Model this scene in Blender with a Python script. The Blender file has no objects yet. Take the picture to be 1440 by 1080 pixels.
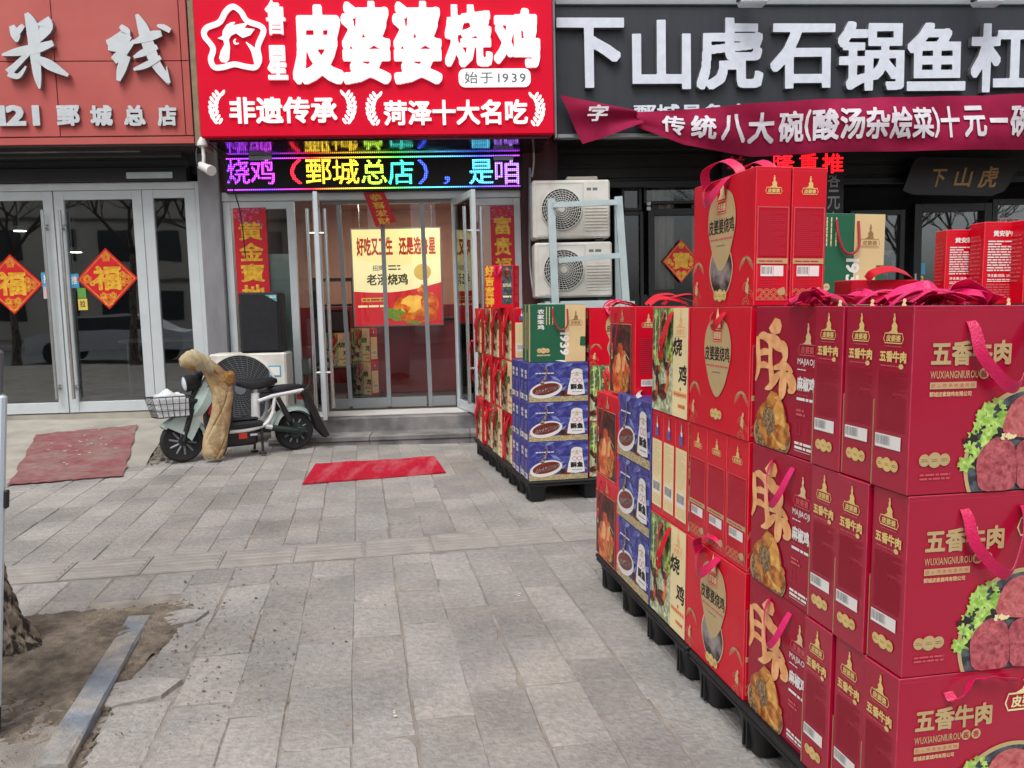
import bpy, math, random
import numpy as np
from mathutils import Matrix, Vector
rad = math.radians
scene = bpy.context.scene
C = scene.collection

# ------------------------------------------------------------------ camera
CAMH, PITCH, ROLL, FPX = 1.42, 5.5, 0.006, 1109.0
cam = bpy.data.objects.new('camera', bpy.data.cameras.new('camera'))
cam.data.sensor_width = 36
cam.data.lens = FPX / 1440 * 36
cam.data.clip_start = .05
cam.data.clip_end = 1500
CM = Matrix.Translation((0, 0, CAMH)) @ Matrix.Rotation(rad(90 - PITCH), 4, 'X') @ Matrix.Rotation(-ROLL, 4, 'Z')
cam.matrix_world = CM
C.objects.link(cam)
scene.camera = cam

# ------------------------------------------------------------------ light
SUN_EL, SUN_AZ = 58, 200          # azimuth of the sun, degrees clockwise from +Y
w = bpy.data.worlds.new('World')
scene.world = w
w.use_nodes = True
nt = w.node_tree
sky = nt.nodes.new('ShaderNodeTexSky')
sky.sky_type = 'NISHITA'
sky.sun_disc = False
sky.sun_elevation = rad(SUN_EL)
sky.sun_rotation = rad(SUN_AZ)
sky.air_density = 1.0
sky.dust_density = 4.0
hs = nt.nodes.new('ShaderNodeHueSaturation')
hs.inputs['Saturation'].default_value = .16
nt.links.new(sky.outputs[0], hs.inputs['Color'])
nt.links.new(hs.outputs[0], nt.nodes['Background'].inputs['Color'])
nt.nodes['Background'].inputs['Strength'].default_value = .15
sl = bpy.data.lights.new('sun', 'SUN')
sl.energy = 1.2
sl.angle = rad(30)
sl.color = (1, .965, .93)
so = bpy.data.objects.new('sun', sl)
sd = Vector((math.sin(rad(SUN_AZ)) * math.cos(rad(SUN_EL)), math.cos(rad(SUN_AZ)) * math.cos(rad(SUN_EL)), math.sin(rad(SUN_EL))))
so.rotation_euler = sd.to_track_quat('Z', 'Y').to_euler()
C.objects.link(so)
scene.view_settings.view_transform = 'Standard'
scene.view_settings.look = 'None'
scene.view_settings.exposure = 0.32
scene.view_settings.gamma = 1

# ------------------------------------------------------------------ materials
MATS = {}
def lin(c):
    return tuple((x / 255 / 12.92 if x / 255 <= .04045 else ((x / 255 + .055) / 1.055) ** 2.4) for x in c)

def mat(name, col, rough=.5, var=.1, sc=6, bump=0, bsc=80, metal=0, coat=0, col2=None, lo=.42, hi=.58, sc2=None, emit=0, spec=.5, island=0, det=5, stretch=None, stain=0):
    m = bpy.data.materials.new(name)
    m.use_nodes = True
    t = m.node_tree
    N, L = t.nodes, t.links
    b = N['Principled BSDF']
    b.inputs['Roughness'].default_value = rough
    b.inputs['Metallic'].default_value = metal
    b.inputs['Specular IOR Level'].default_value = spec
    if coat:
        b.inputs['Coat Weight'].default_value = coat
        b.inputs['Coat Roughness'].default_value = .12
    tc = N.new('ShaderNodeTexCoord')
    vec = tc.outputs['Object']
    if stretch:
        mp = N.new('ShaderNodeMapping')
        mp.inputs['Scale'].default_value = stretch
        L.new(vec, mp.inputs['Vector'])
        vec = mp.outputs[0]
    def noise(s, d=det):
        n = N.new('ShaderNodeTexNoise')
        n.inputs['Scale'].default_value = s
        n.inputs['Detail'].default_value = d
        L.new(vec, n.inputs['Vector'])
        return n.outputs['Fac']
    def mrange(src, a, bb, c, d):
        r = N.new('ShaderNodeMapRange')
        r.inputs[1].default_value, r.inputs[2].default_value, r.inputs[3].default_value, r.inputs[4].default_value = a, bb, c, d
        L.new(src, r.inputs[0])
        return r.outputs[0]
    c1 = (*lin(col), 1)
    if col2:
        mx = N.new('ShaderNodeMix')
        mx.data_type = 'RGBA'
        mx.inputs['A'].default_value = c1
        mx.inputs['B'].default_value = (*lin(col2), 1)
        L.new(mrange(noise(sc2 or sc), lo, hi, 0, 1), mx.inputs['Factor'])
        cs = mx.outputs['Result']
    else:
        rg = N.new('ShaderNodeRGB')
        rg.outputs[0].default_value = c1
        cs = rg.outputs[0]
    h = N.new('ShaderNodeHueSaturation')
    L.new(cs, h.inputs['Color'])
    v = mrange(noise(sc), .3, .7, 1 - var, 1 + var)
    if island:
        g = N.new('ShaderNodeNewGeometry')
        iv = mrange(g.outputs['Random Per Island'], 0, 1, 1 - island, 1 + island)
        ml = N.new('ShaderNodeMath')
        ml.operation = 'MULTIPLY'
        L.new(v, ml.inputs[0])
        L.new(iv, ml.inputs[1])
        v = ml.outputs[0]
    if stain:
        m3 = N.new('ShaderNodeMath')
        m3.operation = 'MULTIPLY'
        L.new(v, m3.inputs[0])
        L.new(mrange(noise(1.6, 8), .36, .56, 1 - stain, 1.03), m3.inputs[1])
        v = m3.outputs[0]
    L.new(v, h.inputs['Value'])
    L.new(h.outputs[0], b.inputs['Base Color'])
    if emit:
        L.new(h.outputs[0], b.inputs['Emission Color'])
        b.inputs['Emission Strength'].default_value = emit
    L.new(mrange(noise(sc * 2.3), .3, .7, max(.03, rough - .07), min(1, rough + .07)), b.inputs['Roughness'])
    if bump:
        bp = N.new('ShaderNodeBump')
        bp.inputs['Strength'].default_value = min(1, bump)
        bp.inputs['Distance'].default_value = .01
        L.new(noise(bsc, 6), bp.inputs['Height'])
        L.new(bp.outputs[0], b.inputs['Normal'])
    MATS[name] = m
    return m

def glassmat(name, tint, extra=0.0):
    m = bpy.data.materials.new(name)
    m.use_nodes = True
    t = m.node_tree
    N, L = t.nodes, t.links
    N.remove(N['Principled BSDF'])
    tr = N.new('ShaderNodeBsdfTransparent')
    tr.inputs[0].default_value = (*tint, 1)
    gl = N.new('ShaderNodeBsdfGlossy')
    gl.inputs['Roughness'].default_value = .015
    gl.inputs['Color'].default_value = (.95, .97, 1, 1)
    fr = N.new('ShaderNodeFresnel')
    fr.inputs[0].default_value = 1.6
    ad = N.new('ShaderNodeMath')
    ad.inputs[1].default_value = extra
    L.new(fr.outputs[0], ad.inputs[0])
    nz = N.new('ShaderNodeTexNoise')
    nz.inputs['Scale'].default_value = 1.3
    tc = N.new('ShaderNodeTexCoord')
    L.new(tc.outputs['Object'], nz.inputs['Vector'])
    bp = N.new('ShaderNodeBump')
    bp.inputs['Strength'].default_value = .05
    bp.inputs['Distance'].default_value = .02
    L.new(nz.outputs['Fac'], bp.inputs['Height'])
    L.new(bp.outputs[0], gl.inputs['Normal'])
    ms = N.new('ShaderNodeMixShader')
    L.new(ad.outputs[0], ms.inputs[0])
    L.new(tr.outputs[0], ms.inputs[1])
    L.new(gl.outputs[0], ms.inputs[2])
    L.new(ms.outputs[0], N['Material Output'].inputs[0])
    MATS[name] = m

def ledmat(name, cols, strength, x0=0, x1=1, pitch=.02):
    """dot-matrix emission; cols = list of sRGB colours spread from x0 to x1 of the object"""
    m = bpy.data.materials.new(name)
    m.use_nodes = True
    t = m.node_tree
    N, L = t.nodes, t.links
    b = N['Principled BSDF']
    b.inputs['Base Color'].default_value = (.01, .01, .01, 1)
    tc = N.new('ShaderNodeTexCoord')
    sx = N.new('ShaderNodeSeparateXYZ')
    L.new(tc.outputs['Object'], sx.inputs[0])
    mr = N.new('ShaderNodeMapRange')
    mr.inputs[1].default_value, mr.inputs[2].default_value = x0, x1
    L.new(sx.outputs['X'], mr.inputs[0])
    cr = N.new('ShaderNodeValToRGB')
    el = cr.color_ramp.elements
    while len(el) < len(cols):
        el.new(.5)
    for i, c in enumerate(cols):
        el[i].position = i / max(1, len(cols) - 1)
        el[i].color = (*lin(c), 1)
    L.new(mr.outputs[0], cr.inputs[0])
    outs = []
    for ax in 'XZ':
        a = N.new('ShaderNodeMath'); a.operation = 'MULTIPLY'; a.inputs[1].default_value = 2 * math.pi / pitch
        L.new(sx.outputs[ax], a.inputs[0])
        s = N.new('ShaderNodeMath'); s.operation = 'SINE'
        L.new(a.outputs[0], s.inputs[0])
        k = N.new('ShaderNodeMath'); k.operation = 'MULTIPLY_ADD'; k.inputs[1].default_value = .5; k.inputs[2].default_value = .5
        L.new(s.outputs[0], k.inputs[0])
        outs.append(k.outputs[0])
    p = N.new('ShaderNodeMath'); p.operation = 'MULTIPLY'
    L.new(outs[0], p.inputs[0]); L.new(outs[1], p.inputs[1])
    q = N.new('ShaderNodeMath'); q.operation = 'MULTIPLY_ADD'; q.inputs[1].default_value = strength * 2.4; q.inputs[2].default_value = strength * .15
    L.new(p.outputs[0], q.inputs[0])
    L.new(cr.outputs[0], b.inputs['Emission Color'])
    L.new(q.outputs[0], b.inputs['Emission Strength'])
    MATS[name] = m

# ground
mat('slab', (148, 146, 143), .84, .16, 34, .9, 60, col2=(160, 155, 149), lo=.40, hi=.64, sc2=2.6, island=.13, det=10, spec=.2, stain=.20)
mat('sand', (158, 151, 141), .95, .24, 9, .8, 160, col2=(134, 128, 122), sc2=2, lo=.35, hi=.65)
mat('tactile', (154, 149, 141), .82, .14, 6, .6, 70, col2=(146, 142, 138), sc2=1.1, lo=.3, hi=.7, island=.07)
mat('soil', (130, 119, 105), .97, .34, 26, 1, 90, col2=(92, 83, 73), sc2=6, lo=.38, hi=.64, det=10)
mat('earth_dark', (96, 84, 72), .95, .3, 30)
mat('kerbstone', (118, 126, 136), .75, .25, 14, .8, 70, col2=(156, 150, 140), sc2=4, lo=.42, hi=.62, det=9)
mat('concrete', (170, 164, 152), .85, .14, 4, .5, 60, col2=(146, 143, 136), sc2=1.5, lo=.35, hi=.7)
mat('concrete_broken', (130, 124, 114), .95, .3, 14, 1, 40, col2=(86, 80, 72), sc2=16)
mat('asphalt', (88, 88, 90), .9, .1, 3, .5, 200)
mat('old_carpet', (140, 86, 88), .97, .24, 14, .9, 160, col2=(142, 112, 106), sc2=3.2, lo=.42, hi=.62, det=9)
mat('mat_red', (206, 40, 64), .95, .18, 9, .9, 200, col2=(212, 104, 116), sc2=1.2, lo=.47, hi=.68, det=9, stretch=(6, 1.2, 1), spec=.1)
mat('leaf_litter', (128, 104, 78), .9, .25, 30, island=.35)
mat('bits_white', (215, 210, 200), .8, .1, 20)
mat('step_stone', (132, 129, 128), .6, .2, 7, .4, 80, col2=(98, 97, 98), sc2=3, island=.08)
mat('step_light', (196, 196, 194), .5, .08, 5, .2, 80)
# facade
mat('sign_pink', (190, 98, 92), .5, .06, 2, .05, 40, col2=(182, 88, 84), sc2=.8, spec=.3)
mat('seam', (40, 30, 30), .9)
mat('sign_red', (222, 2, 46), .5, .03, 3, spec=.15)
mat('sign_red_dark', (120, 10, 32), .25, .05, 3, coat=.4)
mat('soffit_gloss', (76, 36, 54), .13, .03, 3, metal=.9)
mat('sign_slate', (42, 46, 54), .55, .1, 2, .2, 30, stretch=(6, 1, 1))
mat('letter_white', (246, 246, 246), .4, .02, emit=.55)
mat('letter_lit', (250, 248, 248), .4, .02, emit=.32)
mat('letter_side', (150, 152, 156), .35, .06, metal=.6)
mat('letter_silver', (206, 212, 216), .38, .05, 9, .1, 60, metal=.25)
mat('letter_pale', (214, 220, 232), .35, .07, 12, .15, 90, metal=.15)
mat('steel_dark', (62, 65, 67), .5, .12, 3, metal=.3, stretch=(1, 1, 8))
mat('steel_darker', (30, 32, 34), .5, .15, 3)
mat('alu', (200, 207, 210), .42, .05, 5, .06, 60, metal=.15)
mat('alu_grey', (150, 155, 158), .4, .06, 5, metal=.4)
mat('chrome', (205, 208, 208), .2, .05, 8, metal=.9)
mat('render_grey', (142, 142, 146), .75, .1, 3, .25, 40, col2=(122, 122, 126), sc2=1.3, lo=.35, hi=.7, stretch=(3, 3, 1))
mat('maroon_wall', (74, 38, 38), .6, .14, 3, .2, 40)
mat('tan_edge', (150, 134, 108), .8, .2, 10, .3, 60)
mat('black_wood', (24, 25, 28), .4, .18, 4, .1, 60, stretch=(1, 1, 5))
mat('black_wood_carved', (30, 26, 27), .45, .25, 6, .2, 60)
mat('plaque_black', (34, 30, 30), .35, .15, 4, .15, 60)
mat('gold_dull', (172, 136, 86), .45, .15, 20, metal=.5)
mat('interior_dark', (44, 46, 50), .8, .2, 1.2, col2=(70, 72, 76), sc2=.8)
mat('interior_floor', (80, 78, 76), .4, .1, 2)
mat('interior_maroon', (146, 34, 48), .55, .14, 2, coat=.2)
mat('interior_pink', (214, 166, 148), .7, .08, 2)
mat('curtain_cloth', (190, 178, 166), .9, .12, 4, .2, 60, stretch=(12, 12, 1))
mat('plant_leaf', (58, 78, 56), .6, .3, 30, island=.4)
mat('frosted', (178, 196, 190), .4, .06, 3)
glassmat('glass', (.76, .80, .79), .10)
glassmat('glass_plain', (.80, .83, .82), .0)
glassmat('glass_clear', (.93, .95, .94), .01)
glassmat('pvc', (.93, .92, .90), .015)
mat('lamp_glow', (255, 244, 226), .5, 0, emit=26)
mat('black_box', (14, 14, 16), .5, .1)
# decorations
mat('fu_red', (206, 16, 30), .5, .1, 12, .1, 90)
mat('fu_gold', (232, 186, 58), .4, .12, 25, col2=(210, 150, 40), sc2=22)
mat('couplet_red', (196, 14, 36), .5, .08, 8)
mat('flower_pink', (206, 100, 130), .6, .3, 60, col2=(140, 40, 70), sc2=50)
mat('sticker_blue', (70, 158, 196), .5, .05)
mat('sticker_green', (96, 160, 70), .5, .05)
mat('sticker_yellow', (226, 200, 92), .5, .05)
mat('paper_white', (228, 228, 222), .6, .04)
mat('paper_pink', (206, 176, 180), .6, .04)
mat('ink', (26, 22, 22), .6, .05)
mat('ink_grey', (104, 112, 112), .6, .05)
mat('banner', (134, 10, 52), .8, .12, 3, .15, 240, col2=(148, 24, 66), sc2=1.4, spec=.2)
mat('banner_text', (212, 206, 214), .8, .06, 9)
# appliances
mat('ac_white', (214, 212, 204), .5, .07, 4, .05, 50, col2=(196, 192, 182), sc2=3)
mat('ac_grille', (196, 196, 190), .45, .05)
mat('wire_grey', (104, 108, 112), .5, .05)
mat('ac_dark', (34, 35, 38), .6, .15, 5)
mat('galv', (188, 204, 206), .38, .08, 8, metal=.35)
mat('speaker_black', (28, 30, 33), .65, .1, 5, .4, 300)
mat('speaker_cloth', (34, 36, 40), .9, .1, 5, .7, 500)
mat('teal_label', (86, 160, 164), .4, .05)
mat('cctv_white', (225, 226, 224), .35, .04)
mat('cable', (28, 28, 30), .6)
mat('stand_white', (205, 222, 232), .35, .05, 2)
mat('stand_grey', (92, 98, 106), .5, .06)
# scooter
mat('sage', (170, 188, 182), .35, .06, 5, coat=.3)
mat('tyre', (30, 30, 33), .8, .15, 8, .5, 120)
mat('plastic_black', (26, 27, 29), .5, .12, 6, .1, 100)
mat('saddle', (32, 33, 38), .45, .1, 8, .2, 160)
mat('white_paint', (214, 218, 218), .35, .06)
mat('motor_green', (34, 52, 48), .45, .1)
mat('rim_grey', (126, 128, 132), .4, .1, metal=.3)
mat('tan_quilt', (178, 156, 120), .85, .16, 14, 1, 40, col2=(158, 128, 90), sc2=4, lo=.4, hi=.62, det=8, spec=.2)
mat('tan_quilt_pale', (172, 161, 130), .85, .14, 9, 1, 26, col2=(168, 152, 116), sc2=4)
mat('fleece_brown', (150, 110, 56), .95, .3, 30, .9, 160)
mat('bag_red', (150, 18, 48), .5, .1)
mat('bundle_white', (208, 212, 214), .5, .08, 8, .5, 22)
mat('lens', (214, 220, 224), .12, .05, metal=.1)
mat('emblem_red', (200, 60, 40), .4)
# trees
mat('bark', (134, 122, 108), .95, .4, 34, 1, 50, col2=(50, 44, 40), sc2=40, lo=.46, hi=.56, stretch=(1, 1, .35), det=10)
mat('twig', (62, 54, 48), .9, .2, 4)
mat('facade_far', (196, 190, 182), .8, .1, .5)
mat('facade_far_band', (110, 104, 100), .8, .1, .5)
mat('far_window', (40, 46, 54), .15, .2, .6)
# packaging
mat('beef_red', (168, 9, 50), .34, .06, 3, .22, 7, coat=.5, spec=.4)
mat('chick_red', (210, 3, 36), .36, .06, 3, .22, 7, coat=.14, spec=.3)
mat('majiao_red', (160, 8, 46), .36, .06, 3, .22, 7, coat=.2, spec=.3)
mat('edge_crimson', (178, 52, 78), .5, .25, 30)
mat('edge_red', (222, 60, 70), .5, .25, 30)
mat('edge_green', (70, 130, 104), .5, .2, 30)
mat('red_dim', (184, 8, 40), .4, .05, spec=.3)
mat('red_dark_print', (148, 8, 42), .4, .05, spec=.3)
mat('print_gold', (214, 180, 130), .4, .06, 12)
mat('print_gold_y', (226, 196, 122), .4, .08, 30)
mat('print_khaki', (190, 164, 118), .45, .05, 10)
mat('print_orange', (232, 164, 104), .45, .1, 14, col2=(244, 186, 130), sc2=30)
mat('print_rose', (206, 84, 92), .45, .05)
mat('print_rose_dim', (176, 44, 66), .45, .05)
mat('print_white', (234, 230, 226), .45, .04)
mat('print_cream', (238, 220, 168), .45, .05, 6)
mat('print_tan', (222, 192, 142), .45, .05, 6)
mat('print_beef', (186, 92, 100), .45, .26, 150, col2=(146, 56, 64), sc2=60, lo=.45, hi=.66)
mat('print_beef_top', (198, 106, 108), .45, .24, 150, col2=(166, 66, 72), sc2=46, lo=.45, hi=.7)
mat('print_lettuce', (136, 184, 70), .45, .3, 60, col2=(186, 216, 116), sc2=50)
mat('print_leaf_pale', (190, 216, 120), .45, .3, 60, col2=(150, 190, 84), sc2=70)
mat('print_slate', (84, 92, 98), .45, .3, 60, col2=(46, 50, 58), sc2=40)
mat('print_shadow', (44, 34, 34), .5, .2, 40)
mat('print_chicken', (206, 138, 60), .4, .25, 26, col2=(150, 78, 26), sc2=30)
mat('print_chicken_hi', (234, 182, 96), .4, .2, 40, col2=(214, 148, 66), sc2=30)
mat('print_roast', (196, 72, 34), .4, .3, 26, col2=(236, 136, 70), sc2=22, lo=.45, hi=.62)
mat('print_spice', (92, 68, 44), .5, .45, 120, col2=(160, 130, 92), sc2=130)
mat('print_wood', (74, 110, 52), .5, .5, 40, col2=(186, 196, 160), sc2=46, lo=.5, hi=.7)
mat('print_grass', (146, 158, 110), .5, .35, 50, col2=(206, 208, 178), sc2=40)
mat('print_rooster', (120, 56, 34), .5, .4, 60, col2=(44, 26, 24), sc2=44)
mat('print_dark', (52, 34, 30), .45, .4, 22, col2=(96, 40, 34), sc2=24)
mat('print_navy', (52, 50, 124), .45, .15, 16, col2=(70, 72, 150), sc2=24)
mat('print_leaf_blue', (132, 142, 200), .45, .15, 20)
mat('print_leaf_mid', (84, 92, 168), .45, .15, 20)
mat('print_weave', (196, 180, 140), .5, .3, 90, col2=(156, 138, 96), sc2=120)
mat('print_plate', (226, 224, 222), .35, .06)
mat('print_sauce', (136, 54, 44), .4, .3, 60, col2=(96, 36, 32), sc2=60)
mat('print_fish', (92, 76, 72), .4, .5, 120, col2=(176, 160, 150), sc2=140, lo=.45, hi=.62)
mat('print_green', (28, 96, 66), .45, .06, 5)
mat('print_figure_blue', (80, 96, 160), .5, .3, 90)
mat('window_foil', (170, 160, 160), .18, .4, 16, col2=(54, 40, 48), sc2=11, metal=.5)
mat('ribbon_pink', (206, 18, 84), .38, .10, 30, .25, 200)
mat('ribbon_red', (200, 8, 36), .42, .10, 30, .25, 200)
mat('ribbon_magenta', (220, 28, 104), .35, .10, 30, .25, 200)
mat('cord_red', (170, 30, 50), .6, .1)
mat('pallet_black', (20, 21, 23), .55, .2, 6, .2, 60)
mat('tape', (206, 206, 206), .3)
# poster
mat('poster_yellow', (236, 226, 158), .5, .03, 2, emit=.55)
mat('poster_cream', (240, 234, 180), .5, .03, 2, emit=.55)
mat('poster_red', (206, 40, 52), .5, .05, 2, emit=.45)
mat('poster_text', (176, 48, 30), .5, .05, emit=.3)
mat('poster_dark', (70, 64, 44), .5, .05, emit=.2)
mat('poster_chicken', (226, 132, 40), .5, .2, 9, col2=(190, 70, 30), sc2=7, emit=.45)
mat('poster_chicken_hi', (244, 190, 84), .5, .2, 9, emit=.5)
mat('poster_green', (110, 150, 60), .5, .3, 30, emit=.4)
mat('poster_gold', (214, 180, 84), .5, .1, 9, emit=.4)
LVI, LRE, LYE, LGR, LBL, LCY = (190, 60, 255), (255, 40, 60), (255, 220, 60), (90, 255, 90), (70, 90, 255), (90, 210, 255)

# ------------------------------------------------------------------ text
TM = {}
def tmesh(s):
    """flat mesh of a string in Blender's built-in font: verts (n,2), faces"""
    if s not in TM:
        c = bpy.data.curves.new('txt', 'FONT')
        c.body = s
        c.resolution_u = 2
        o = bpy.data.objects.new('txt', c)
        C.objects.link(o)
        dg = bpy.context.evaluated_depsgraph_get()
        me = bpy.data.meshes.new_from_object(o.evaluated_get(dg))
        v = np.array([x.co[:2] for x in me.vertices]).reshape(-1, 2)
        f = [tuple(p.vertices) for p in me.polygons]
        bpy.data.objects.remove(o)
        bpy.data.curves.remove(c)
        bpy.data.meshes.remove(me)
        TM[s] = (v, f)
    return TM[s]

BG = {}
RES = 116
def bold_glyph(ch, r):
    """emboldened glyph: raster, dilate by r em, trace, fill -> (verts, faces, loops)"""
    k = (ch, round(r, 4))
    if k in BG:
        return BG[k]
    v, f = tmesh(ch)
    if len(v) == 0:
        BG[k] = (np.zeros((0, 2)), [], [], .35)
        return BG[k]
    pad = int(r * RES) + 6
    mn = v.min(0)
    q = (v - mn) * RES + pad
    W, H = (np.ceil(q.max(0)).astype(int) + pad + 2)
    g = np.zeros((H, W), bool)
    for p in f:
        for i in range(1, len(p) - 1):
            a, b, c = q[p[0]], q[p[i]], q[p[i + 1]]
            lo = np.floor(np.minimum(np.minimum(a, b), c)).astype(int)
            hi = np.ceil(np.maximum(np.maximum(a, b), c)).astype(int) + 1
            xs, ys = np.meshgrid(np.arange(lo[0], hi[0]), np.arange(lo[1], hi[1]))
            d = lambda p1, p2: (p2[0] - p1[0]) * (ys - p1[1]) - (p2[1] - p1[1]) * (xs - p1[0])
            e1, e2, e3 = d(a, b), d(b, c), d(c, a)
            ins = ((e1 >= -.01) & (e2 >= -.01) & (e3 >= -.01)) | ((e1 <= .01) & (e2 <= .01) & (e3 <= .01))
            g[lo[1]:hi[1], lo[0]:hi[0]] |= ins
    rr = r * RES
    n = int(math.ceil(rr))
    out = g.copy()
    for dy in range(-n, n + 1):
        for dx in range(-n, n + 1):
            if max(abs(dx), abs(dy)) <= rr + .2 and abs(dx) + abs(dy) <= 1.75 * rr + .3:
                out |= np.roll(np.roll(g, dy, 0), dx, 1)
    fld = out.astype(float)
    for ax in (0, 1):
        fld = (np.roll(fld, 1, ax) + 2 * fld + np.roll(fld, -1, ax)) / 4
    loops = contour(fld, .5)
    loops = [simplify(l, .42) for l in loops]
    loops = [l for l in loops if len(l) >= 3]
    ll = [[((x - pad) / RES + mn[0], (y - pad) / RES + mn[1]) for x, y in l] for l in loops]
    fv, ff = fill(ll)
    def area(V_, F_):
        t_ = 0
        for p_ in F_:
            for i_ in range(1, len(p_) - 1):
                (ax_, ay_), (bx_, by_), (cx_, cy_) = V_[p_[0]], V_[p_[i_]], V_[p_[i_ + 1]]
                t_ += abs((bx_ - ax_) * (cy_ - ay_) - (by_ - ay_) * (cx_ - ax_)) / 2
        return t_
    want = abs(sum(sum(l[i_ - 1][0] * l[i_][1] - l[i_][0] * l[i_ - 1][1] for i_ in range(len(l))) / 2 for l in ll))
    if abs(area(fv, ff) - want) > .03 * want:
        if r > .012:
            BG[k] = bold_glyph(ch, r * .8)
            return BG[k]
        fv, ff, ll = v, f, []
    adv = v[:, 0].max() + .06 if ord(ch) < 0x2000 else 1.0
    BG[k] = (fv, ff, ll, adv)
    return BG[k]

def contour(F, t):
    H, W = F.shape
    nxt = {}
    def ip(p, q):
        a, b = F[p[1], p[0]], F[q[1], q[0]]
        s = (t - a) / (b - a)
        return (p, q) if p < q else (q, p), (p[0] + (q[0] - p[0]) * s, p[1] + (q[1] - p[1]) * s)
    B = F > t
    idx = np.argwhere((B[:-1, :-1].astype(int) + B[1:, :-1] + B[:-1, 1:] + B[1:, 1:]) % 4 != 0)
    pos = {}
    for y, x in idx:
        cs = [(x, y), (x + 1, y), (x + 1, y + 1), (x, y + 1)]
        s = [B[c[1], c[0]] for c in cs]
        outs, ins = [], []
        for i in range(4):
            a, b = cs[i], cs[(i + 1) % 4]
            if s[i] != s[(i + 1) % 4]:
                k, pt = ip(a, b)
                pos[k] = pt
                (outs if s[i] else ins).append((i, k))
        if len(outs) == 1:
            nxt[outs[0][1]] = ins[0][1]
        else:
            for i, k in outs:
                m = min(ins, key=lambda z: (z[0] - i) % 4)
                nxt[k] = m[1]
    loops = []
    while nxt:
        k0, k = next(iter(nxt.items()))
        del nxt[k0]
        l = [pos[k0]]
        while k != k0 and k in nxt:
            l.append(pos[k])
            k = nxt.pop(k)
        loops.append(l)
    return loops

def simplify(l, tol):
    if len(l) < 8:
        return []
    P = np.array(l)
    i0 = 0
    i1 = int(np.argmax(((P - P[0]) ** 2).sum(1)))
    def dp(idx):
        a, b = P[idx[0]], P[idx[-1]]
        if len(idx) < 3:
            return [idx[0]]
        d = b - a
        n = math.hypot(*d) or 1e-9
        q = P[idx[1:-1]] - a
        dist = abs(d[0] * q[:, 1] - d[1] * q[:, 0]) / n
        m = int(np.argmax(dist))
        if dist[m] < tol:
            return [idx[0]]
        return dp(idx[:m + 2]) + dp(idx[m + 1:])
    n = len(P)
    ia = list(range(i0, i1 + 1))
    ib = list(range(i1, n)) + [0]
    return [tuple(P[i]) for i in dp(ia) + dp(ib)]

def fill(loops):
    c = bpy.data.curves.new('f', 'CURVE')
    c.dimensions = '2D'
    c.fill_mode = 'FRONT'
    for l in loops:
        s = c.splines.new('POLY')
        s.points.add(len(l) - 1)
        for p, (x, y) in zip(s.points, l):
            p.co = (x, y, 0, 1)
        s.use_cyclic_u = True
    o = bpy.data.objects.new('f', c)
    C.objects.link(o)
    me = bpy.data.meshes.new_from_object(o.evaluated_get(bpy.context.evaluated_depsgraph_get()))
    v = np.array([x.co[:2] for x in me.vertices]).reshape(-1, 2)
    f = [tuple(p.vertices) for p in me.polygons]
    bpy.data.objects.remove(o)
    bpy.data.curves.remove(c)
    bpy.data.meshes.remove(me)
    return v, f

# ------------------------------------------------------------------ geometry helpers
class Pl:
    """a plane in local space: origin, x axis, y axis; normal = towards the viewer"""
    def __init__(s, o, x, y):
        s.o, s.x, s.y = (np.array(a, float) for a in (o, x, y))
        s.n = np.cross(s.x, s.y)
        s.n /= np.linalg.norm(s.n)
    def pt(s, a, b, l=0):
        return s.o + s.x * a + s.y * b + s.n * l

def clip(pts, x0, y0, x1, y1):
    for ax, lim, sg in ((0, x0, 1), (0, x1, -1), (1, y0, 1), (1, y1, -1)):
        out = []
        for i in range(len(pts)):
            a, b = pts[i - 1], pts[i]
            ia, ib = sg * (a[ax] - lim) >= 0, sg * (b[ax] - lim) >= 0
            if ia != ib:
                s = (lim - a[ax]) / (b[ax] - a[ax])
                out.append((a[0] + (b[0] - a[0]) * s, a[1] + (b[1] - a[1]) * s))
            if ib:
                out.append(b)
        pts = out
        if not pts:
            return []
    return pts

def smooth(pts, n=6, closed=False):
    P = [np.array(p, float) for p in pts]
    m = len(P)
    out = []
    for i in range(m if closed else m - 1):
        p1, p2 = P[i], P[(i + 1) % m]
        p0 = P[i - 1] if (i > 0 or closed) else p1
        p3 = P[(i + 2) % m] if (i + 2 < m or closed) else p2
        for k in range(n):
            t = k / n
            out.append(.5 * ((2 * p1) + (p2 - p0) * t + (2 * p0 - 5 * p1 + 4 * p2 - p3) * t * t + (3 * p1 - p0 - 3 * p2 + p3) * t ** 3))
    if not closed:
        out.append(P[-1])
    return out

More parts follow.
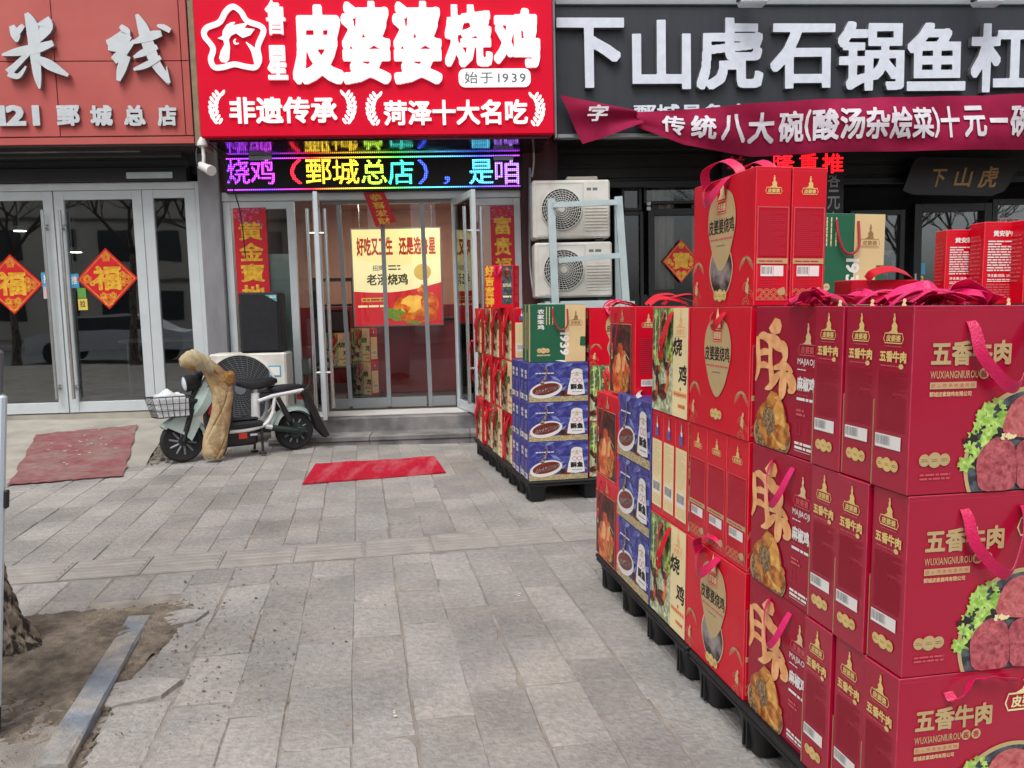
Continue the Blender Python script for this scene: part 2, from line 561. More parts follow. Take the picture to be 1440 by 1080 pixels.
class MB:
    def __init__(s):
        s.v, s.f, s.m, s.mats = [], [], [], []
    def mi(s, m):
        if m not in s.mats:
            s.mats.append(m)
        return s.mats.index(m)
    def add(s, verts, faces, m):
        b = len(s.v)
        s.v.extend(tuple(float(c) for c in p) for p in verts)
        k = s.mi(m)
        for f in faces:
            s.f.append(tuple(b + i for i in f))
            s.m.append(k)
    def quad(s, pts, m):
        s.add(pts, [tuple(range(len(pts)))], m)
    def box(s, lo, hi, m, c=0, em=None):
        lo, hi = np.minimum(lo, hi), np.maximum(lo, hi)
        if c <= 0:
            v = [(x, y, z) for x in (lo[0], hi[0]) for y in (lo[1], hi[1]) for z in (lo[2], hi[2])]
            s.add(v, [(0, 1, 3, 2), (4, 6, 7, 5), (0, 4, 5, 1), (2, 3, 7, 6), (0, 2, 6, 4), (1, 5, 7, 3)], m)
            return
        c = min(c, *(np.array(hi) - lo) * .45)
        ctr, hf = (np.array(lo) + hi) / 2, (np.array(hi) - lo) / 2
        idx, V = {}, []
        for sx in (-1, 1):
            for sy in (-1, 1):
                for sz in (-1, 1):
                    sg = np.array((sx, sy, sz))
                    for ax in range(3):
                        p = hf - c
                        p[ax] = hf[ax]
                        idx[(sx, sy, sz, ax)] = len(V)
                        V.append(ctr + sg * p)
        F, E_f = [], []
        for ax in range(3):
            o = [i for i in range(3) if i != ax]
            for sg in (-1, 1):
                q = []
                for a, b in ((-1, -1), (1, -1), (1, 1), (-1, 1)):
                    k = [0, 0, 0]
                    k[ax], k[o[0]], k[o[1]] = sg, a, b
                    q.append(idx[(*k, ax)])
                F.append(q)
            for a in (-1, 1):
                for b in (-1, 1):
                    k1, k2 = [0] * 3, [0] * 3
                    k1[ax], k2[ax] = -1, 1
                    for k in (k1, k2):
                        k[o[0]], k[o[1]] = a, b
                    E_f.append((idx[(*k1, o[0])], idx[(*k1, o[1])], idx[(*k2, o[1])], idx[(*k2, o[0])]))
        for sx in (-1, 1):
            for sy in (-1, 1):
                for sz in (-1, 1):
                    E_f.append(tuple(idx[(sx, sy, sz, a)] for a in range(3)))
        s.add(V, F, m)
        s.add(V, E_f, em or m)
    def poly(s, pl, pts, m, lift=.0006):
        if len(pts) >= 3:
            s.add([pl.pt(p[0], p[1], lift) for p in pts], [tuple(range(len(pts)))], m)
    def rect(s, pl, x0, y0, x1, y1, m, lift=.0006):
        s.poly(pl, [(x0, y0), (x1, y0), (x1, y1), (x0, y1)], m, lift)
    def frame(s, pl, x0, y0, x1, y1, t, m, lift=.0008):
        s.rect(pl, x0, y0, x1, y0 + t, m, lift); s.rect(pl, x0, y1 - t, x1, y1, m, lift)
        s.rect(pl, x0, y0 + t, x0 + t, y1 - t, m, lift); s.rect(pl, x1 - t, y0 + t, x1, y1 - t, m, lift)
    def ell(s, pl, cx, cy, rx, ry, m, lift=.0006, n=28, cl=None, rough=0, seed=0, rot=0):
        rn = random.Random(seed)
        pts = []
        for i in range(n):
            a = 2 * math.pi * i / n
            k = 1 + rough * rn.uniform(-1, 1)
            x, y = rx * k * math.cos(a), ry * k * math.sin(a)
            pts.append((cx + x * math.cos(rot) - y * math.sin(rot), cy + x * math.sin(rot) + y * math.cos(rot)))
        if cl:
            pts = clip(pts, *cl)
        s.poly(pl, pts, m, lift)
    def stroke(s, pl, pts, ws, m, lift=.001, n=5, closed=False, depth=0, side=None):
        """a brush stroke with varying width"""
        if not hasattr(ws, '__len__'):
            ws = [ws] * len(pts)
        q = smooth([(p[0], p[1], wd) for p, wd in zip(pts, ws)], n, closed)
        L, R = [], []
        m_ = len(q)
        for i in range(m_):
            a = q[i - 1] if (i > 0 or closed) else q[i]
            b = q[(i + 1) % m_] if (i + 1 < m_ or closed) else q[i]
            d = (b - a)[:2]
            d = d / (np.linalg.norm(d) or 1)
            nn = np.array((-d[1], d[0])) * q[i][2] / 2
            L.append(q[i][:2] + nn); R.append(q[i][:2] - nn)
        V = [pl.pt(*p, lift) for p in L] + [pl.pt(*p, lift) for p in R]
        F = [(i, (i + 1) % m_, m_ + (i + 1) % m_, m_ + i) for i in range(m_ if closed else m_ - 1)]
        s.add(V, F, m)
        if depth:
            for E in (L, R):
                V = [pl.pt(*p, lift) for p in E] + [pl.pt(*p, lift - depth) for p in E]
                s.add(V, [(i, (i + 1) % m_, m_ + (i + 1) % m_, m_ + i) for i in range(m_ if closed else m_ - 1)], side or m)
            if not closed:
                for i in (0, m_ - 1):
                    s.quad([pl.pt(*L[i], lift), pl.pt(*R[i], lift), pl.pt(*R[i], lift - depth), pl.pt(*L[i], lift - depth)], side or m)
    def text(s, pl, txt, x0, y0, x1, y1, m, r=0, lift=.001, depth=0, side=None, sp=0, shear=0, warp=None, vertical=False):
        """text scaled so that its bounding box fills the rectangle"""
        if vertical:
            h = (y1 - y0) / len(txt)
            for i, ch in enumerate(txt):
                s.text(pl, ch, x0, y1 - (i + .95) * h, x1, y1 - (i + .05) * h, m, r, lift, depth, side, 0, shear)
            return
        V, F, LL, x = [], [], [], 0
        if r == 0 and sp == 0:
            v, F = tmesh(txt)
            V = v.copy()
        else:
            nb = 0
            for ch in txt:
                v, f, ll, adv = bold_glyph(ch, r)
                if len(v):
                    V.append(v + (x, 0))
                    F += [tuple(i + nb for i in p) for p in f]
                    nb += len(v)
                    LL += [[(a + x, b) for a, b in l] for l in ll]
                x += adv + sp
            if not V:
                return
            V = np.concatenate(V)
        if len(V) == 0:
            return
        mn, mx = V.min(0), V.max(0)
        sc = np.array(((x1 - x0) / (mx[0] - mn[0]), (y1 - y0) / (mx[1] - mn[1])))
        def T(p):
            p = (np.array(p) - mn) * sc + (x0, y0)
            p[..., 0] += shear * (p[..., 1] - y0)
            return p
        V = T(V)
        place = warp or pl.pt
        s.add([place(p[0], p[1], lift) for p in V], F, m)
        if depth:
            for l in LL:
                q = T(np.array(l))
                k = len(q)
                s.add([pl.pt(*p, lift) for p in q] + [pl.pt(*p, lift - depth) for p in q], [(i, (i + 1) % k, k + (i + 1) % k, k + i) for i in range(k)], side or m)
    def greek(s, pl, x0, y0, x1, y1, n, m, seed=0, lift=.0009, fillr=.5):
        """n lines of print too fine to read"""
        rn = random.Random(seed)
        h = (y1 - y0) / n
        for i in range(n):
            y = y1 - (i + 1) * h
            x = x0
            end = x1 if rn.random() < .75 else x0 + (x1 - x0) * rn.uniform(.45, .9)
            while x < end:
                l = rn.uniform(.5, 2.2) * h * 1.6
                s.rect(pl, x, y + h * .2, min(x + l, end), y + h * (.2 + fillr), m, lift)
                x += l + h * .35
    def bars(s, pl, x0, y0, x1, y1, seed=0):
        s.rect(pl, x0, y0, x1, y1, 'print_white', .0010)
        rn = random.Random(seed)
        x = x0 + .003
        while x < x1 - .004:
            wd = rn.choice((.0007, .0011, .0016))
            s.rect(pl, x, y0 + (y1 - y0) * .22, x + wd, y1 - (y1 - y0) * .1, 'ink_grey', .0014)
            x += wd + rn.choice((.0009, .0014, .002))
    def tube(s, pts, r, m, n=8, cap=True, sub=0, closed=False):
        if sub:
            pts = smooth(pts, sub, closed)
        P = [np.array(p, float) for p in pts]
        k = len(P)
        rs = r if hasattr(r, '__len__') else None
        V, F = [], []
        up = None
        for i in range(k):
            a = P[i - 1] if (i > 0 or closed) else P[i]
            b = P[(i + 1) % k] if (i + 1 < k or closed) else P[i]
            d = b - a
            d = d / (np.linalg.norm(d) or 1)
            if up is None:
                up = np.array((0, 0, 1.)) if abs(d[2]) < .9 else np.array((1., 0, 0))
            x = np.cross(up, d); x /= np.linalg.norm(x) or 1
            y = np.cross(d, x)
            up = y
            ri = (rs[min(len(rs) - 1, int(round(i * (len(rs) - 1) / max(1, k - 1))))] if rs is not None and len(rs) != k else rs[i]) if rs is not None else r
            for j in range(n):
                t = 2 * math.pi * j / n
                V.append(P[i] + (x * math.cos(t) + y * math.sin(t)) * ri)
        for i in range(k if closed else k - 1):
            for j in range(n):
                i2 = (i + 1) % k
                F.append((i * n + j, i * n + (j + 1) % n, i2 * n + (j + 1) % n, i2 * n + j))
        if cap and not closed:
            F.append(tuple(range(n))[::-1])
            F.append(tuple((k - 1) * n + j for j in range(n)))
        s.add(V, F, m)
    def lathe(s, o, axis, prof, m, n=24):
        """profile [(r, h)] turned about axis through o"""
        o, ax = np.array(o, float), np.array(axis, float)
        ax /= np.linalg.norm(ax)
        x = np.cross(ax, (0, 0, 1) if abs(ax[2]) < .9 else (1, 0, 0)); x /= np.linalg.norm(x)
        y = np.cross(ax, x)
        V = [o + ax * h + (x * math.cos(2 * math.pi * j / n) + y * math.sin(2 * math.pi * j / n)) * r for r, h in prof for j in range(n)]
        F = [(i * n + j, i * n + (j + 1) % n, (i + 1) * n + (j + 1) % n, (i + 1) * n + j) for i in range(len(prof) - 1) for j in range(n)]
        if prof[0][0] > 1e-5: F.append(tuple(range(n)))
        if prof[-1][0] > 1e-5: F.append(tuple((len(prof) - 1) * n + j for j in range(n)))
        s.add(V, F, m)
    def ribbon(s, pts, wv, m, t=.0014, sub=5):
        """flat strip along pts; wv = width vector or one per point"""
        W = wv if isinstance(wv, list) else [wv] * len(pts)
        P = smooth(pts, sub)
        Wd = smooth(W, sub)
        V, F = [], []
        for i, (p, wd) in enumerate(zip(P, Wd)):
            a, b = P[max(0, i - 1)], P[min(len(P) - 1, i + 1)]
            n = np.cross(b - a, wd)
            n = n / (np.linalg.norm(n) or 1) * t / 2
            V += [p - wd / 2 - n, p + wd / 2 - n, p + wd / 2 + n, p - wd / 2 + n]
        for i in range(len(P) - 1):
            for j in range(4):
                F.append((i * 4 + j, i * 4 + (j + 1) % 4, i * 4 + 4 + (j + 1) % 4, i * 4 + 4 + j))
        F += [(0, 1, 2, 3), tuple(len(V) - 4 + j for j in range(4))]
        s.add(V, F, m)
    def prism(s, pl, pts, depth, m, lift=0, side=None):
        """polygon given thickness behind the plane"""
        k = len(pts)
        s.add([pl.pt(*p, lift) for p in pts] + [pl.pt(*p, lift - depth) for p in pts],
              [tuple(range(k)), tuple(range(2 * k - 1, k - 1, -1))], m)
        s.add([pl.pt(*p, lift) for p in pts] + [pl.pt(*p, lift - depth) for p in pts],
              [(i, (i + 1) % k, k + (i + 1) % k, k + i) for i in range(k)], side or m)
    def build(s, name, parent=None, off=(0, 0, 0), smooth=False):
        me = bpy.data.meshes.new(name)
        o3 = np.array(off, float)
        me.from_pydata([tuple(np.array(p) - o3) for p in s.v], [], s.f)
        for m in s.mats:
            me.materials.append(MATS[m])
        me.polygons.foreach_set('material_index', s.m)
        if smooth:
            me.polygons.foreach_set('use_smooth', [True] * len(me.polygons))
            me.update()
            me.set_sharp_from_angle(angle=rad(38))
        me.update()
        o = bpy.data.objects.new(name, me)
        C.objects.link(o)
        if parent:
            o.parent = parent
        return o

def tag(o, label=None, cat=None, group=None, kind=None):
    for k, v in (('label', label), ('category', cat), ('group', group), ('kind', kind)):
        if v:
            o[k] = v
    return o
def thing(name, label, cat, M=None, group=None):
    o = bpy.data.objects.new(name, None)
    o.empty_display_size = .1
    C.objects.link(o)
    if M is not None:
        o.matrix_world = M
    return tag(o, label, cat, group)
def children(o):
    return [x for x in KIDS.get(o.name, [])]
KIDS = {}
def part(name, mb, parent, off=(0, 0, 0), smooth=False, label=None):
    o = mb.build(name, parent, off, smooth)
    KIDS.setdefault(parent.name, []).append(o)
    if label:
        o['label'] = label
    return o
def copy_tree(o, parent=None):
    c = o.copy()
    C.objects.link(c)
    if parent:
        c.parent = parent
    for ch in children(o):
        k = copy_tree(ch, c)
        KIDS.setdefault(c.name, []).append(k)
    return c

# pixel of the photograph -> ray -> point of a plane
def ray(px, py):
    d = CM.to_3x3() @ Vector(((px - 720) / FPX, -(py - 540) / FPX, -1))
    return Vector((0, 0, CAMH)), d
def ground(px, py, z=0):
    o, d = ray(px, py)
    t = (z - o.z) / d.z
    return o + d * t

# facade frame: x along the shops, y into the building, z up
FYAW, FLEAN = rad(3.7), .018
FM = Matrix.Translation((0, 9.2, 0)) @ Matrix.Rotation(FYAW, 4, 'Z') @ Matrix.Rotation(-FLEAN, 4, 'Y')
FI = FM.inverted()
def fu(px, py, d=0):
    """facade coordinates (x, z) of a photograph pixel on the plane y = d"""
    o, dr = ray(px, py)
    o, dr = FI @ o, FI.to_3x3() @ dr
    t = (d - o.y) / dr.y
    p = o + dr * t
    return p.x, p.z
def frect(x0, y0, x1, y1, d=0):
    """rectangle (x0, z0, x1, z1) on plane d from photo pixels (left, top, right, bottom)"""
    ym, xm = (y0 + y1) / 2, (x0 + x1) / 2
    return fu(x0, ym, d)[0], fu(xm, y1, d)[1], fu(x1, ym, d)[0], fu(xm, y0, d)[1]
def fthing(name, label, cat, base, group=None):
    t = thing(name, label, cat, FM @ Matrix.Translation(base), group)
    t['_b'] = list(base)
    return t
def base(t):
    return list(t['_b'])
def fpart(name, mb, t, root=None, smooth=False, label=None):
    """part in facade coordinates under thing root (t may be a part of it)"""
    return part(name, mb, t, base(root or t), smooth, label)
def fpl(d):
    return Pl((0, d, 0), (1, 0, 0), (0, 0, 1))

# ================================================================== GROUND
AA = rad(10.9)
def ab(a, b, z=0):                    # paving frame: a away from the camera, b to the right
    return (-math.sin(AA) * a + math.cos(AA) * b, math.cos(AA) * a + math.sin(AA) * b, z)
rnd = random.Random(4)
mb = MB()
mb.quad([(-120, -3.6, -.006), (120, -3.6, -.006), (120, 60, -.006), (-120, 60, -.006)], 'sand')
tag(mb.build('ground'), kind='structure')
mb = MB()
mb.quad([(-200, -16, -.14), (200, -16, -.14), (200, -3.75, -.14), (-200, -3.75, -.14)], 'asphalt')
mb.quad([(-200, -60, -.02), (200, -60, -.02), (200, -16, -.02), (-200, -16, -.02)], 'sand')
tag(mb.build('road'), kind='structure')
mb = MB()
for i in range(60):
    mb.box((-60 + i * 2, -3.75, -.2), (-60 + i * 2 + 1.99, -3.6, .0), 'kerbstone', .01)
tag(mb.build('kerb'), kind='structure')

ramp_q = [ground(-60, 690), ground(205, 672), ground(232, 618)]
SOIL = [tuple(ground(*q)[:2]) for q in ((-700, 1500), (120, 1500), (118, 1080), (190, 950), (236, 905), (282, 862), (262, 838), (200, 856), (120, 864), (60, 872), (-300, 880))]
def inside(x, y, P):
    c = False
    for i in range(len(P)):
        (x1, y1), (x2, y2) = P[i - 1], P[i]
        if (y1 > y) != (y2 > y) and x < (x2 - x1) * (y - y1) / (y2 - y1) + x1:
            c = not c
    return c
STRIP0, STRIPW, SKEW = 4.40, .34, .045
def strip_a(b):
    return STRIP0 + SKEW * b + .09
mb = MB()
tw, tl = .212, .424
b = -6.0
col = 0
while b < 5.2:
    tw = rnd.choice((.196, .206, .212, .218, .23))
    off = rnd.uniform(0, tl) if col % 2 else rnd.uniform(0, .06) + (tl / 2 if col % 4 == 0 else 0)
    a = -3.2 + off
    shift = rnd.uniform(-.004, .004)
    while a < 9.0:
        L = tl
        segs = [(a, a + L)]
        s0 = strip_a(b + tw / 2)
        if a < s0 + STRIPW and a + L > s0:
            segs = []
            if s0 - a > .06: segs.append((a, s0))
            if a + L - s0 - STRIPW > .06: segs.append((s0 + STRIPW, a + L))
        for p0, p1 in segs:
            cx, cy, _ = ab((p0 + p1) / 2, b + tw / 2)
            if cy < -3.4 or inside(cx, cy, SOIL):
                continue
            g = rnd.uniform(.0014, .0036)
            dx, dy = rnd.uniform(-.003, .003), rnd.uniform(-.003, .003)
            hz = rnd.uniform(-.0025, .0012)
            tx, ty = rnd.uniform(-.008, .008), rnd.uniform(-.011, .011)
            if cx < -.6 and cy < 4.2 and math.hypot(cx + 1.5, cy - 3) < .8:
                tx, ty, hz = tx * 1.3, ty * 1.3, hz - rnd.uniform(0, .003)
                dx, dy = dx * 2, dy * 2
            g2 = rnd.uniform(.002, .0055)
            x0, x1, y0, y1 = b + g * .7 + dx * .5 + shift, b + tw - g * .7 + dx * .5 + shift, p0 + g2 + dy, p1 - g2 + dy
            rw, rl = rnd.uniform(-.05, .05), 0
            top, low = [], []
            cs_ = ((x0, y0), (x1, y0), (x1, y1), (x0, y1))
            cj = [(rnd.uniform(-.004, .004), rnd.uniform(-.006, .006)) for _ in range(4)]
            chip = rnd.randrange(4) if rnd.random() < .22 else -1
            for q_ in range(4):
                (xa, ya), (xb, yb) = cs_[q_], cs_[(q_ + 1) % 4]
                ja, jb = cj[q_], cj[(q_ + 1) % 4]
                for f_ in ((0, .3, .6, .85) if q_ % 2 else (0, .35, .7)):
                    xx = xa + (xb - xa) * f_ + ja[0] * (1 - f_) + jb[0] * f_ + (rnd.uniform(-.0022, .0022) if f_ else 0)
                    yy = ya + (yb - ya) * f_ + ja[1] * (1 - f_) + jb[1] * f_ + (rnd.uniform(-.003, .003) if f_ else 0)
                    sx, sy = (1 if xx < (x0 + x1) / 2 else -1), (1 if yy < (y0 + y1) / 2 else -1)
                    if chip == q_ and f_ == 0:
                        xx += sx * rnd.uniform(.008, .022); yy += sy * rnd.uniform(.008, .03)
                    z = hz + tx * (xx - (x0 + x1) / 2) * 2 + ty * (yy - (y0 + y1) / 2)
                    top.append(ab(yy + sy * .005, xx + sx * .005, z))
                    low.append(ab(yy, xx, z - .005))
            K = len(top)
            mb.add(top + low + [(p[0], p[1], -.03) for p in low], [tuple(range(K))] + [(q_, (q_ + 1) % K, K + (q_ + 1) % K, K + q_) for q_ in range(K)] + [(K + q_, K + (q_ + 1) % K, 2 * K + (q_ + 1) % K, 2 * K + q_) for q_ in range(K)], 'slab')
        a += L
    b += tw
    col += 1
tag(mb.build('pavement'), kind='structure')
# tactile guiding strip: ribbed slabs
mb = MB()
b = -6.0
while b < 5:
    s0, hz = strip_a(b + .2), rnd.uniform(-.003, .002)
    g = .003
    def q(bb, aa, z):
        return ab(s0 + aa + SKEW * (bb - b), bb, z)
    mb.add([q(b + g, .006, hz), q(b + .40 - g, .006, hz), q(b + .40 - g, STRIPW - .006, hz), q(b + g, STRIPW - .006, hz)] + [q(b + g, .006, -.03), q(b + .40 - g, .006, -.03), q(b + .40 - g, STRIPW - .006, -.03), q(b + g, STRIPW - .006, -.03)],
           [(0, 1, 2, 3)] + [(i, (i + 1) % 4, 4 + (i + 1) % 4, 4 + i) for i in range(4)], 'tactile')
    for k in range(5):
        y0 = .026 + k * .06
        V = [q(b + .012, y0, hz + .0004), q(b + .388, y0, hz + .0004), q(b + .388, y0 + .040, hz + .0004), q(b + .012, y0 + .040, hz + .0004),
             q(b + .02, y0 + .008, hz + .006), q(b + .38, y0 + .008, hz + .006), q(b + .38, y0 + .032, hz + .006), q(b + .02, y0 + .032, hz + .006)]
        mb.add(V, [(4, 5, 6, 7)] + [(i, (i + 1) % 4, 4 + (i + 1) % 4, 4 + i) for i in range(4)], 'tactile')
    b += .40
tag(mb.build('tactile_path'), kind='structure')
# soil bed round the tree, lumpy
mb = MB()
sv, sf, ids = [], [], {}
n = 110
for i in range(n):
    for j in range(n):
        x, y = -3.4 + 2.5 * i / n, 1.5 + 2.7 * j / n
        d = min(math.hypot(x - p[0], y - p[1]) for p in SOIL)
        if not inside(x, y, SOIL) and d > .12:
            continue
        e = min(1, d / .25)
        z = -.003 + .012 * e * (math.sin(x * 5.1 + y * 3) + math.sin(x * 11 - y * 9) * .6 + math.sin(x * 2 + y * 17) * .4) + rnd.uniform(-.006, .007)
        z += .06 * max(0, 1 - math.hypot(x + 2.12, y - 3.2) / .7)
        ids[i, j] = len(sv)
        sv.append((x, y, z if inside(x, y, SOIL) else -.02))
for (i, j) in list(ids):
    if (i + 1, j) in ids and (i, j + 1) in ids and (i + 1, j + 1) in ids:
        sf.append((ids[i, j], ids[i + 1, j], ids[i + 1, j + 1], ids[i, j + 1]))
mb.add(sv, sf, 'soil')
tag(mb.build('soil_bed', smooth=True), kind='structure')
# crumbs of earth, grit and dry leaves
mb = MB()
for i in range(4600):
    if i < 4100:
        x, y = rnd.uniform(-3.2, -1.1), rnd.uniform(1.8, 3.9)
        if not inside(x, y, SOIL): continue
    else:
        x, y = rnd.gauss(-1.35, .3), rnd.gauss(3.2, .4)
    r = rnd.uniform(.0015, .0055) * (1.8 if rnd.random() < .06 else 1)
    if i < 4100 and rnd.random() < .5: x, y = rnd.gauss(-1.85, .35), rnd.gauss(3.05, .4)
    if i < 4100 and not inside(x, y, SOIL): continue
    z = .004
    m = 'leaf_litter' if rnd.random() < .16 else ('soil' if rnd.random() < .6 else 'earth_dark')
    if m == 'leaf_litter':
        a = rnd.uniform(0, 6.28)
        l = r * rnd.uniform(1.5, 4)
        mb.add([(x + l * math.cos(a), y + l * math.sin(a), z + rnd.uniform(0, .01)), (x + r * math.sin(a), y - r * math.cos(a), z + .006), (x - l * math.cos(a), y - l * math.sin(a), z + rnd.uniform(0, .01)), (x - r * math.sin(a), y + r * math.cos(a), z)], [(0, 1, 2, 3)], m)
    else:
        V = [(x + r * rnd.uniform(.6, 1.2) * u, y + r * rnd.uniform(.6, 1.2) * v, z + r * .6 * q_) for u, v, q_ in ((1, 0, 0), (-1, 0, 0), (0, 1, 0), (0, -1, 0), (0, 0, 1), (0, 0, -1))]
        mb.add(V, [(0, 2, 4), (2, 1, 4), (1, 3, 4), (3, 0, 4), (2, 0, 5), (1, 2, 5), (3, 1, 5), (0, 3, 5)], m)
tag(mb.build('ground_litter'), 'loose grit, earth crumbs and dry leaves strewn around the tree pit', 'litter', kind='stuff')
# broken slab pieces lying by the soil
for i, (px, py, sx, sy, lab) in enumerate(((400 / 2.25 + 5, 600 + 845 / 2.25, .17, .10, 'broken grey paving piece lying beside the long kerb stone'), (560 / 2.25, 600 + 610 / 2.25, .13, .09, 'small broken paving piece in the sand beyond the kerb stone'))):
    p = ground(px, py)
    mb = MB()
    pts = [(-sx, -sy * .4), (-sx * .2, -sy), (sx * .7, -sy * .6), (sx, sy * .5), (sx * .2, sy), (-sx * .7, sy * .6)]
    mb.prism(Pl((p.x, p.y, .012), (1, .2, .02), (-.2, 1, .03)), pts, .03, 'slab')
    tag(mb.build('paving_fragment'), lab, 'paving stone')
# loose kerb stone by the tree
A, B = ground(196, 876), ground(70, 1090)
d = (B - A).normalized()
nrm = Vector((-d.y, d.x, 0))
mb = MB()
V = []
for k in range(9):
    t = k / 8
    c = A.lerp(B, t) + d * 0
    wd = .050 + .0015 * math.sin(k * 2.3)
    h = .036 + .003 * math.sin(k * 1.1)
    for sx, z in ((-1, -.02), (-1, h - .01), (-.85, h), (.85, h - .004), (1, h - .014), (1, -.02)):
        V.append((c.x + nrm.x * wd * sx + rnd.uniform(-.003, .003), c.y + nrm.y * wd * sx, z + rnd.uniform(-.002, .002)))
F = [(k * 6 + j, k * 6 + j + 1, k * 6 + 7 + j, k * 6 + 6 + j) for k in range(8) for j in range(5)] + [tuple(range(6)), tuple(48 + j for j in range(6))]
mb.add(V, F, 'kerbstone')
tag(mb.build('kerb_stone'), 'long loose blue-grey kerb stone lying beside the tree pit', 'kerb stone')

# ramp to the noodle shop, steps to the chicken shop
RZ = .20
g0, g1 = ground(-330, 712), ground(186, 655)
u_r, z_r = fu(226, 574)
u_l = -9.5
def fw(u, d, z=None):
    p = FM @ Vector((u, d, 0))
    return Vector((p.x, p.y, p.z if z is None else z))
ra, rb = fw(-7.2, 0), fw(fu(246, 560)[0], 0)
mb = MB()
gl, gr = ground(-420, 712), ground(204, 655)
N_ = 24
grid = []
for i in range(N_ + 1):
    for j in range(N_ + 1):
        s, t = i / N_, j / N_
        bt, tp = gl.lerp(gr, s), ra.lerp(rb, s)
        x, y = bt.x + (tp.x - bt.x) * t, bt.y + (tp.y - bt.y) * t
        z = RZ * (t ** .85) + .006 * math.sin(i * 1.7 + j) * (0 < j < N_) + rnd.uniform(-.003, .003) - .008 * (j == 0)
        grid.append((x, y, z))
mb.add(grid, [(i * (N_ + 1) + j, (i + 1) * (N_ + 1) + j, (i + 1) * (N_ + 1) + j + 1, i * (N_ + 1) + j + 1) for i in range(N_) for j in range(N_)], 'concrete')
# broken right flank
for j in range(N_):
    p0, p1 = grid[N_ * (N_ + 1) + j], grid[N_ * (N_ + 1) + j + 1]
    for k in range(4):
        f0, f1 = k / 4, (k + 1) / 4
        def fl(p, f, jj):
            h = (math.sin(jj * 2.1 + f * 9) * .5 + .5) * .03
            return (p[0] + .17 * f + h, p[1] + .02 * f, p[2] * (1 - f) - .01 * f)
        mb.quad([fl(p0, f0, j), fl(p0, f1, j), fl(p1, f1, j + 1), fl(p1, f0, j + 1)], 'concrete_broken')
for k in range(140):
    t, s = rnd.random() ** .7, rnd.random()
    p = gr.lerp(rb, t)
    r = rnd.uniform(.008, .035)
    x, y, z = p.x + .03 + s * .17, p.y, RZ * t * (1 - s) + .005
    mb.add([(x + r * u * rnd.uniform(.6, 1.2), y + r * v * rnd.uniform(.6, 1.2), z + r * q_ * .8) for u, v, q_ in ((1, 0, 0), (-1, 0, 0), (0, 1, 0), (0, -1, 0), (0, 0, 1), (0, 0, -1))],
           [(0, 2, 4), (2, 1, 4), (1, 3, 4), (3, 0, 4), (2, 0, 5), (1, 2, 5), (3, 1, 5), (0, 3, 5)], 'concrete_broken')
tag(mb.build('ramp', smooth=True), kind='structure')
def rampz(p):
    """height of the ramp under a plan point"""
    n0 = (rb - ra).to_2d().normalized()
    nn = Vector((-n0.y, n0.x))
    e0 = (gr - gl).to_2d().normalized()
    ee = Vector((-e0.y, e0.x))
    dt = abs((Vector((p.x, p.y)) - ra.to_2d()).dot(nn))
    db = (Vector((p.x, p.y)) - gl.to_2d()).dot(ee)
    if db <= 0: return .0
    return RZ * (db / (db + dt)) ** .85
# faded carpet on the ramp
cq = [(10, 684), (172, 671), (194, 599), (52, 612)]
def onramp(px, py):
    p = ground(px, py)
    for _ in range(12):
        p = ground(px, py, rampz(p))
    return p
mb = MB()
cs = [onramp(*q) for q in cq]
G = []
for i in range(21):
    for j in range(21):
        s, t = i / 20, j / 20
        p = cs[0].lerp(cs[1], s).lerp(cs[3].lerp(cs[2], s), t)
        if i in (0, 20) or j in (0, 20):
            p = p + Vector((rnd.uniform(-.012, .012), rnd.uniform(-.02, .02), 0))
        G.append((p.x, p.y, rampz(p) + .013 + .003 * math.sin(i * 1.2) * math.sin(j * .9)))
mb.add(G, [(i * 21 + j, i * 21 + 21 + j, i * 21 + 22 + j, i * 21 + j + 1) for i in range(20) for j in range(20)], 'old_carpet')
for k in range(26):
    s, t = rnd.gauss(.5, .2), rnd.gauss(.55, .2)
    p = cs[0].lerp(cs[1], s).lerp(cs[3].lerp(cs[2], s), t)
    r = rnd.uniform(.006, .02)
    z = rampz(p) + .018
    mb.add([(p.x + r * math.cos(a) * rnd.uniform(.5, 1.3), p.y + r * math.sin(a), z) for a in (0, 1.2, 2.5, 3.8, 5)], [(0, 1, 2, 3, 4)], 'bits_white')
tag(mb.build('old_carpet', smooth=True), 'faded worn red carpet stuck on the concrete ramp before the noodle shop', 'carpet')
# red door mat on the paving
mq = [ground(425, 682), ground(627, 666), ground(611, 643), ground(444, 654)]
mb = MB()
G = []
for i in range(25):
    for j in range(13):
        s, t = i / 24, j / 12
        p = mq[0].lerp(mq[1], s).lerp(mq[3].lerp(mq[2], s), t)
        G.append((p.x, p.y, .011 + .006 * max(0, math.sin(i * .9 + j * .15)) ** 3 + .003 * math.sin(i * .31)))
mb.add(G, [(i * 13 + j, i * 13 + 13 + j, i * 13 + 14 + j, i * 13 + j + 1) for i in range(24) for j in range(12)], 'mat_red')
E0 = [i * 13 for i in range(25)] + [24 * 13 + j for j in range(13)] + [i * 13 + 12 for i in range(24, -1, -1)] + [j for j in range(12, -1, -1)]
k0 = len(mb.v)
mb.add([G[i] for i in E0] + [(G[i][0], G[i][1], .0025) for i in E0], [(i, i + 1, len(E0) + i + 1, len(E0) + i) for i in range(len(E0) - 1)], 'mat_red')
tag(mb.build('door_mat', smooth=True), 'bright red mat lying flat on the paving before the chicken shop steps', 'mat')
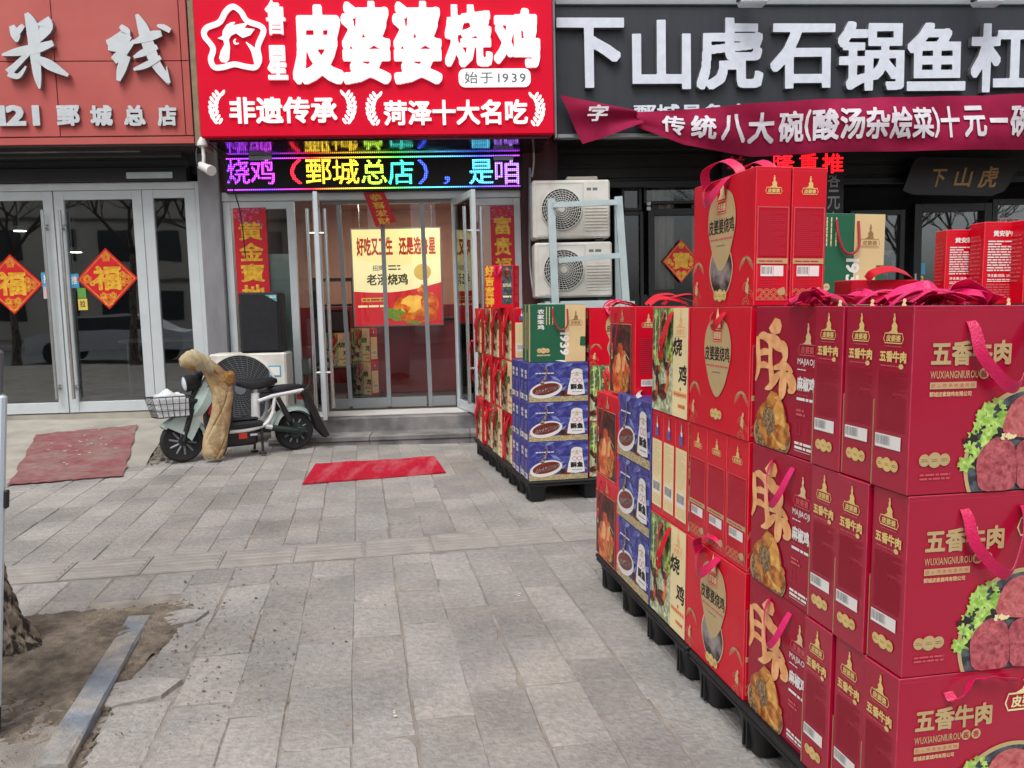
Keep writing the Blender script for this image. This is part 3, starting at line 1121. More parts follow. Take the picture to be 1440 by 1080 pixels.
# small litter flecks on the paving
mb = MB()
for px, py in ((730, 837), (552, 1005), (108, 690)):
    p = ground(px, py)
    for k in range(3):
        r = rnd.uniform(.003, .007)
        x, y = p.x + rnd.uniform(-.02, .02), p.y + rnd.uniform(-.02, .02)
        mb.add([(x + r * math.cos(a) * rnd.uniform(.5, 1.4), y + r * math.sin(a), .006) for a in (0, 1.2, 2.5, 3.8, 5)], [(0, 1, 2, 3, 4)], 'bits_white')
tag(mb.build('paper_scraps'), 'tiny pale scraps scattered on the grey paving', 'litter', kind='stuff')

# steps in facade coordinates
SU0, SU1 = fu(404, 600)[0], fu(742, 600)[0]
DEP1, DEP2 = -.93, -.60
SZ = lambda u: u * math.sin(FLEAN)       # ground height seen in facade coordinates is -u*sin
mb = MB()
u = SU0
k = 0
while u < SU1 - .02:
    u1 = min(u + 1.05, SU1)
    mb.box((u + .002, DEP1, -.12), (u1 - .002, DEP2, .07), 'step_stone', .004)
    mb.box((u + .002, DEP1 - .015, .073), (u1 - .002, DEP2, .125), 'step_stone', .006)
    u = u1
mb.box((SU0 + .1, DEP2 - .005, -.12), (SU1, -.02, .27), 'step_stone', .006)
mb.box((SU0 + .18, DEP2 + .16, .2745), (SU1, -.02, .283), 'step_light')
o = mb.build('steps')
o.matrix_world = FM
tag(o, kind='structure')

# ================================================================== SHOP FRONTS
def fbox(mb, x0, y0, x1, y1, d0, d1, m, c=0):
    """box whose front face (at depth d0) fills the photo rectangle"""
    a, b, c_, e = frect(x0, y0, x1, y1, d0)
    mb.box((a, d0, b), (c_, d1, e), m, c)
    return a, b, c_, e
def pane_frame(mb, x0, z0, x1, z1, d, fw_, m, dep=.06, top=None, bot=None):
    t, b_ = top or fw_, bot or fw_
    mb.box((x0, d, z0), (x0 + fw_, d + dep, z1), m, .003)
    mb.box((x1 - fw_, d, z0), (x1, d + dep, z1), m, .003)
    mb.box((x0 + fw_, d + .002, z1 - t), (x1 - fw_, d + dep, z1), m, .003)
    mb.box((x0 + fw_, d + .002, z0), (x1 - fw_, d + dep, z0 + b_), m, .003)
def glass(parent, root, x0, z0, x1, z1, d, m='glass', name='glass_pane'):
    g = MB()
    g.box((x0, d, z0), (x1, d + .006, z1), m)
    return fpart(name, g, parent, root)

# ---- noodle shop
NS = fthing('noodle_shop', 'noodle shop front with aluminium glass doors under the dull pink sign', 'shop', (-4, 0, 0))
uN0, uN1 = -8.5, fu(278, 430)[0]
zD0, zD1 = fu(110, 581)[1], fu(130, 258)[1]
mb = MB()
mb.box((uN0, -.02, zD1 + .005), (uN1, .5, 8), 'steel_dark')
a, b_, c_, e = frect(-100, 236, 276, 256, -.10)
mb.box((uN0, -.10, b_), (uN1, -.025, e), 'steel_darker', .01)
a, b_, c_, e = frect(-100, 205, 276, 222, -.22)
mb.box((uN0, -.22, b_), (uN1, -.025, e), 'steel_dark', .01)
x0, z0, x1, z1 = frect(-100, 206, 196, 214, -.30)
mb.box((uN0, -.32, z0), (x1, -.225, z1 + .05), 'step_stone', .01)
x0, z0, x1, z1 = frect(178, 242, 243, 251, -.103)
mb.box((x0, -.118, z0), (x1, -.102, z1), 'galv', .004)
mb.box((uN0, -.03, -1), (uN1, .5, zD0), 'concrete')
fpart('wall', mb, NS)
mb = MB()
mb.box((uN0, .5, zD0 - .02), (uN1 + .3, 5, zD0), 'interior_floor')
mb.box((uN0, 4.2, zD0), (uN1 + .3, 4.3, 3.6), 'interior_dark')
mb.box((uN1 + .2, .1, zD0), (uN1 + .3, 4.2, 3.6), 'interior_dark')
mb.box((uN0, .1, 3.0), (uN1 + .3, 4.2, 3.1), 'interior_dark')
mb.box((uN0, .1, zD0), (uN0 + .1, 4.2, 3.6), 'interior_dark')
fpart('interior', mb, NS)
uL = [fu(x, 425)[0] for x in (-75, 87.5, 89, 211, 212, 285)]
zt = fu(130, 269)[1]
mb = MB()
mb.box((uN0, -.05, zt + .004), (uL[5], .03, zD1), 'alu', .004)
mb.box((uL[5] + .002, -.05, zD0), (uL[5] + .06, .03, zD1), 'alu', .004)
fpart('door_surround', mb, NS)
mb = MB()
x0, z0, x1, z1 = uL[4], zD0 + .01, uL[5], zt
pane_frame(mb, x0, z0, x1, z1, -.045, .115, 'alu', .06, .09, .11)
fr = fpart('side_window', mb, NS)
glass(fr, NS, x0 + .115, z0 + .11, x1 - .115, z1 - .09, -.02)
def handle(mb, x, d, z0, z1, r=.019):
    mb.tube([(x, d - .065, z0), (x, d - .065, z1)], r, 'chrome', 12)
    for z in (z0 + .13, z1 - .18):
        mb.tube([(x, d - .065, z), (x + .0, d, z)], r * .8, 'chrome', 8)
        mb.box((x - .03, d - .012, z - .03), (x + .03, d - .001, z + .03), 'chrome', .004)
for (x0, x1, hx) in ((uL[0], uL[1], 72), (uL[2], uL[3], 99)):
    mb = MB()
    pane_frame(mb, x0, zD0 + .012, x1, zt, -.04, .105, 'alu', .05, .095, .12)
    dr = fpart('door', mb, NS)
    glass(dr, NS, x0 + .105, zD0 + .132, x1 - .105, zt - .095, -.018)
    mb = MB()
    hxx = (x1 - .085) if hx == 72 else x0 + .085
    handle(mb, hxx, -.042, fu(hx, 560)[1], fu(hx, 297)[1])
    fpart('handle', mb, dr, NS, True)
def ceiling_lamp(px, py, d, lab):
    u, z = fu(px, py, d)
    t = fthing('ceiling_lamp', lab, 'lamp', (u, d, z), 'lamps lit inside the noodle shop')
    mb = MB(); mb.lathe((u, d, z), (0, 0, 1), [(.0, 0), (.07, 0), (.085, .02)], 'lamp_glow', 20); fpart('lamp_lens', mb, t)
    mb = MB(); mb.lathe((u, d, z), (0, 0, 1), [(.088, .003), (.10, .02), (.10, .06), (.02, .075), (.02, 3.0 - z)], 'alu_grey', 20); fpart('lamp_body', mb, t, None, True)
ceiling_lamp(28, 325, 1.8, 'bright round lamp glowing behind the left door leaf of the noodle shop')
ceiling_lamp(107, 355, 2.6, 'small bright lamp glowing behind the right door leaf of the noodle shop')
# dining table and things faintly seen in the shop
t = fthing('dining_table', 'pale dining table faintly seen through the noodle shop glass', 'table', (-4.6, 2.2, zD0))
mb = MB(); mb.box((-5.2, 1.8, zD0 + .72), (-4.0, 2.5, zD0 + .76), 'alu_grey', .01); fpart('tabletop', mb, t)
for sx in (-5.1, -4.1):
    for sy in (1.88, 2.42):
        mb = MB(); mb.tube([(sx, sy, zD0), (sx, sy, zD0 + .72)], .02, 'alu_grey'); fpart('leg', mb, t)

def put_px(pts, d):
    return [fu(x, y, d) for x, y in pts]
def fu_card(cx, cy, hx, hy, d, label, txt='福'):
    """square paper hung on its corner"""
    u, z = fu(cx, cy, d)
    rx, rz = hx * 8.95 / FPX, hy * 8.95 / FPX
    t = fthing('door_charm', label, 'door decoration', (u, d, z), None)
    pl = Pl((u, d, z), (1, 0, 0), (0, 0, 1))
    mb = MB()
    D = [(0, -rz), (rx, 0), (0, rz), (-rx, 0)]
    mb.prism(pl, D, .003, 'fu_red')
    k = .9
    mb.stroke(pl, [(x * k, y * k) for x, y in D] + [(D[0][0] * k, D[0][1] * k)], .008, 'fu_gold', .0008, 1)
    mb.text(pl, txt, -rx * .46, -rz * .38, rx * .46, rz * .42, 'fu_gold', .035, .0012)
    rn = random.Random(int(cx))
    for (ox, oy, s) in ((0, -.68, .17), (.64, -.02, .15), (0, .70, .13), (-.66, 0, .13), (.16, -.55, .1), (-.16, -.55, .1), (.5, .14, .09), (-.5, -.14, .08), (.5, -.16, .09)):
        for j in range(3):
            rr = s * rx * (1 - j * .3)
            mb.stroke(pl, [(ox * rx + rr * math.cos(a) * (1 + .2 * math.sin(a * 5)), oy * rz + rr * math.sin(a) * (1 + .2 * math.sin(a * 5))) for a in [6.283 * q / 14 for q in range(14)]], .0065, 'fu_gold', .0009 + j * .0002, 1, True)
    fpart('paper', mb, t)
    return t
fu_card(17, 400, 41, 41, -.03, 'red and gold fortune diamond on the left leaf of the noodle shop door')
fu_card(151, 392, 41, 42, -.03, 'red and gold fortune diamond on the right leaf of the noodle shop door')
def sticker(x0, y0, x1, y1, d, m, ch, lab, inkm='print_white', name='door_sticker'):
    a, b_, c_, e = frect(x0, y0, x1, y1, d)
    mb = MB()
    mb.box((a, d, b_), (c_, d + .002, e), m)
    pl = Pl((a, d, b_), (1, 0, 0), (0, 0, 1))
    W, H = c_ - a, e - b_
    if ch:
        mb.text(pl, ch, W * .2, H * .25, W * .8, H * .85, inkm, .02 if len(ch) == 1 else 0, .0008)
    o = mb.build(name, None, (a, d, b_))
    o.matrix_world = FM @ Matrix.Translation((a, d, b_))
    tag(o, lab, 'sticker')
sticker(58, 383, 73, 403, -.027, 'sticker_blue', '推', 'blue push sticker behind the left door handle of the noodle shop')
sticker(61, 403, 73, 420, -.027, 'paper_pink', '', 'small pale paper note under the blue sticker by the left door handle')
sticker(98, 385, 111, 405, -.027, 'sticker_blue', '推', 'blue push sticker beside the right door handle of the noodle shop')
sticker(109, 405, 121, 419, -.027, 'sticker_green', '', 'small green sticker below the right fortune diamond', 'ink')
sticker(110, 420, 123, 436, -.027, 'sticker_yellow', '拉', 'yellow pull sticker on the right leaf of the noodle shop door', 'ink')

# ---- noodle shop sign
dS = -.55
SG = fthing('noodle_shop_sign', 'dull pink panelled sign with silver brush letters over the noodle shop', 'shop sign', (*fu(100, 100, dS)[:1], dS, fu(100, 100, dS)[1]))
cols_ = [fu(x, 100, dS)[0] for x in (-360, -110, 78, 256, 267)]
rows_ = [fu(130, y, dS)[1] for y in (192, 86, -20, -130)]
mb = MB()
for i in range(4):
    for j in range(3):
        mb.box((cols_[i] + .004, dS, rows_[j] + .004), (cols_[i + 1] - .004, dS + .03, rows_[j + 1] - .004), 'sign_pink', .003)
mb.box((cols_[0], dS + .012, rows_[0] - .1), (cols_[4], dS + .5, rows_[3]), 'seam')
z0 = fu(130, 203, dS)[1]
mb.box((cols_[0], dS + .004, z0), (cols_[4], dS + .5, rows_[0] - .006), 'sign_pink', .004)
fpart('sign_panel', mb, SG)
mb = MB()
x0, x1 = fu(267, 100, dS)[0], fu(276, 100, dS)[0]
mb.box((x0 + .002, dS + .02, z0 - .02), (x1, dS + .5, rows_[3]), 'tan_edge', .004)
fpart('edge_trim', mb, SG)
pS = fpl(dS)
sc_ = 1 / 3.6
W1 = 8.7 / FPX / 3.6
def zs(pts, s=3.6, ox=0, oy=0, d=dS):
    return [fu(x / s + ox, y / s + oy, d) for x, y in pts]
STR = {'rice': [([(75, 140), (95, 185), (100, 222)], (24, 44, 12)), ([(135, 138), (112, 165), (95, 205)], (18, 26, 8)), ([(232, 112), (248, 150), (205, 225)], (64, 60, 14)),
                ([(150, 78), (180, 150), (195, 300), (207, 400), (217, 458)], (20, 56, 46, 34, 8)), ([(28, 288), (110, 272), (200, 256), (285, 228)], (10, 38, 44, 26)),
                ([(165, 275), (115, 325), (60, 378)], (22, 26, 36)), ([(60, 380), (110, 395), (150, 345)], (30, 24, 8)), ([(200, 300), (270, 340), (362, 392)], (20, 46, 14))],
       'thread': [([(622, 140), (648, 178), (590, 214), (552, 224)], (18, 46, 36, 20)), ([(560, 250), (620, 246), (668, 190)], (26, 40, 26)), ([(588, 316), (626, 284), (692, 215)], (36, 44, 14)),
                  ([(652, 290), (628, 360), (612, 418)], (42, 42, 18)), ([(704, 84), (735, 150), (762, 235), (800, 330), (845, 395), (866, 436)], (14, 48, 56, 46, 34, 8)),
                  ([(690, 300), (745, 274), (808, 246)], (12, 34, 22)), ([(690, 225), (765, 196), (830, 180)], (16, 44, 26)), ([(808, 140), (842, 150), (874, 168)], (10, 26, 22)),
                  ([(690, 362), (752, 340), (826, 300)], (12, 28, 20)), ([(864, 430), (856, 345)], (22, 3))]}
for nm in ('rice', 'thread'):
    mb = MB()
    for i, (pts, ws) in enumerate(STR[nm]):
        mb.stroke(pS, zs(pts), [q * W1 for q in ws], 'letter_silver', .06 + i * .0012, 5, False, .055, 'letter_side')
    fpart('letter', mb, SG)
for tx, x0, x1 in (('121', 0, 58), ('鄄', 82, 114), ('城', 129, 160), ('总', 176, 206), ('店', 223, 250)):
    a, b_, c_, e = frect(x0, 149, x1, 178, dS)
    mb = MB()
    mb.text(pS, tx, a, b_, c_, e, 'letter_silver', .045, .035, .03, 'letter_side')
    fpart('letter', mb, SG)

# ---- chicken shop
CS = fthing('chicken_shop', 'roast chicken shop front with open glass doors under the bright red sign', 'shop', (-1.8, 0, .27))
mb = MB()
uP0, uP1 = uL[5] + .062, fu(322, 430)[0]
mb.box((uP0, -.12, -.6), (uP1, .4, 3.6), 'render_grey', .01)
fpart('pillar', mb, CS)
uQ0, uQ1 = fu(735, 430)[0], fu(788, 430, -.1)[0]
mb = MB()
mb.box((uQ0, -.10, -.6), (uQ1, .5, 3.7), 'maroon_wall', .01)
fpart('pillar', mb, CS, label='maroon painted pillar')
zT = fu(530, 268)[1]
zS = .283
mb = MB()
mb.box((uP1, .0, zT), (uQ0, .4, 8), 'maroon_wall')
fpart('wall', mb, CS)
# glazing frame
X = {k: fu(k, 425)[0] for k in (333, 421, 455, 640, 655, 733)}
mb = MB()
mb.box((uP1, -.045, fu(530, 281)[1]), (uQ0, .02, zT - .003), 'alu', .004)
mb.box((X[455] - .07, -.04, zS), (X[455], .03, fu(530, 281)[1] - .003), 'alu', .004)
mb.box((X[640], -.04, zS), (X[640] + .07, .03, fu(530, 281)[1] - .003), 'alu', .004)
fpart('door_surround', mb, CS)
zf = fu(530, 281)[1] - .006
for nm, x0, x1, bm in (('side_window', uP1 + .004, X[421], 'frosted'), ('side_window', X[655], uQ0 - .004, None)):
    mb = MB()
    pane_frame(mb, x0, zS, x1, zf, -.04, .085, 'alu', .055, .08, .1)
    fr = fpart(nm, mb, CS)
    glass(fr, CS, x0 + .085, zS + .1, x1 - .085, zf - .08, -.015, 'glass_clear')
    if bm:
        mb = MB()
        mb.box((x0 + .4, .02, zS + .05), (x1 - .06, .03, fu(390, 357)[1]), 'frosted')
        fpart('frosted_sheet', mb, fr, CS)
for x0, x1 in ((X[421] + .004, X[455] - .072), (X[640] + .072, X[655] - .004)):
    if x1 - x0 > .05:
        glass(CS, CS, x0, zS, x1, zf, -.01, 'glass_clear')
# open door leaves
lw = .80
def leaf(hx, ang, sgn):
    mb = MB()
    x1 = sgn * lw
    lo, hi = min(0, x1), max(0, x1)
    pane_frame(mb, lo, 0, hi, zf - zS - .02, 0, .07, 'alu', .045, .07, .1)
    dr = mb.build('door', CS)
    KIDS.setdefault(CS.name, []).append(dr)
    bx = Vector((hx, -.045, zS + .008)) - Vector(base(CS))
    dr.matrix_local = Matrix.Translation(bx) @ Matrix.Rotation(ang, 4, 'Z')
    g = MB(); g.box((lo + .07, .018, .1), (hi - .07, .026, zf - zS - .09), 'glass_clear'); part('glass_pane', g, dr)
    for dd in (-1, 1):
        m2 = MB()
        hx2 = x1 - sgn * .06
        yy = -.065 if dd < 0 else .11
        y0 = 0 if dd < 0 else .045
        m2.tube([(hx2, yy, .12), (hx2, yy, 2.2)], .02, 'chrome', 12)
        for z in (.5, 1.95):
            m2.tube([(hx2, yy, z), (hx2, y0, z)], .014, 'chrome', 8)
        part('handle', m2, dr, smooth=True)
leaf(X[455] - .03, -rad(82), 1)
leaf(X[640] + .03, rad(106), -1)
# interior
mb = MB()
d1 = 3.6
mb.box((uP1 - .2, .02, zS - .03), (uQ0 + .2, d1, zS - .001), 'interior_floor')
mb.box((uP1 - .2, d1, zS), (uQ0 + .2, d1 + .1, 3.1), 'interior_pink')
mb.box((uP1 - .2, d1 - .03, zS), (uQ0 + .2, d1 - .001, 1.5), 'interior_maroon')
mb.box((uP1 - .25, .05, zS), (uP1 - .2, d1, 3.1), 'interior_pink')
mb.box((uQ0 + .2, .05, zS), (uQ0 + .25, d1, 3.1), 'interior_pink')
mb.box((uP1 - .2, .05, 3.0), (uQ0 + .2, d1, 3.1), 'interior_pink')
fpart('interior', mb, CS)
for u, dd in ((-2.6, 1.0), (-1.4, 2.2), (-.8, .8)):  # unseen glowing panels added to brighten the chicken shop interior
    t = fthing('added_panel_light', 'added square panel lamp brightening the chicken shop from its ceiling', 'lamp', (u, dd, 2.98), 'added panel lamps inside the chicken shop')
    mb = MB(); mb.box((u - .2, dd - .2, 2.955), (u + .2, dd + .2, 2.965), 'lamp_glow'); fpart('lamp_lens', mb, t)
    mb = MB(); mb.box((u - .22, dd - .22, 2.966), (u + .22, dd + .22, 2.998), 'alu', .003); fpart('lamp_body', mb, t)
# counter under the poster
x0, _, x1, _ = frect(520, 400, 640, 500, 1.75)
t = fthing('shop_counter', 'maroon fronted shop counter standing under the chicken poster indoors', 'counter', (x0, 1.75, zS))
mb = MB(); mb.box((x0, 1.8, zS), (x1 + .3, 2.4, 1.28), 'interior_maroon', .01); fpart('cabinet', mb, t)
mb = MB(); mb.box((x0 - .03, 1.76, 1.283), (x1 + .33, 2.42, 1.31), 'black_wood', .005); fpart('worktop', mb, t)
# dark shelf at the left inside
x0, _, x1, _ = frect(452, 400, 496, 500, 2.0)
t = fthing('display_shelf', 'dark shelf with machines behind the left door leaf inside the chicken shop', 'shelf', (x0, 2.0, zS))
mb = MB(); mb.box((x0 - .1, 2.0, zS), (x0 - .06, 2.5, 1.9), 'black_wood'); mb.box((x1, 2.0, zS), (x1 + .04, 2.5, 1.9), 'black_wood'); fpart('side_panel', mb, t)
for z in (.7, 1.1, 1.5, 1.86):
    mb = MB(); mb.box((x0 - .058, 2.0, z), (x1 - .002, 2.5, z + .03), 'black_wood'); fpart('shelf', mb, t)
mb = MB(); mb.box((x0 - .05, 2.05, 1.131), (x1 - .1, 2.45, 1.45), 'ac_dark', .03); mb.box((x0, 2.1, .731), (x1 - .06, 2.45, 1.0), 'red_dim', .02); fpart('stored_goods', mb, t)

# poster
dP = 1.45
a, b_, c_, e = frect(497, 322, 620, 457, dP)
t = fthing('chicken_poster', 'lit yellow and red roast chicken poster hanging inside the chicken shop', 'poster', ((a + c_) / 2, dP, b_))
pl = Pl((a, dP, b_), (1, 0, 0), (0, 0, 1))
W, H = c_ - a, e - b_
mb = MB()
mb.box((a - .02, dP + .002, b_ - .02), (c_ + .02, dP + .06, e + .02), 'alu_grey', .004)
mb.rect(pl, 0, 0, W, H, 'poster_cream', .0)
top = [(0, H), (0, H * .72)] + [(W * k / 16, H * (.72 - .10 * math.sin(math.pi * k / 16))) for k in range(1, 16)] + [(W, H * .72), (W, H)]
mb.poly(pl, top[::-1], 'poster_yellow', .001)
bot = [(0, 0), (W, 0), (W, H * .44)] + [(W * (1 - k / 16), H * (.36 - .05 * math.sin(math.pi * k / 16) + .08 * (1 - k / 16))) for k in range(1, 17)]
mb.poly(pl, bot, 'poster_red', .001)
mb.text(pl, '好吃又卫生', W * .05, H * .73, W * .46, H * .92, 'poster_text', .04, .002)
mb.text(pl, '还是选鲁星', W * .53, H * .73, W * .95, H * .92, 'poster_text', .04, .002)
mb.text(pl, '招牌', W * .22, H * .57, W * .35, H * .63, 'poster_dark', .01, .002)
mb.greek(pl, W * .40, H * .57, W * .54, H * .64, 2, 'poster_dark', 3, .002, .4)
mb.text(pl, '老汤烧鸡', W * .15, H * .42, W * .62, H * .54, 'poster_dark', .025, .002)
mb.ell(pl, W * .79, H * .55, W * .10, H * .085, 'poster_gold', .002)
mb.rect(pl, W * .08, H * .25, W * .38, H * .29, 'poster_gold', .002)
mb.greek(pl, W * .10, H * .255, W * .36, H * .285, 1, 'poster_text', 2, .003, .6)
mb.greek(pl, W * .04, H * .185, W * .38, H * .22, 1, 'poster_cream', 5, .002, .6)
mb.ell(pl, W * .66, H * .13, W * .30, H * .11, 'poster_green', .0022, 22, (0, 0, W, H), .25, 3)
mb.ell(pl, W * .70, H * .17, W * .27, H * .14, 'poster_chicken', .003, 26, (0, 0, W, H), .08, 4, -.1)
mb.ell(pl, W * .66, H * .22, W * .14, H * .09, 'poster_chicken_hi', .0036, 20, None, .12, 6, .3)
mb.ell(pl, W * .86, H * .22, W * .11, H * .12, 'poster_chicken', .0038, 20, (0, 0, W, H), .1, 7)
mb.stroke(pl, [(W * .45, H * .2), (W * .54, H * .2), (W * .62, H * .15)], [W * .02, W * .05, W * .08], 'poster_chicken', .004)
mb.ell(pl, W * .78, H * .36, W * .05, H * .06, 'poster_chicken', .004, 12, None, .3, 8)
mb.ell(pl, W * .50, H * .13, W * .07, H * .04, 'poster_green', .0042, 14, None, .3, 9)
fpart('print', mb, t)
# cord
mb = MB()
for xx in (a + .1, c_ - .1):
    mb.tube([(xx, dP + .03, e + .015), (xx, dP + .03, 2.998)], .004, 'chrome', 6)
fpart('hanger', mb, t)

# clear plastic door curtain with weight bars
dC = .10
t = fthing('door_curtain', 'clear plastic strip curtain with grey magnet bars hanging in the open doorway', 'door curtain', (X[455], dC, zS))
zc = fu(540, 287, dC)[1]
for i, k in enumerate(((458, 487), (489, 541), (544, 597), (600, 638))):
    a, b_, c_, e = frect(k[0], 290, k[1], 569, dC)
    g = MB()
    n = 14
    for j in range(n):
        xa, xb = a + (c_ - a) * j / n, a + (c_ - a) * (j + 1) / n
        w_ = lambda q: dC + .006 * math.sin(q * 9 + i)
        g.quad([(xa, w_(xa), zS + .03), (xb, w_(xb), zS + .03), (xb, w_(xb), zc), (xa, w_(xa), zc)], 'pvc')
    fpart('clear_panel', g, t, None, True)
    g = MB(); g.box((a + .01, dC - .012, zS + .012), (c_ - .01, dC - .008, zS + .13), 'alu_grey'); fpart('bottom_band', g, t)
for (xt, xb) in ((476, 494), (537, 548), (593, 606)):
    (u0, z0), (u1, z1) = fu(xt, 284, dC), fu(xb, 571, dC)
    g = MB()
    g.prism(Pl((0, dC - .03, 0), (1, 0, 0), (0, 0, 1)), [(u1 - .024, z1), (u1 + .024, z1), (u0 + .024, z0), (u0 - .024, z0)], .018, 'alu_grey')
    fpart('weight_bar', g, t)
g = MB(); g.box((X[455] + .01, dC - .04, zc), (X[640] - .01, dC + .02, zc + .05), 'alu_grey', .004); fpart('rail', g, t)
# slanting red banner over the door
(u0, z0), (u1, z1) = fu(512, 270, -.06), fu(552, 314, -.06)
t = fthing('door_banner', 'slanting red paper with gold writing hanging over the chicken shop doorway', 'banner', (u0, -.07, z0))
pts = put_px([(511, 271), (540, 270), (557, 312), (528, 318)], -.07)
mb = MB()
mb.prism(fpl(-.07), pts, .003, 'couplet_red')
ax = Vector((pts[3][0] - pts[0][0], 0, pts[3][1] - pts[0][1]))
px_ = Vector((pts[1][0] - pts[0][0], 0, pts[1][1] - pts[0][1]))
pb = Pl((pts[0][0], -.07, pts[0][1]), px_.normalized(), -ax.normalized())
Lw, Lh = px_.length, ax.length
for i, ch in enumerate('恭喜发财'):
    mb.text(pb, ch, Lw * .22, -Lh * (.05 + .235 * i + .2), Lw * .82, -Lh * (.05 + .235 * i), 'fu_gold', .03, .001)
fpart('paper', mb, t)
# couplets on the side windows
def couplet(x0, y0, x1, y1, txt, lab, name='couplet'):
    d = -.048
    a, b_, c_, e = frect(x0, y0, x1, y1, d)
    t = fthing(name, lab, 'couplet', (a, d, b_))
    pl = Pl((a, d, b_), (1, 0, 0), (0, 0, 1))
    W, H = c_ - a, e - b_
    mb = MB()
    mb.box((a, d, b_), (c_, d + .002, e), 'couplet_red')
    rn = random.Random(len(lab))
    hd = W * .55
    for i in range(46):
        mb.ell(pl, rn.uniform(.03, .97) * W, H - rn.random() ** 1.4 * hd, W * rn.uniform(.03, .07), W * rn.uniform(.03, .07), 'flower_pink', .0006 + i * .00003, 9, (0, 0, W, H), .3, i)
    k = (H - hd * .7) / len(txt)
    for i, ch in enumerate(txt):
        mb.text(pl, ch, W * .14, H - hd * .7 - (i + .95) * k, W * .86, H - hd * .7 - (i + .08) * k, 'fu_gold', .032, .0024)
    fpart('paper', mb, t)
couplet(331, 292, 377, 427, '黄金寶地', 'tall red couplet with four gold characters on the window above the black speaker')
couplet(691, 289, 724, 418, '富贵福门', 'tall red couplet with gold characters on the window left of the maroon pillar')

# ---- chicken shop sign
dR = -.92
a, b_, c_, e = frect(272, -140, 777, 191, dR)
t = fthing('chicken_shop_sign', 'bright red sign with big white glowing letters and rooster star over the chicken shop', 'shop sign', ((a + c_) / 2, dR, b_))
RS = t
mb = MB()
mb.box((a, dR, b_), (c_, dR + .05, e), 'sign_red', .012)
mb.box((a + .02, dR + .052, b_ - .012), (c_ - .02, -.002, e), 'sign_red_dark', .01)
fpart('sign_panel', mb, t)
pR = fpl(dR)
mb = MB()
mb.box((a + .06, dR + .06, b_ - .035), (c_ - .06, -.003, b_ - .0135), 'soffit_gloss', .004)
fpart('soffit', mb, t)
def rtext(tx, x0, y0, x1, y1, r=.05, m='letter_lit', dep=.03):
    A_, B_, C_, E_ = frect(x0, y0, x1, y1, dR)
    mb = MB()
    mb.text(pR, tx, A_, B_, C_, E_, m, r, dep + .004, dep, m)
    return mb
for tx, x0, y0, x1, y1, r in (('鲁', 374, 2, 402, 50, .012), ('星', 377, 65, 405, 113, .026), ('皮', 411, 8, 482, 119, .05), ('婆', 481, 3, 549, 119, .034), ('婆', 553, 3, 621, 119, .034), ('烧', 625, 8, 692, 95, .038), ('鸡', 694, 13, 759, 96, .042)):
    fpart('letter', rtext(tx, x0, y0, x1, y1, r), t)
for tx, x0, x1, y0, y1 in (('非遗传承', 323, 474, 137, 174), ('菏泽十大名吃', 540, 742, 141, 176)):
    fpart('lettering', rtext(tx, x0, y0, x1, y1, .030, dep=.015), t)
mb = MB()
A_, B_, C_, E_ = frect(645, 97, 746, 123, dR)
r_ = (E_ - B_) * .35
q = []
for cx, cy, a0 in ((C_ - r_, E_ - r_, 0), (A_ + r_, E_ - r_, 90), (A_ + r_, B_ + r_, 180), (C_ - r_, B_ + r_, 270)):
    q += [(cx + r_ * math.cos(rad(a0 + k * 18)), cy + r_ * math.sin(rad(a0 + k * 18))) for k in range(6)]
mb.prism(pR, q, .012, 'letter_lit', .016)
mb.text(pR, '始于1939', A_ + .06, B_ + .035, C_ - .05, E_ - .03, 'ink_grey', .012, .019, sp=.12)
fpart('plate', mb, t)
mb = MB()
star = [(328, 13), (345, 33), (372, 45), (362, 67), (362, 90), (337, 92), (306, 100), (301, 75), (288, 47), (314, 33)]
star = [(328, 10), (339, 17), (348, 30), (366, 37), (371, 45), (363, 66), (365, 84), (359, 95), (345, 94), (330, 91), (314, 95), (302, 95), (297, 84), (300, 68), (288, 51), (291, 40), (309, 32), (318, 17)]
mb.stroke(pR, put_px(star, dR), .052, 'letter_lit', .018, 6, True, .016, 'letter_lit')
Z = lambda pts: [fu(x / 3.6, y / 3.6, dR) for x, y in pts]
mb.prism(pR, Z([(1104, 196), (1128, 186), (1130, 160), (1150, 128), (1172, 116), (1192, 114), (1180, 132), (1218, 124), (1256, 118), (1238, 144), (1290, 150), (1268, 180), (1230, 194), (1196, 170), (1172, 182), (1160, 200), (1166, 245), (1162, 300), (1148, 318), (1122, 316), (1112, 296), (1120, 262), (1138, 228), (1134, 206)]), .014, 'letter_lit', .018)
mb.stroke(pR, Z([(1248, 216), (1284, 256), (1294, 290), (1298, 340)]), [.008, .05, .05, .02], 'letter_lit', .018)
mb.stroke(pR, Z([(1196, 200), (1188, 212), (1196, 224), (1212, 222)]), [.01, .02, .02, .008], 'letter_lit', .018)
fpart('emblem', mb, t)
for cx, cy, sg in ((300, 155, 1), (495, 155, -1), (521, 157, 1), (760, 158, -1)):
    mb = MB()
    spine = [(cx + sg * (18 - 18 * math.cos(rad(s_))), cy + 24 * math.sin(rad(s_))) for s_ in range(-62, 66, 16)]
    mb.stroke(pR, put_px(spine, dR), .010, 'letter_lit', .003, 3)
    for k, (x, y) in enumerate(spine):
        for s2 in (-1, 1):
            p = fu(x + s2 * 4, y - 3, dR)
            mb.ell(pR, p[0], p[1], .016, .036, 'letter_lit', .0032 + k * .0001, 10, rot=-s2 * .55)
    fpart('laurel', mb, t)

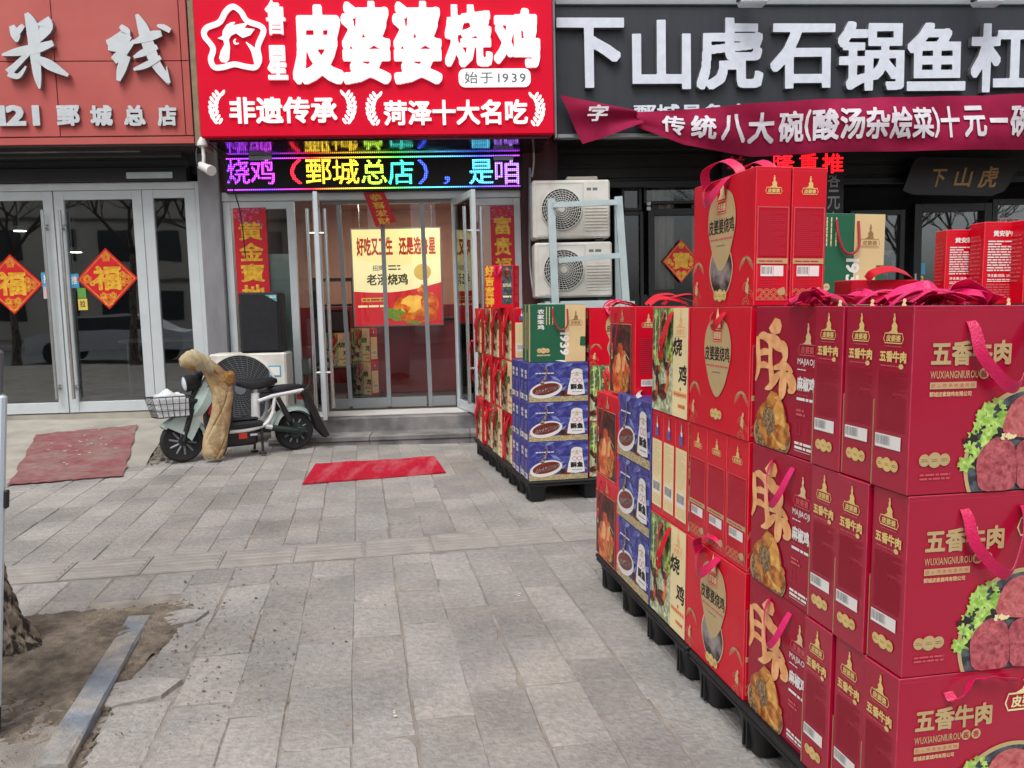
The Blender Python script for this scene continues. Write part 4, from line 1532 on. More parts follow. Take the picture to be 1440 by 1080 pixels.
# ---- LED display
dL = -.12
a, b_, c_, e = frect(319, 220, 731, 265, dL)
t = fthing('led_display', 'rainbow coloured LED text display under the red shop sign', 'LED display', (a, dL, b_))
mb = MB()
mb.box((a - .03, dL, b_ - .03), (c_ + .03, -.002, e + .02), 'black_box', .006)
fpart('housing', mb, t)
W = c_ - a
ledmat('led_rainbow', [LVI, (120, 60, 255), LRE, LYE, LGR, LCY, LBL, LVI], 2.0, 0, W, .021)
ledmat('led_purple', [(150, 60, 255), (230, 70, 255)], 2.4, 0, .6, .021)
for nm, c in (('led_red', LRE), ('led_yellow', LYE), ('led_lime', (190, 255, 70)), ('led_green', LGR), ('led_teal', (70, 230, 200)), ('led_blue', (60, 90, 255)), ('led_cyan', LCY), ('led_mix', (170, 120, 255))):
    ledmat(nm, [c, c], 2.4, 0, 1, .021)
pL = fpl(dL)
mb = MB()
for z in (b_ - .004, e - .016):
    mb.rect(pL, a, z, c_, z + .016, 'led_rainbow', .002)
for tx, x0, x1, m in (('烧', 319, 351, 'led_purple'), ('鸡', 352, 386, 'led_purple'), ('（', 408, 424, 'led_red'), ('鄄', 430, 466, 'led_yellow'), ('城', 468, 505, 'led_yellow'), ('总', 508, 544, 'led_lime'), ('店', 546, 582, 'led_teal'), ('）', 588, 602, 'led_blue'), ('，', 624, 633, 'led_blue'), ('是', 660, 694, 'led_cyan'), ('咱', 696, 730, 'led_mix')):
    y0, y1 = (224, 259) if tx not in '，' else (248, 259)
    A_, B_, C_, E_ = frect(x0, y0, x1, y1, dL)
    mb.text(pL, tx, A_, B_, C_, E_, m, .011, .003)
fpart('led_text', mb, t)
mb = MB()
for x0, x1 in ((350, 382), (694, 722)):
    A_, B_, C_, E_ = frect(x0, 219, x1, 225, dL - .02)
    mb.box((A_, dL - .03, B_), (C_, dL - .004, E_), 'galv', .004)
fpart('bracket', mb, t)
# ---- CCTV camera
u0, z0 = fu(289, 236, -.62)
t = fthing('security_camera', 'white bullet security camera under the edge of the red shop sign', 'camera', (u0, -.62, z0))
ax = Vector((.55, -.6, -.30)).normalized()
o_ = Vector((u0, -.62, z0))
mb = MB(); mb.lathe(o_ - ax * .12, ax, [(0, 0), (.035, 0), (.044, .02), (.044, .19), (.052, .20), (.052, .26)], 'cctv_white', 20); fpart('body', mb, t, None, True)
mb = MB(); mb.lathe(o_ + ax * .135, ax, [(.05, 0), (.0, .002)], 'ac_dark', 20); fpart('lens', mb, t)
mb = MB(); mb.tube([o_ - ax * .05, o_ + Vector((-.02, .03, .12)), (u0 - .03, -.58, fu(289, 200, -.62)[1])], .018, 'cctv_white', 10, True, 5); mb.lathe((u0 - .03, -.58, fu(289, 200, -.62)[1]), (0, 0, 1), [(.05, -.03), (.05, 0), (.02, .06)], 'cctv_white'); fpart('bracket', mb, t, None, True)
mb = MB()
zz = fu(289, 200, -.6)[1]
mb.tube([o_ - ax * .1, (u0 - .09, -.6, z0 + .04), (u0 - .10, -.5, zz - .02), (u0 + .02, -.35, zz), (u0 + .12, -.2, z0 - .05), (u0 + .2, -.14, z0 - .4), (u0 + .23, -.135, z0 - .9)], .007, 'cable', 6, True, 5)
fpart('cable', mb, t, None, True)

# ---- fish restaurant
dW = .35
FR = fthing('fish_restaurant', 'dark wooden restaurant front behind the gift box stacks under the slate sign', 'shop', (3.5, dW, 0))
uF0, uF1 = uQ1, 9.5
mb = MB()
zb = fu(950, 258, dW)[1]
mb.box((uF0, dW - .06, zb), (uF1, dW + .3, 8), 'black_wood')
for k in range(4):
    zz = zb + .06 + k * .16
    mb.box((uF0, dW - .075, zz), (uF1, dW - .061, zz + .12), 'black_wood_carved', .005)
mb.box((uF0, dW - .14, zb - .06), (uF1, dW - .061, zb + .02), 'black_wood', .008)
zl = fu(950, 411, dW)[1]
mb.box((uF0, dW - .02, -.6), (uF1, dW + .2, zl - .02), 'black_wood')
fpart('wall', mb, FR)
mb = MB()
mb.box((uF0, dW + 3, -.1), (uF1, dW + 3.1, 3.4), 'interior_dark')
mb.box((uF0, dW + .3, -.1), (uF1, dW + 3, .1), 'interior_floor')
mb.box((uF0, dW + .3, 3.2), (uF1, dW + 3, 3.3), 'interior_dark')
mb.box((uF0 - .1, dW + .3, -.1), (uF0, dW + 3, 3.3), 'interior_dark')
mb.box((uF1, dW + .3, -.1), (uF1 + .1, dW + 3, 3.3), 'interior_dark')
fpart('interior', mb, FR)
def win(x0, y0, x1, y1, fwpx=9, name='window', deep=.0, m='black_wood', gm='glass'):
    A_, B_, C_, E_ = frect(x0, y0, x1, y1, dW)
    f = fwpx * 9.6 / FPX
    mb = MB()
    pane_frame(mb, A_ - f, B_ - f, C_ + f, E_ + f, dW - .05 - deep, f, m, .1)
    fr = fpart(name, mb, FR)
    glass(fr, FR, A_, B_, C_, E_, dW - .01, gm)
    return fr
win(877, 303, 899, 430, 5, gm='glass_plain')
win(877, 268, 897, 293, 4, gm='glass_plain')
wd = win(919, 303, 985, 407, 9, 'window', .012, gm='glass_plain')
win(908, 264, 985, 283, 4, gm='glass_plain')
win(1010, 303, 1075, 407, 9, gm='glass_plain')
win(1010, 264, 1150, 283, 4, gm='glass_plain')
win(1095, 303, 1150, 407, 9, gm='glass_plain')
win(1199, 303, 1262, 432, 7)
win(1290, 298, 1376, 470, 11, 'door', .03)
win(1398, 288, 1470, 400, 8)
A_, B_, C_, E_ = frect(1283, 385, 1288, 415, dW - .1)
mb = MB(); mb.tube([((A_ + C_) / 2, dW - .12, B_ - .3), ((A_ + C_) / 2, dW - .12, E_)], .016, 'chrome', 10); fpart('door_handle', mb, FR, None, True)
mb = MB()
for z in (286, 293):
    A_, B_, C_, E_ = frect(909, z - 2.5, 915, z + 3, dW - .08)
    mb.box((A_, dW - .1, B_), (C_, dW - .064, E_), 'alu', .006)
fpart('hinge', mb, FR)
# beam below sign over the door side
def curtain(x0, x1, y0, y1, d, lab):
    A_, B_, C_, E_ = frect(x0, y0, x1, y1, d)
    mb = MB()
    n = 60
    V = []
    for i in range(n + 1):
        s = i / n
        dy = .03 * math.sin(s * (C_ - A_) * 60) + .012 * math.sin(s * (C_ - A_) * 23 + 1)
        V += [(A_ + (C_ - A_) * s, d + dy, B_), (A_ + (C_ - A_) * s, d + dy * .7, E_)]
    mb.add(V, [(2 * i, 2 * i + 2, 2 * i + 3, 2 * i + 1) for i in range(n)], 'curtain_cloth')
    o = mb.build('curtain', None, (A_, d, B_), True)
    o.matrix_world = FM @ Matrix.Translation((A_, d, B_))
    tag(o, lab, 'curtain')
curtain(918, 948, 262, 410, dW + .06, 'pale curtain hanging left of the red diamond in the restaurant window')
curtain(973, 992, 262, 410, dW + .06, 'pale narrow curtain hanging right of the red diamond in the restaurant window')
cc = fu_card(958, 367, 28, 32, dW - .07, 'red and gold treasure diamond on the dark restaurant window', '寶')
# potted plant behind the left window
u0, z0 = fu(890, 432, dW + .25)
t = fthing('potted_plant', 'dim leafy pot plant behind the dark window right of the air conditioner rack', 'plant', (u0, dW + .3, .1))
mb = MB(); mb.lathe((u0, dW + .35, .1), (0, 0, 1), [(.1, 0), (.14, .3), (.15, .32), (.12, .32)], 'concrete', 18); fpart('pot', mb, t, None, True)
mb = MB()
for k in range(160):
    a_ = rnd.uniform(0, 6.28); r_ = rnd.uniform(.02, .2); z = rnd.uniform(.55, 1.75)
    p = Vector((u0 + r_ * math.cos(a_), dW + .35 + r_ * math.sin(a_) * .6, z))
    d_ = Vector((math.cos(a_ + rnd.uniform(-1, 1)), math.sin(a_), rnd.uniform(-.6, .8))).normalized() * rnd.uniform(.05, .1)
    s_ = d_.cross(Vector((0, 0, 1))).normalized() * .018
    mb.quad([p, p + d_ * .5 + s_, p + d_, p + d_ * .5 - s_], 'plant_leaf')
for k in range(7):
    a_ = k * .9
    mb.tube([(u0, dW + .35, .4), (u0 + .06 * math.cos(a_), dW + .35 + .05 * math.sin(a_), 1.0), (u0 + .12 * math.cos(a_), dW + .35 + .1 * math.sin(a_), 1.6)], .008, 'plant_leaf', 5)
fpart('foliage', mb, t)
# carved couplet board, plaque, notices
A_, B_, C_, E_ = frect(1158, 200, 1187, 330, dW - .16)
t = fthing('couplet_board', 'dark vertical wooden board with faded grey characters beside the restaurant window', 'board', (A_, dW - .16, B_))
mb = MB(); mb.box((A_, dW - .16, B_), (C_, dW - .13, E_), 'black_wood_carved', .006); mb.box((A_ + .1, dW - .13, B_ + .2), (C_ - .1, dW - .06, E_ - .2), 'black_wood_carved')
pl = Pl((A_, dW - .16, B_), (1, 0, 0), (0, 0, 1)); W, H = C_ - A_, E_ - B_
mb.text(pl, '来客元人', W * .2, H * .03, W * .8, H * .97, 'letter_side', .008, .002, vertical=True)
fpart('panel', mb, t)
dQ = dW - .30
t = fthing('name_plaque', 'black carved plaque with gold brush characters above the restaurant door', 'plaque', (*fu(1350, 250, dQ)[:1], dQ, fu(1350, 250, dQ)[1]))
pts = put_px([(1270, 268), (1284, 273), (1395, 275), (1412, 268), (1440, 228), (1434, 224), (1294, 221), (1286, 226)], dQ)
mb = MB()
mb.prism(fpl(dQ), pts, .05, 'plaque_black')
mb.stroke(fpl(dQ), pts, .014, 'black_wood', .003, 1, True, .01)
mb.box((fu(1300, 250, dQ)[0], dQ + .05, fu(1300, 245, dQ)[1]), (fu(1390, 250, dQ)[0], dW - .062, fu(1300, 238, dQ)[1]), 'black_wood')
fpart('panel', mb, t)
mb = MB()
for tx, x0, y0, x1, y1 in (('下', 1306, 238, 1333, 263), ('山', 1340, 236, 1370, 263), ('虎', 1374, 234, 1406, 264)):
    A_, B_, C_, E_ = frect(x0, y0, x1, y1, dQ)
    mb.text(fpl(dQ), tx, A_, B_, C_ - .06, E_, 'gold_dull', .02, .006, shear=.25)
fpart('lettering', mb, t)
def notice(x0, y0, x1, y1, d, m, lines, lab, r=.015, inkm='ink'):
    A_, B_, C_, E_ = frect(x0, y0, x1, y1, d)
    mb = MB()
    mb.box((A_, d, B_), (C_, d + .002, E_), m)
    pl = Pl((A_, d, B_), (1, 0, 0), (0, 0, 1)); W, H = C_ - A_, E_ - B_
    n = len(lines)
    for i, l in enumerate(lines):
        if l: mb.text(pl, l, W * .08, H * (1 - (i + .9) / n), W * .92, H * (1 - (i + .12) / n), inkm, r, .0008)
    o = mb.build('notice', None, (A_, d, B_))
    o.matrix_world = FM @ Matrix.Translation((A_, d, B_))
    tag(o, lab, 'notice')
notice(1394, 306, 1436, 333, dW - .016, 'paper_pink', ['招长期工', '年龄不限'], 'pale pink hiring notice on the window right of the restaurant door')
notice(1290, 370, 1301, 386, dW - .016, 'sticker_blue', [''], 'small blue sticker on the glass of the restaurant door')
notice(1291, 388, 1298, 402, dW - .016, 'sticker_yellow', ['拉'], 'small yellow pull sticker under the blue one on the restaurant door')
notice(1316, 365, 1326, 381, dW - .016, 'paper_white', [''], 'small white paper on the glass of the restaurant door')
# blue wall picture seen in the window
A_, B_, C_, E_ = frect(1236, 352, 1262, 398, dW + .3)
mb = MB(); mb.box((A_, dW + .3, B_), (C_, dW + .32, E_), 'paper_white')
pl = Pl((A_, dW + .3, B_), (1, 0, 0), (0, 0, 1))
for k in range(9):
    mb.ell(pl, rnd.uniform(.1, .9) * (C_ - A_), rnd.uniform(.1, .9) * (E_ - B_), .05, .07, 'sticker_blue', .001 + k * .0002, 10, (0, 0, C_ - A_, E_ - B_), .4, k)
o = mb.build('wall_picture', None, (A_, dW + .3, B_)); o.matrix_world = FM @ Matrix.Translation((A_, dW + .3, B_))
tag(o, 'blue and white picture standing inside the restaurant window beside the door', 'picture')
# red LED line
dl = dW - .2
A_, B_, C_, E_ = frect(1015, 214, 1192, 247, dl)
t = fthing('led_strip_display', 'red LED text strip in the dark under the maroon cloth banner', 'LED display', (A_, dl, B_))
mb = MB(); mb.box((A_, dl, B_), (C_, dl + .06, E_), 'black_box', .004); mb.box((A_ + .2, dl + .06, B_ + .05), (C_ - .2, dW - .062, E_ - .05), 'black_box'); fpart('housing', mb, t)
ledmat('led_red_dim', [(150, 20, 30)] * 2, .5, 0, 1, .024)
ledmat('led_red_text', [LRE, (255, 20, 30)], 2.2, 0, 1, .024)
mb = MB()
for tx, x0, y0, x1, y1, m in (('羊', 1022, 219, 1048, 244, 'led_red_dim'), ('，', 1055, 234, 1060, 244, 'led_red_text'), ('隆', 1087, 216, 1117, 244, 'led_red_text'), ('重', 1124, 216, 1150, 244, 'led_red_text'), ('推', 1156, 216, 1186, 244, 'led_red_text')):
    a_, b2, c2, e2 = frect(x0, y0, x1, y1, dl)
    mb = MB(); mb.text(fpl(dl), tx, a_, b2, c2, e2, m, .02, .003); fpart('led_character', mb, t)
# slate sign
dG = -.62
a, b_, c_, e = frect(782, 8, 1660, 184, dG)
t = fthing('fish_restaurant_sign', 'dark slate sign with large pale raised characters over the restaurant', 'shop sign', (a, dG, b_))
mb = MB()
mb.box((a, dG, b_), (c_, dG + .08, e), 'sign_slate', .006)
mb.box((a + .02, dG + .081, b_ + .02), (c_, dW - .062, e - .02), 'steel_darker')
for zz in (e + .003,):
    mb.box((a, dG - .03, zz), (c_, dG + .12, zz + .05), 'alu_grey', .006)
mb.box((a, dG - .02, b_ - .045), (c_, dG + .09, b_ - .003), 'alu_grey', .006)
mb.box((a - .03, dG - .02, b_ - .045), (a - .003, dG + .09, e + .05), 'alu_grey', .004)
fpart('sign_panel', mb, t)
mb = MB()
mb.box((a, dG + .1, e + .055), (c_, dG + .5, e + 1.2), 'step_light', .01)
fpart('upper_ledge', mb, t)
for tx, x0, y0, x1, y1 in (('下', 782, 28, 876, 126), ('山', 887, 31, 969, 128), ('虎', 977, 28, 1070, 128), ('石', 1080, 36, 1170, 127), ('锅', 1174, 33, 1267, 130), ('鱼', 1271, 35, 1353, 130), ('杠', 1360, 36, 1450, 132), ('子', 1462, 36, 1550, 132), ('馍', 1562, 36, 1650, 132)):
    A_, B_, C_, E_ = frect(x0, y0, x1, y1, dG)
    mb = MB(); mb.text(fpl(dG), tx, A_, B_, C_, E_, 'letter_pale', .030, .07, .065, 'letter_side'); fpart('letter', mb, t)
A_, B_, C_, E_ = frect(890, 147, 1116, 170, dG)
mb = MB(); mb.text(fpl(dG), '鄄城县鱼庄总店', A_, B_, C_, E_, 'letter_pale', .03, .035, .03, 'letter_side'); fpart('lettering', mb, t)
for i, (x, lab) in enumerate(((1057, 'left white floodlight on top of the slate sign above the stone character'), (1386, 'right white floodlight on top of the slate sign above the last visible character'))):
    u0, z0 = fu(x, 3, dG - .25)
    q = fthing('floodlight', lab, 'floodlight', (u0, dG - .25, z0), 'floodlights on the slate sign')
    mb = MB(); mb.box((u0 - .14, dG - .36, z0 - .045), (u0 + .14, dG - .2, z0 + .12), 'letter_pale', .02); mb.box((u0 - .16, dG - .33, z0 + .0), (u0 - .142, dG - .24, z0 + .1), 'ac_dark'); mb.box((u0 + .142, dG - .33, z0), (u0 + .16, dG - .24, z0 + .1), 'ac_dark'); fpart('lamp_housing', mb, q)
    mb = MB(); mb.tube([(u0, dG - .2, z0 + .1), (u0, dG - .05, z0 + .16), (u0, dG + .05, e + .05)], .014, 'ac_dark', 8); fpart('arm', mb, q)
# cloth banner
dB = dG - .09
t = fthing('cloth_banner', 'long maroon cloth banner with white characters sagging under the slate sign', 'banner', (*fu(1100, 170, dB)[:1], dB, fu(1100, 170, dB)[1]))
TOP = [(893, 156), (960, 153), (1060, 147), (1150, 141), (1240, 138), (1330, 134), (1440, 132), (1600, 132), (1700, 134)]
BOT = [(896, 180), (960, 204), (1060, 219), (1150, 216), (1240, 214), (1330, 212), (1440, 209), (1600, 209), (1700, 210)]
tp = np.array([fu(x, y, dB) for x, y in TOP]); bt = np.array([fu(x, y, dB) for x, y in BOT])
def bw(s, t_, l=0):
    """banner surface: s along 0..1, t_ 0 bottom..1 top"""
    k = s * (len(TOP) - 1)
    i = min(int(k), len(TOP) - 2)
    f = k - i
    p = (bt[i] + (bt[i + 1] - bt[i]) * f) * (1 - t_) + (tp[i] + (tp[i + 1] - tp[i]) * f) * t_
    wv = .045 * math.sin(p[0] * 1.9 + t_ * 1.6) + .03 * math.sin(p[0] * 4.1 - t_ * 2.8) * (1 - .5 * t_) + .02 * abs(math.sin(p[0] * 1.3 + t_ * 4.5)) + .05 * math.sin(t_ * math.pi) + .010 * math.sin(p[0] * 8.5 + t_ * 5) * (.3 + t_)
    return np.array((p[0], dB - wv - l, p[1]))
mb = MB()
nx, nz = 160, 12
V = [bw(i / nx, j / nz) for i in range(nx + 1) for j in range(nz + 1)]
mb.add(V, [(i * (nz + 1) + j, (i + 1) * (nz + 1) + j, (i + 1) * (nz + 1) + j + 1, i * (nz + 1) + j + 1) for i in range(nx) for j in range(nz)], 'banner')
# white lettering follows the cloth
xs = tp[:, 0]
def warp(x, z, l):
    s = np.interp(x, (xs + bt[:, 0]) / 2, np.linspace(0, 1, len(xs)))
    return bw(float(s), z, .016)
T0 = fu(942, 190, dB)[0]; T1 = fu(1436, 172, dB)[0]
seg = [('传', 930, 962), ('统', 970, 1005), ('八', 1012, 1046), ('大', 1050, 1086), ('碗', 1092, 1126), ('(', 1128, 1136), ('酸', 1138, 1172), ('汤', 1174, 1207), ('杂', 1209, 1243), ('烩', 1245, 1276), ('菜', 1278, 1309), (')', 1310, 1318), ('十', 1320, 1346), ('元', 1352, 1382), ('一', 1388, 1414), ('碗', 1418, 1450)]
for tx, x0, x1 in seg:
    lo, hi = (.22, .80)
    if tx == '一': lo, hi = .47, .56
    mb.text(None, tx, fu(x0, 172, dB)[0], lo, fu(x1, 172, dB)[0], hi, 'banner_text', .03, 0, warp=warp)
fpart('cloth', mb, t, None, True)
# folded loose end
mb = MB()
P0 = [fu(x, y, dB) for x, y in ((787, 135), (893, 157), (903, 175), (818, 204))]
n = 14
V = []
for i in range(n + 1):
    for j in range(n + 1):
        s, q = i / n, j / n
        x = (P0[0][0] * (1 - s) + P0[1][0] * s) * (1 - q) + (P0[3][0] * (1 - s) + P0[2][0] * s) * q
        z = (P0[0][1] * (1 - s) + P0[1][1] * s) * (1 - q) + (P0[3][1] * (1 - s) + P0[2][1] * s) * q
        V.append((x, dB - .03 - .04 * math.sin(s * 5 + q * 3) * q - .03 * math.sin(q * 7 + s), z))
mb.add(V, [(i * (n + 1) + j, (i + 1) * (n + 1) + j, (i + 1) * (n + 1) + j + 1, i * (n + 1) + j + 1) for i in range(n) for j in range(n)], 'banner')
pl = Pl((0, dB - .115, 0), (1, 0, 0), (0, 0, 1))
A_, B_, C_, E_ = frect(822, 151, 850, 174, dB)
mb.text(pl, '字', A_, B_, C_, E_, 'banner_text', .03, 0, shear=.2)
fpart('folded_end', mb, t, None, True)

# ================================================================== APPLIANCES
def ac_unit(x0, z0, x1, z1, d, lab, fanx, fanz, fr_, big=False, seed=0):
    t = fthing('air_conditioner', lab, 'air conditioner', (x0, d, z0))
    dep = .34
    mb = MB()
    mb.box((x0, d, z0), (x1, d + dep, z1), 'ac_white', .018)
    W, H = x1 - x0, z1 - z0
    pl = Pl((x0, d, z0), (1, 0, 0), (0, 0, 1))
    fx, fz = x0 + W * fanx, z0 + H * fanz
    if not big:
        # louvred right panel, seams
        lx = x0 + W * .66
        for k in range(9):
            zz = z0 + H * (.12 + .055 * k)
            mb.box((lx + .01, d - .006, zz), (x1 - .03, d - .0005, zz + H * .022), 'ac_white', .002)
        mb.box((lx - .004, d - .003, z0 + .03), (lx + .002, d - .0002, z1 - .03), 'ac_grille')
        mb.frame(pl, W * .04, H * .05, W * .645, H * .95, .006, 'ac_grille', .004)
        mb.greek(pl, W * .70, H * .80, W * .86, H * .88, 1, 'ink_grey', seed, .001, .6)
    else:
        mb.box((x0 + W * .77, d - .004, z0 + H * .66), (x0 + W * .93, d - .0005, z0 + H * .82), 'sticker_blue', .002)
        mb.box((x0 + W * .785, d - .006, z0 + H * .68), (x0 + W * .915, d - .0045, z0 + H * .80), 'paper_white', .001)
    for sx in (x0 + .08, x1 - .16):
        mb.box((sx, d + .03, z0 - .035), (sx + .08, d + .3, z0 - .001), 'ac_dark', .004)
    fpart('casing', mb, t)
    mb = MB(); mb.lathe((fx, d - .001, fz), (0, -1, 0), [(fr_, 0), (fr_ * .98, .002), (0, .0022)], 'ac_dark', 40)
    for k in range(3):
        a = k * 2.094 + seed
        pts = [(fx + math.cos(a + q) * r, fz + math.sin(a + q) * r) for q, r in ((0, .03), (.25, fr_ * .9), (.75, fr_ * .9), (.8, .04))]
        mb.poly(Pl((0, d, 0), (1, 0, 0), (0, 0, 1)), pts, 'speaker_black', .0045 + k * .0003)
    fpart('fan', mb, t)
    mb = MB()
    gm = 'ac_grille' if not big else 'wire_grey'
    nr_, wr_ = (14, .0021) if big else (8, .0035)
    for k in range(1, nr_ + 1):
        r = fr_ * (.16 + .84 * k / nr_)
        mb.tube([(fx + r * math.cos(q), d - .016 - .012 * (1 - k / nr_), fz + r * math.sin(q)) for q in [6.2832 * i / 36 for i in range(36)]], wr_, gm, 5, closed=True)
    for k in range(30):
        a = 6.2832 * k / 30
        mb.tube([(fx + math.cos(a + tw_) * fr_ * s_, d - .016 - .012 * (1 - s_), fz + math.sin(a + tw_) * fr_ * s_) for s_, tw_ in ((.14, 0), (.45, .25), (.75, .42), (1.0, .5))], wr_ * .9, gm, 5, False)
    mb.lathe((fx, d - .026, fz), (0, -1, 0), [(fr_ * .17, 0), (fr_ * .16, .008), (0, .009)], 'ac_white' if not big else gm, 24)
    mb.lathe((fx, d - .0, fz), (0, -1, 0), [(fr_ * 1.04, 0), (fr_ * 1.03, .02), (fr_ * .99, .022), (fr_ * .985, 0)], gm if not big else 'ac_white', 40)
    fpart('fan_grille', mb, t, None, True)
    return t
dA = -.75
# unit by the scooter with the speaker on it
a, b_, c_, e = frect(296, 497, 404, 596, dA)
ac1 = ac_unit(a, b_, c_, e, dA, 'large white air conditioner outdoor unit standing behind the electric scooter', .40, .50, .36, True, 1)
mb = MB()
for sx in (a + .08, c_ - .2):
    mb.box((sx, dA + .03, -.2), (sx + .12, dA + .3, b_ - .036), 'concrete', .006)
fpart('foot_block', mb, ac1)
x0, z0, x1, z1 = frect(337, 411, 394, 496, dA + .02)
z0 = e + .002
t = fthing('loudspeaker', 'black loudspeaker standing on the white outdoor unit by the window', 'speaker', (x0, dA, z0))
mb = MB(); mb.box((x0, dA + .02, z0), (x1, dA + .33, z1), 'speaker_black', .012); fpart('cabinet', mb, t)
mb = MB(); mb.box((x0 + .02, dA + .006, z0 + .02), (x1 - .02, dA + .0195, z1 - .02), 'speaker_cloth', .006)
fpart('grille', mb, t)
mb = MB(); pl = Pl((x0, dA + .006, z0), (1, 0, 0), (0, 0, 1)); W, H = x1 - x0, z1 - z0
mb.poly(pl, [(W * .66, H * .955), (W * .95, H * .955), (W * .95, H * .84)], 'teal_label', .002)
mb.greek(pl, W * .78, H * .90, W * .94, H * .945, 2, 'print_white', 3, .003)
fpart('label', mb, t)
# the two units on the rack
dK = -.62
a, b_, c_, e = frect(749, 253, 858, 335, dK)
ac2 = ac_unit(a, b_, c_, e, dK, 'upper white air conditioner outdoor unit on the galvanised rack', .37, .50, .215, False, 2)
mb = MB(); mb.box((a + .38, dK + .06, e + .002), (c_ - .12, dK + .3, e + .045), 'concrete', .01)
o = mb.build('concrete_block', None, (a + .38, dK + .06, e)); o.matrix_world = FM @ Matrix.Translation((a + .38, dK + .06, e))
tag(o, 'grey concrete slab lying on top of the upper outdoor unit', 'block')
a2, b2, c2, e2 = frect(752, 340, 861, 418, dK)
e2 = b_ - .042
ac3 = ac_unit(a2, b2, c2, e2, dK, 'lower white air conditioner outdoor unit behind the rack bars', .37, .50, .215, False, 4)
t = fthing('equipment_rack', 'galvanised steel rack of square posts and bars in front of two outdoor units', 'rack', fu(830, 430, dK)[:1] + (dK, 0))
def bar(p, q, d, wpx, m='galv', dep=.05):
    (x0, z0), (x1, z1) = fu(*p, d), fu(*q, d)
    h = wpx * 8.6 / FPX / 2
    v = Vector((x1 - x0, z1 - z0)).normalized(); n_ = Vector((-v.y, v.x)) * h
    g = MB()
    g.prism(fpl(d), [(x0 + n_.x, z0 + n_.y), (x1 + n_.x, z1 + n_.y), (x1 - n_.x, z1 - n_.y), (x0 - n_.x, z0 - n_.y)], dep, m)
    return g
dF = dK - .16
fpart('post', bar((775, 279), (783, 470), dF, 10), t); fpart('post', bar((870, 276), (884, 470), dF, 10), t)
# posts run on to the ground
mb = MB()
for x in (783, 884):
    u0, z0 = fu(x, 470, dF)
    mb.box((u0 - .035, dF, -.2), (u0 + .035, dF + .05, z0 - .002), 'galv')
    mb.box((u0 - .035, -.26, -.2), (u0 + .035, -.21, fu(x, 280, -.2)[1]), 'galv')
fpart('post', mb, t)
fpart('crossbar', bar((778, 288), (868, 284), dF - .052, 7), t)
fpart('crossbar', bar((786, 366), (872, 359), dF - .052, 7), t)
mb = MB()
z0 = b2 - .039
for u0 in (a2 + .1, c2 - .18):
    mb.box((u0, dF + .055, z0 - .05), (u0 + .05, -.2, z0 - .001), 'galv')
mb.box((fu(783, 400, dF)[0] + .037, dF + .004, z0 - .05), (fu(884, 400, dF)[0] - .037, dF + .05, z0 - .001), 'galv')
x0, zz0, x1, zz1 = frect(756, 425, 893, 434, dF - .06)
mb.box((x0, dF - .06, zz0), (x1, dF - .055, zz1), 'galv', .002)
fpart('shelf_rail', mb, t)
mb = MB(); u0, z0 = fu(752, 246, -.3)
mb.tube([(u0, -.13, 3.4), (u0 + .01, -.13, z0 + .2), (u0 - .02, -.16, z0)], .012, 'ac_white', 8, True, 4)
mb.tube([(u0 - .04, -.16, z0 + .1), (u0 - .06, -.16, z0 - .9), (u0 - .04, -.3, z0 - 1.3)], .014, 'alu_grey', 8, True, 4)
o = mb.build('pipe', None, (u0, -.2, z0)); o.matrix_world = FM @ Matrix.Translation((u0, -.2, z0)); tag(o, 'pale cooling pipes running down the maroon pillar beside the rack', 'pipe')

# ================================================================== LEFT EDGE: STAND AND TREE
p = ground(-9, 1036)
t = thing('advertising_stand', 'white upright advertising stand with grey top cut by the left photo edge', 'stand', Matrix.Translation((p.x, p.y, 0)) @ Matrix.Rotation(rad(5), 4, 'Y') @ Matrix.Rotation(rad(14), 4, 'Z'))
xr = .012
mb = MB(); mb.box((-.62, 0, .09), (xr, .035, 1.155), 'stand_white', .008); part('panel', mb, t)
mb = MB(); mb.box((-.60, -.003, 1.157), (xr - .012, .032, 1.30), 'stand_grey', .008); part('header', mb, t)
mb = MB(); mb.box((-.62, -.008, .0), (xr - .004, .045, .088), 'black_box', .006)
mb.box((-.6, -.2, 0), (-.56, .25, .03), 'black_box', .004)
part('foot', mb, t)
mb = MB(); mb.box((xr + .001, .006, .78), (xr + .012, .03, .84), 'ac_dark', .003); part('latch', mb, t)

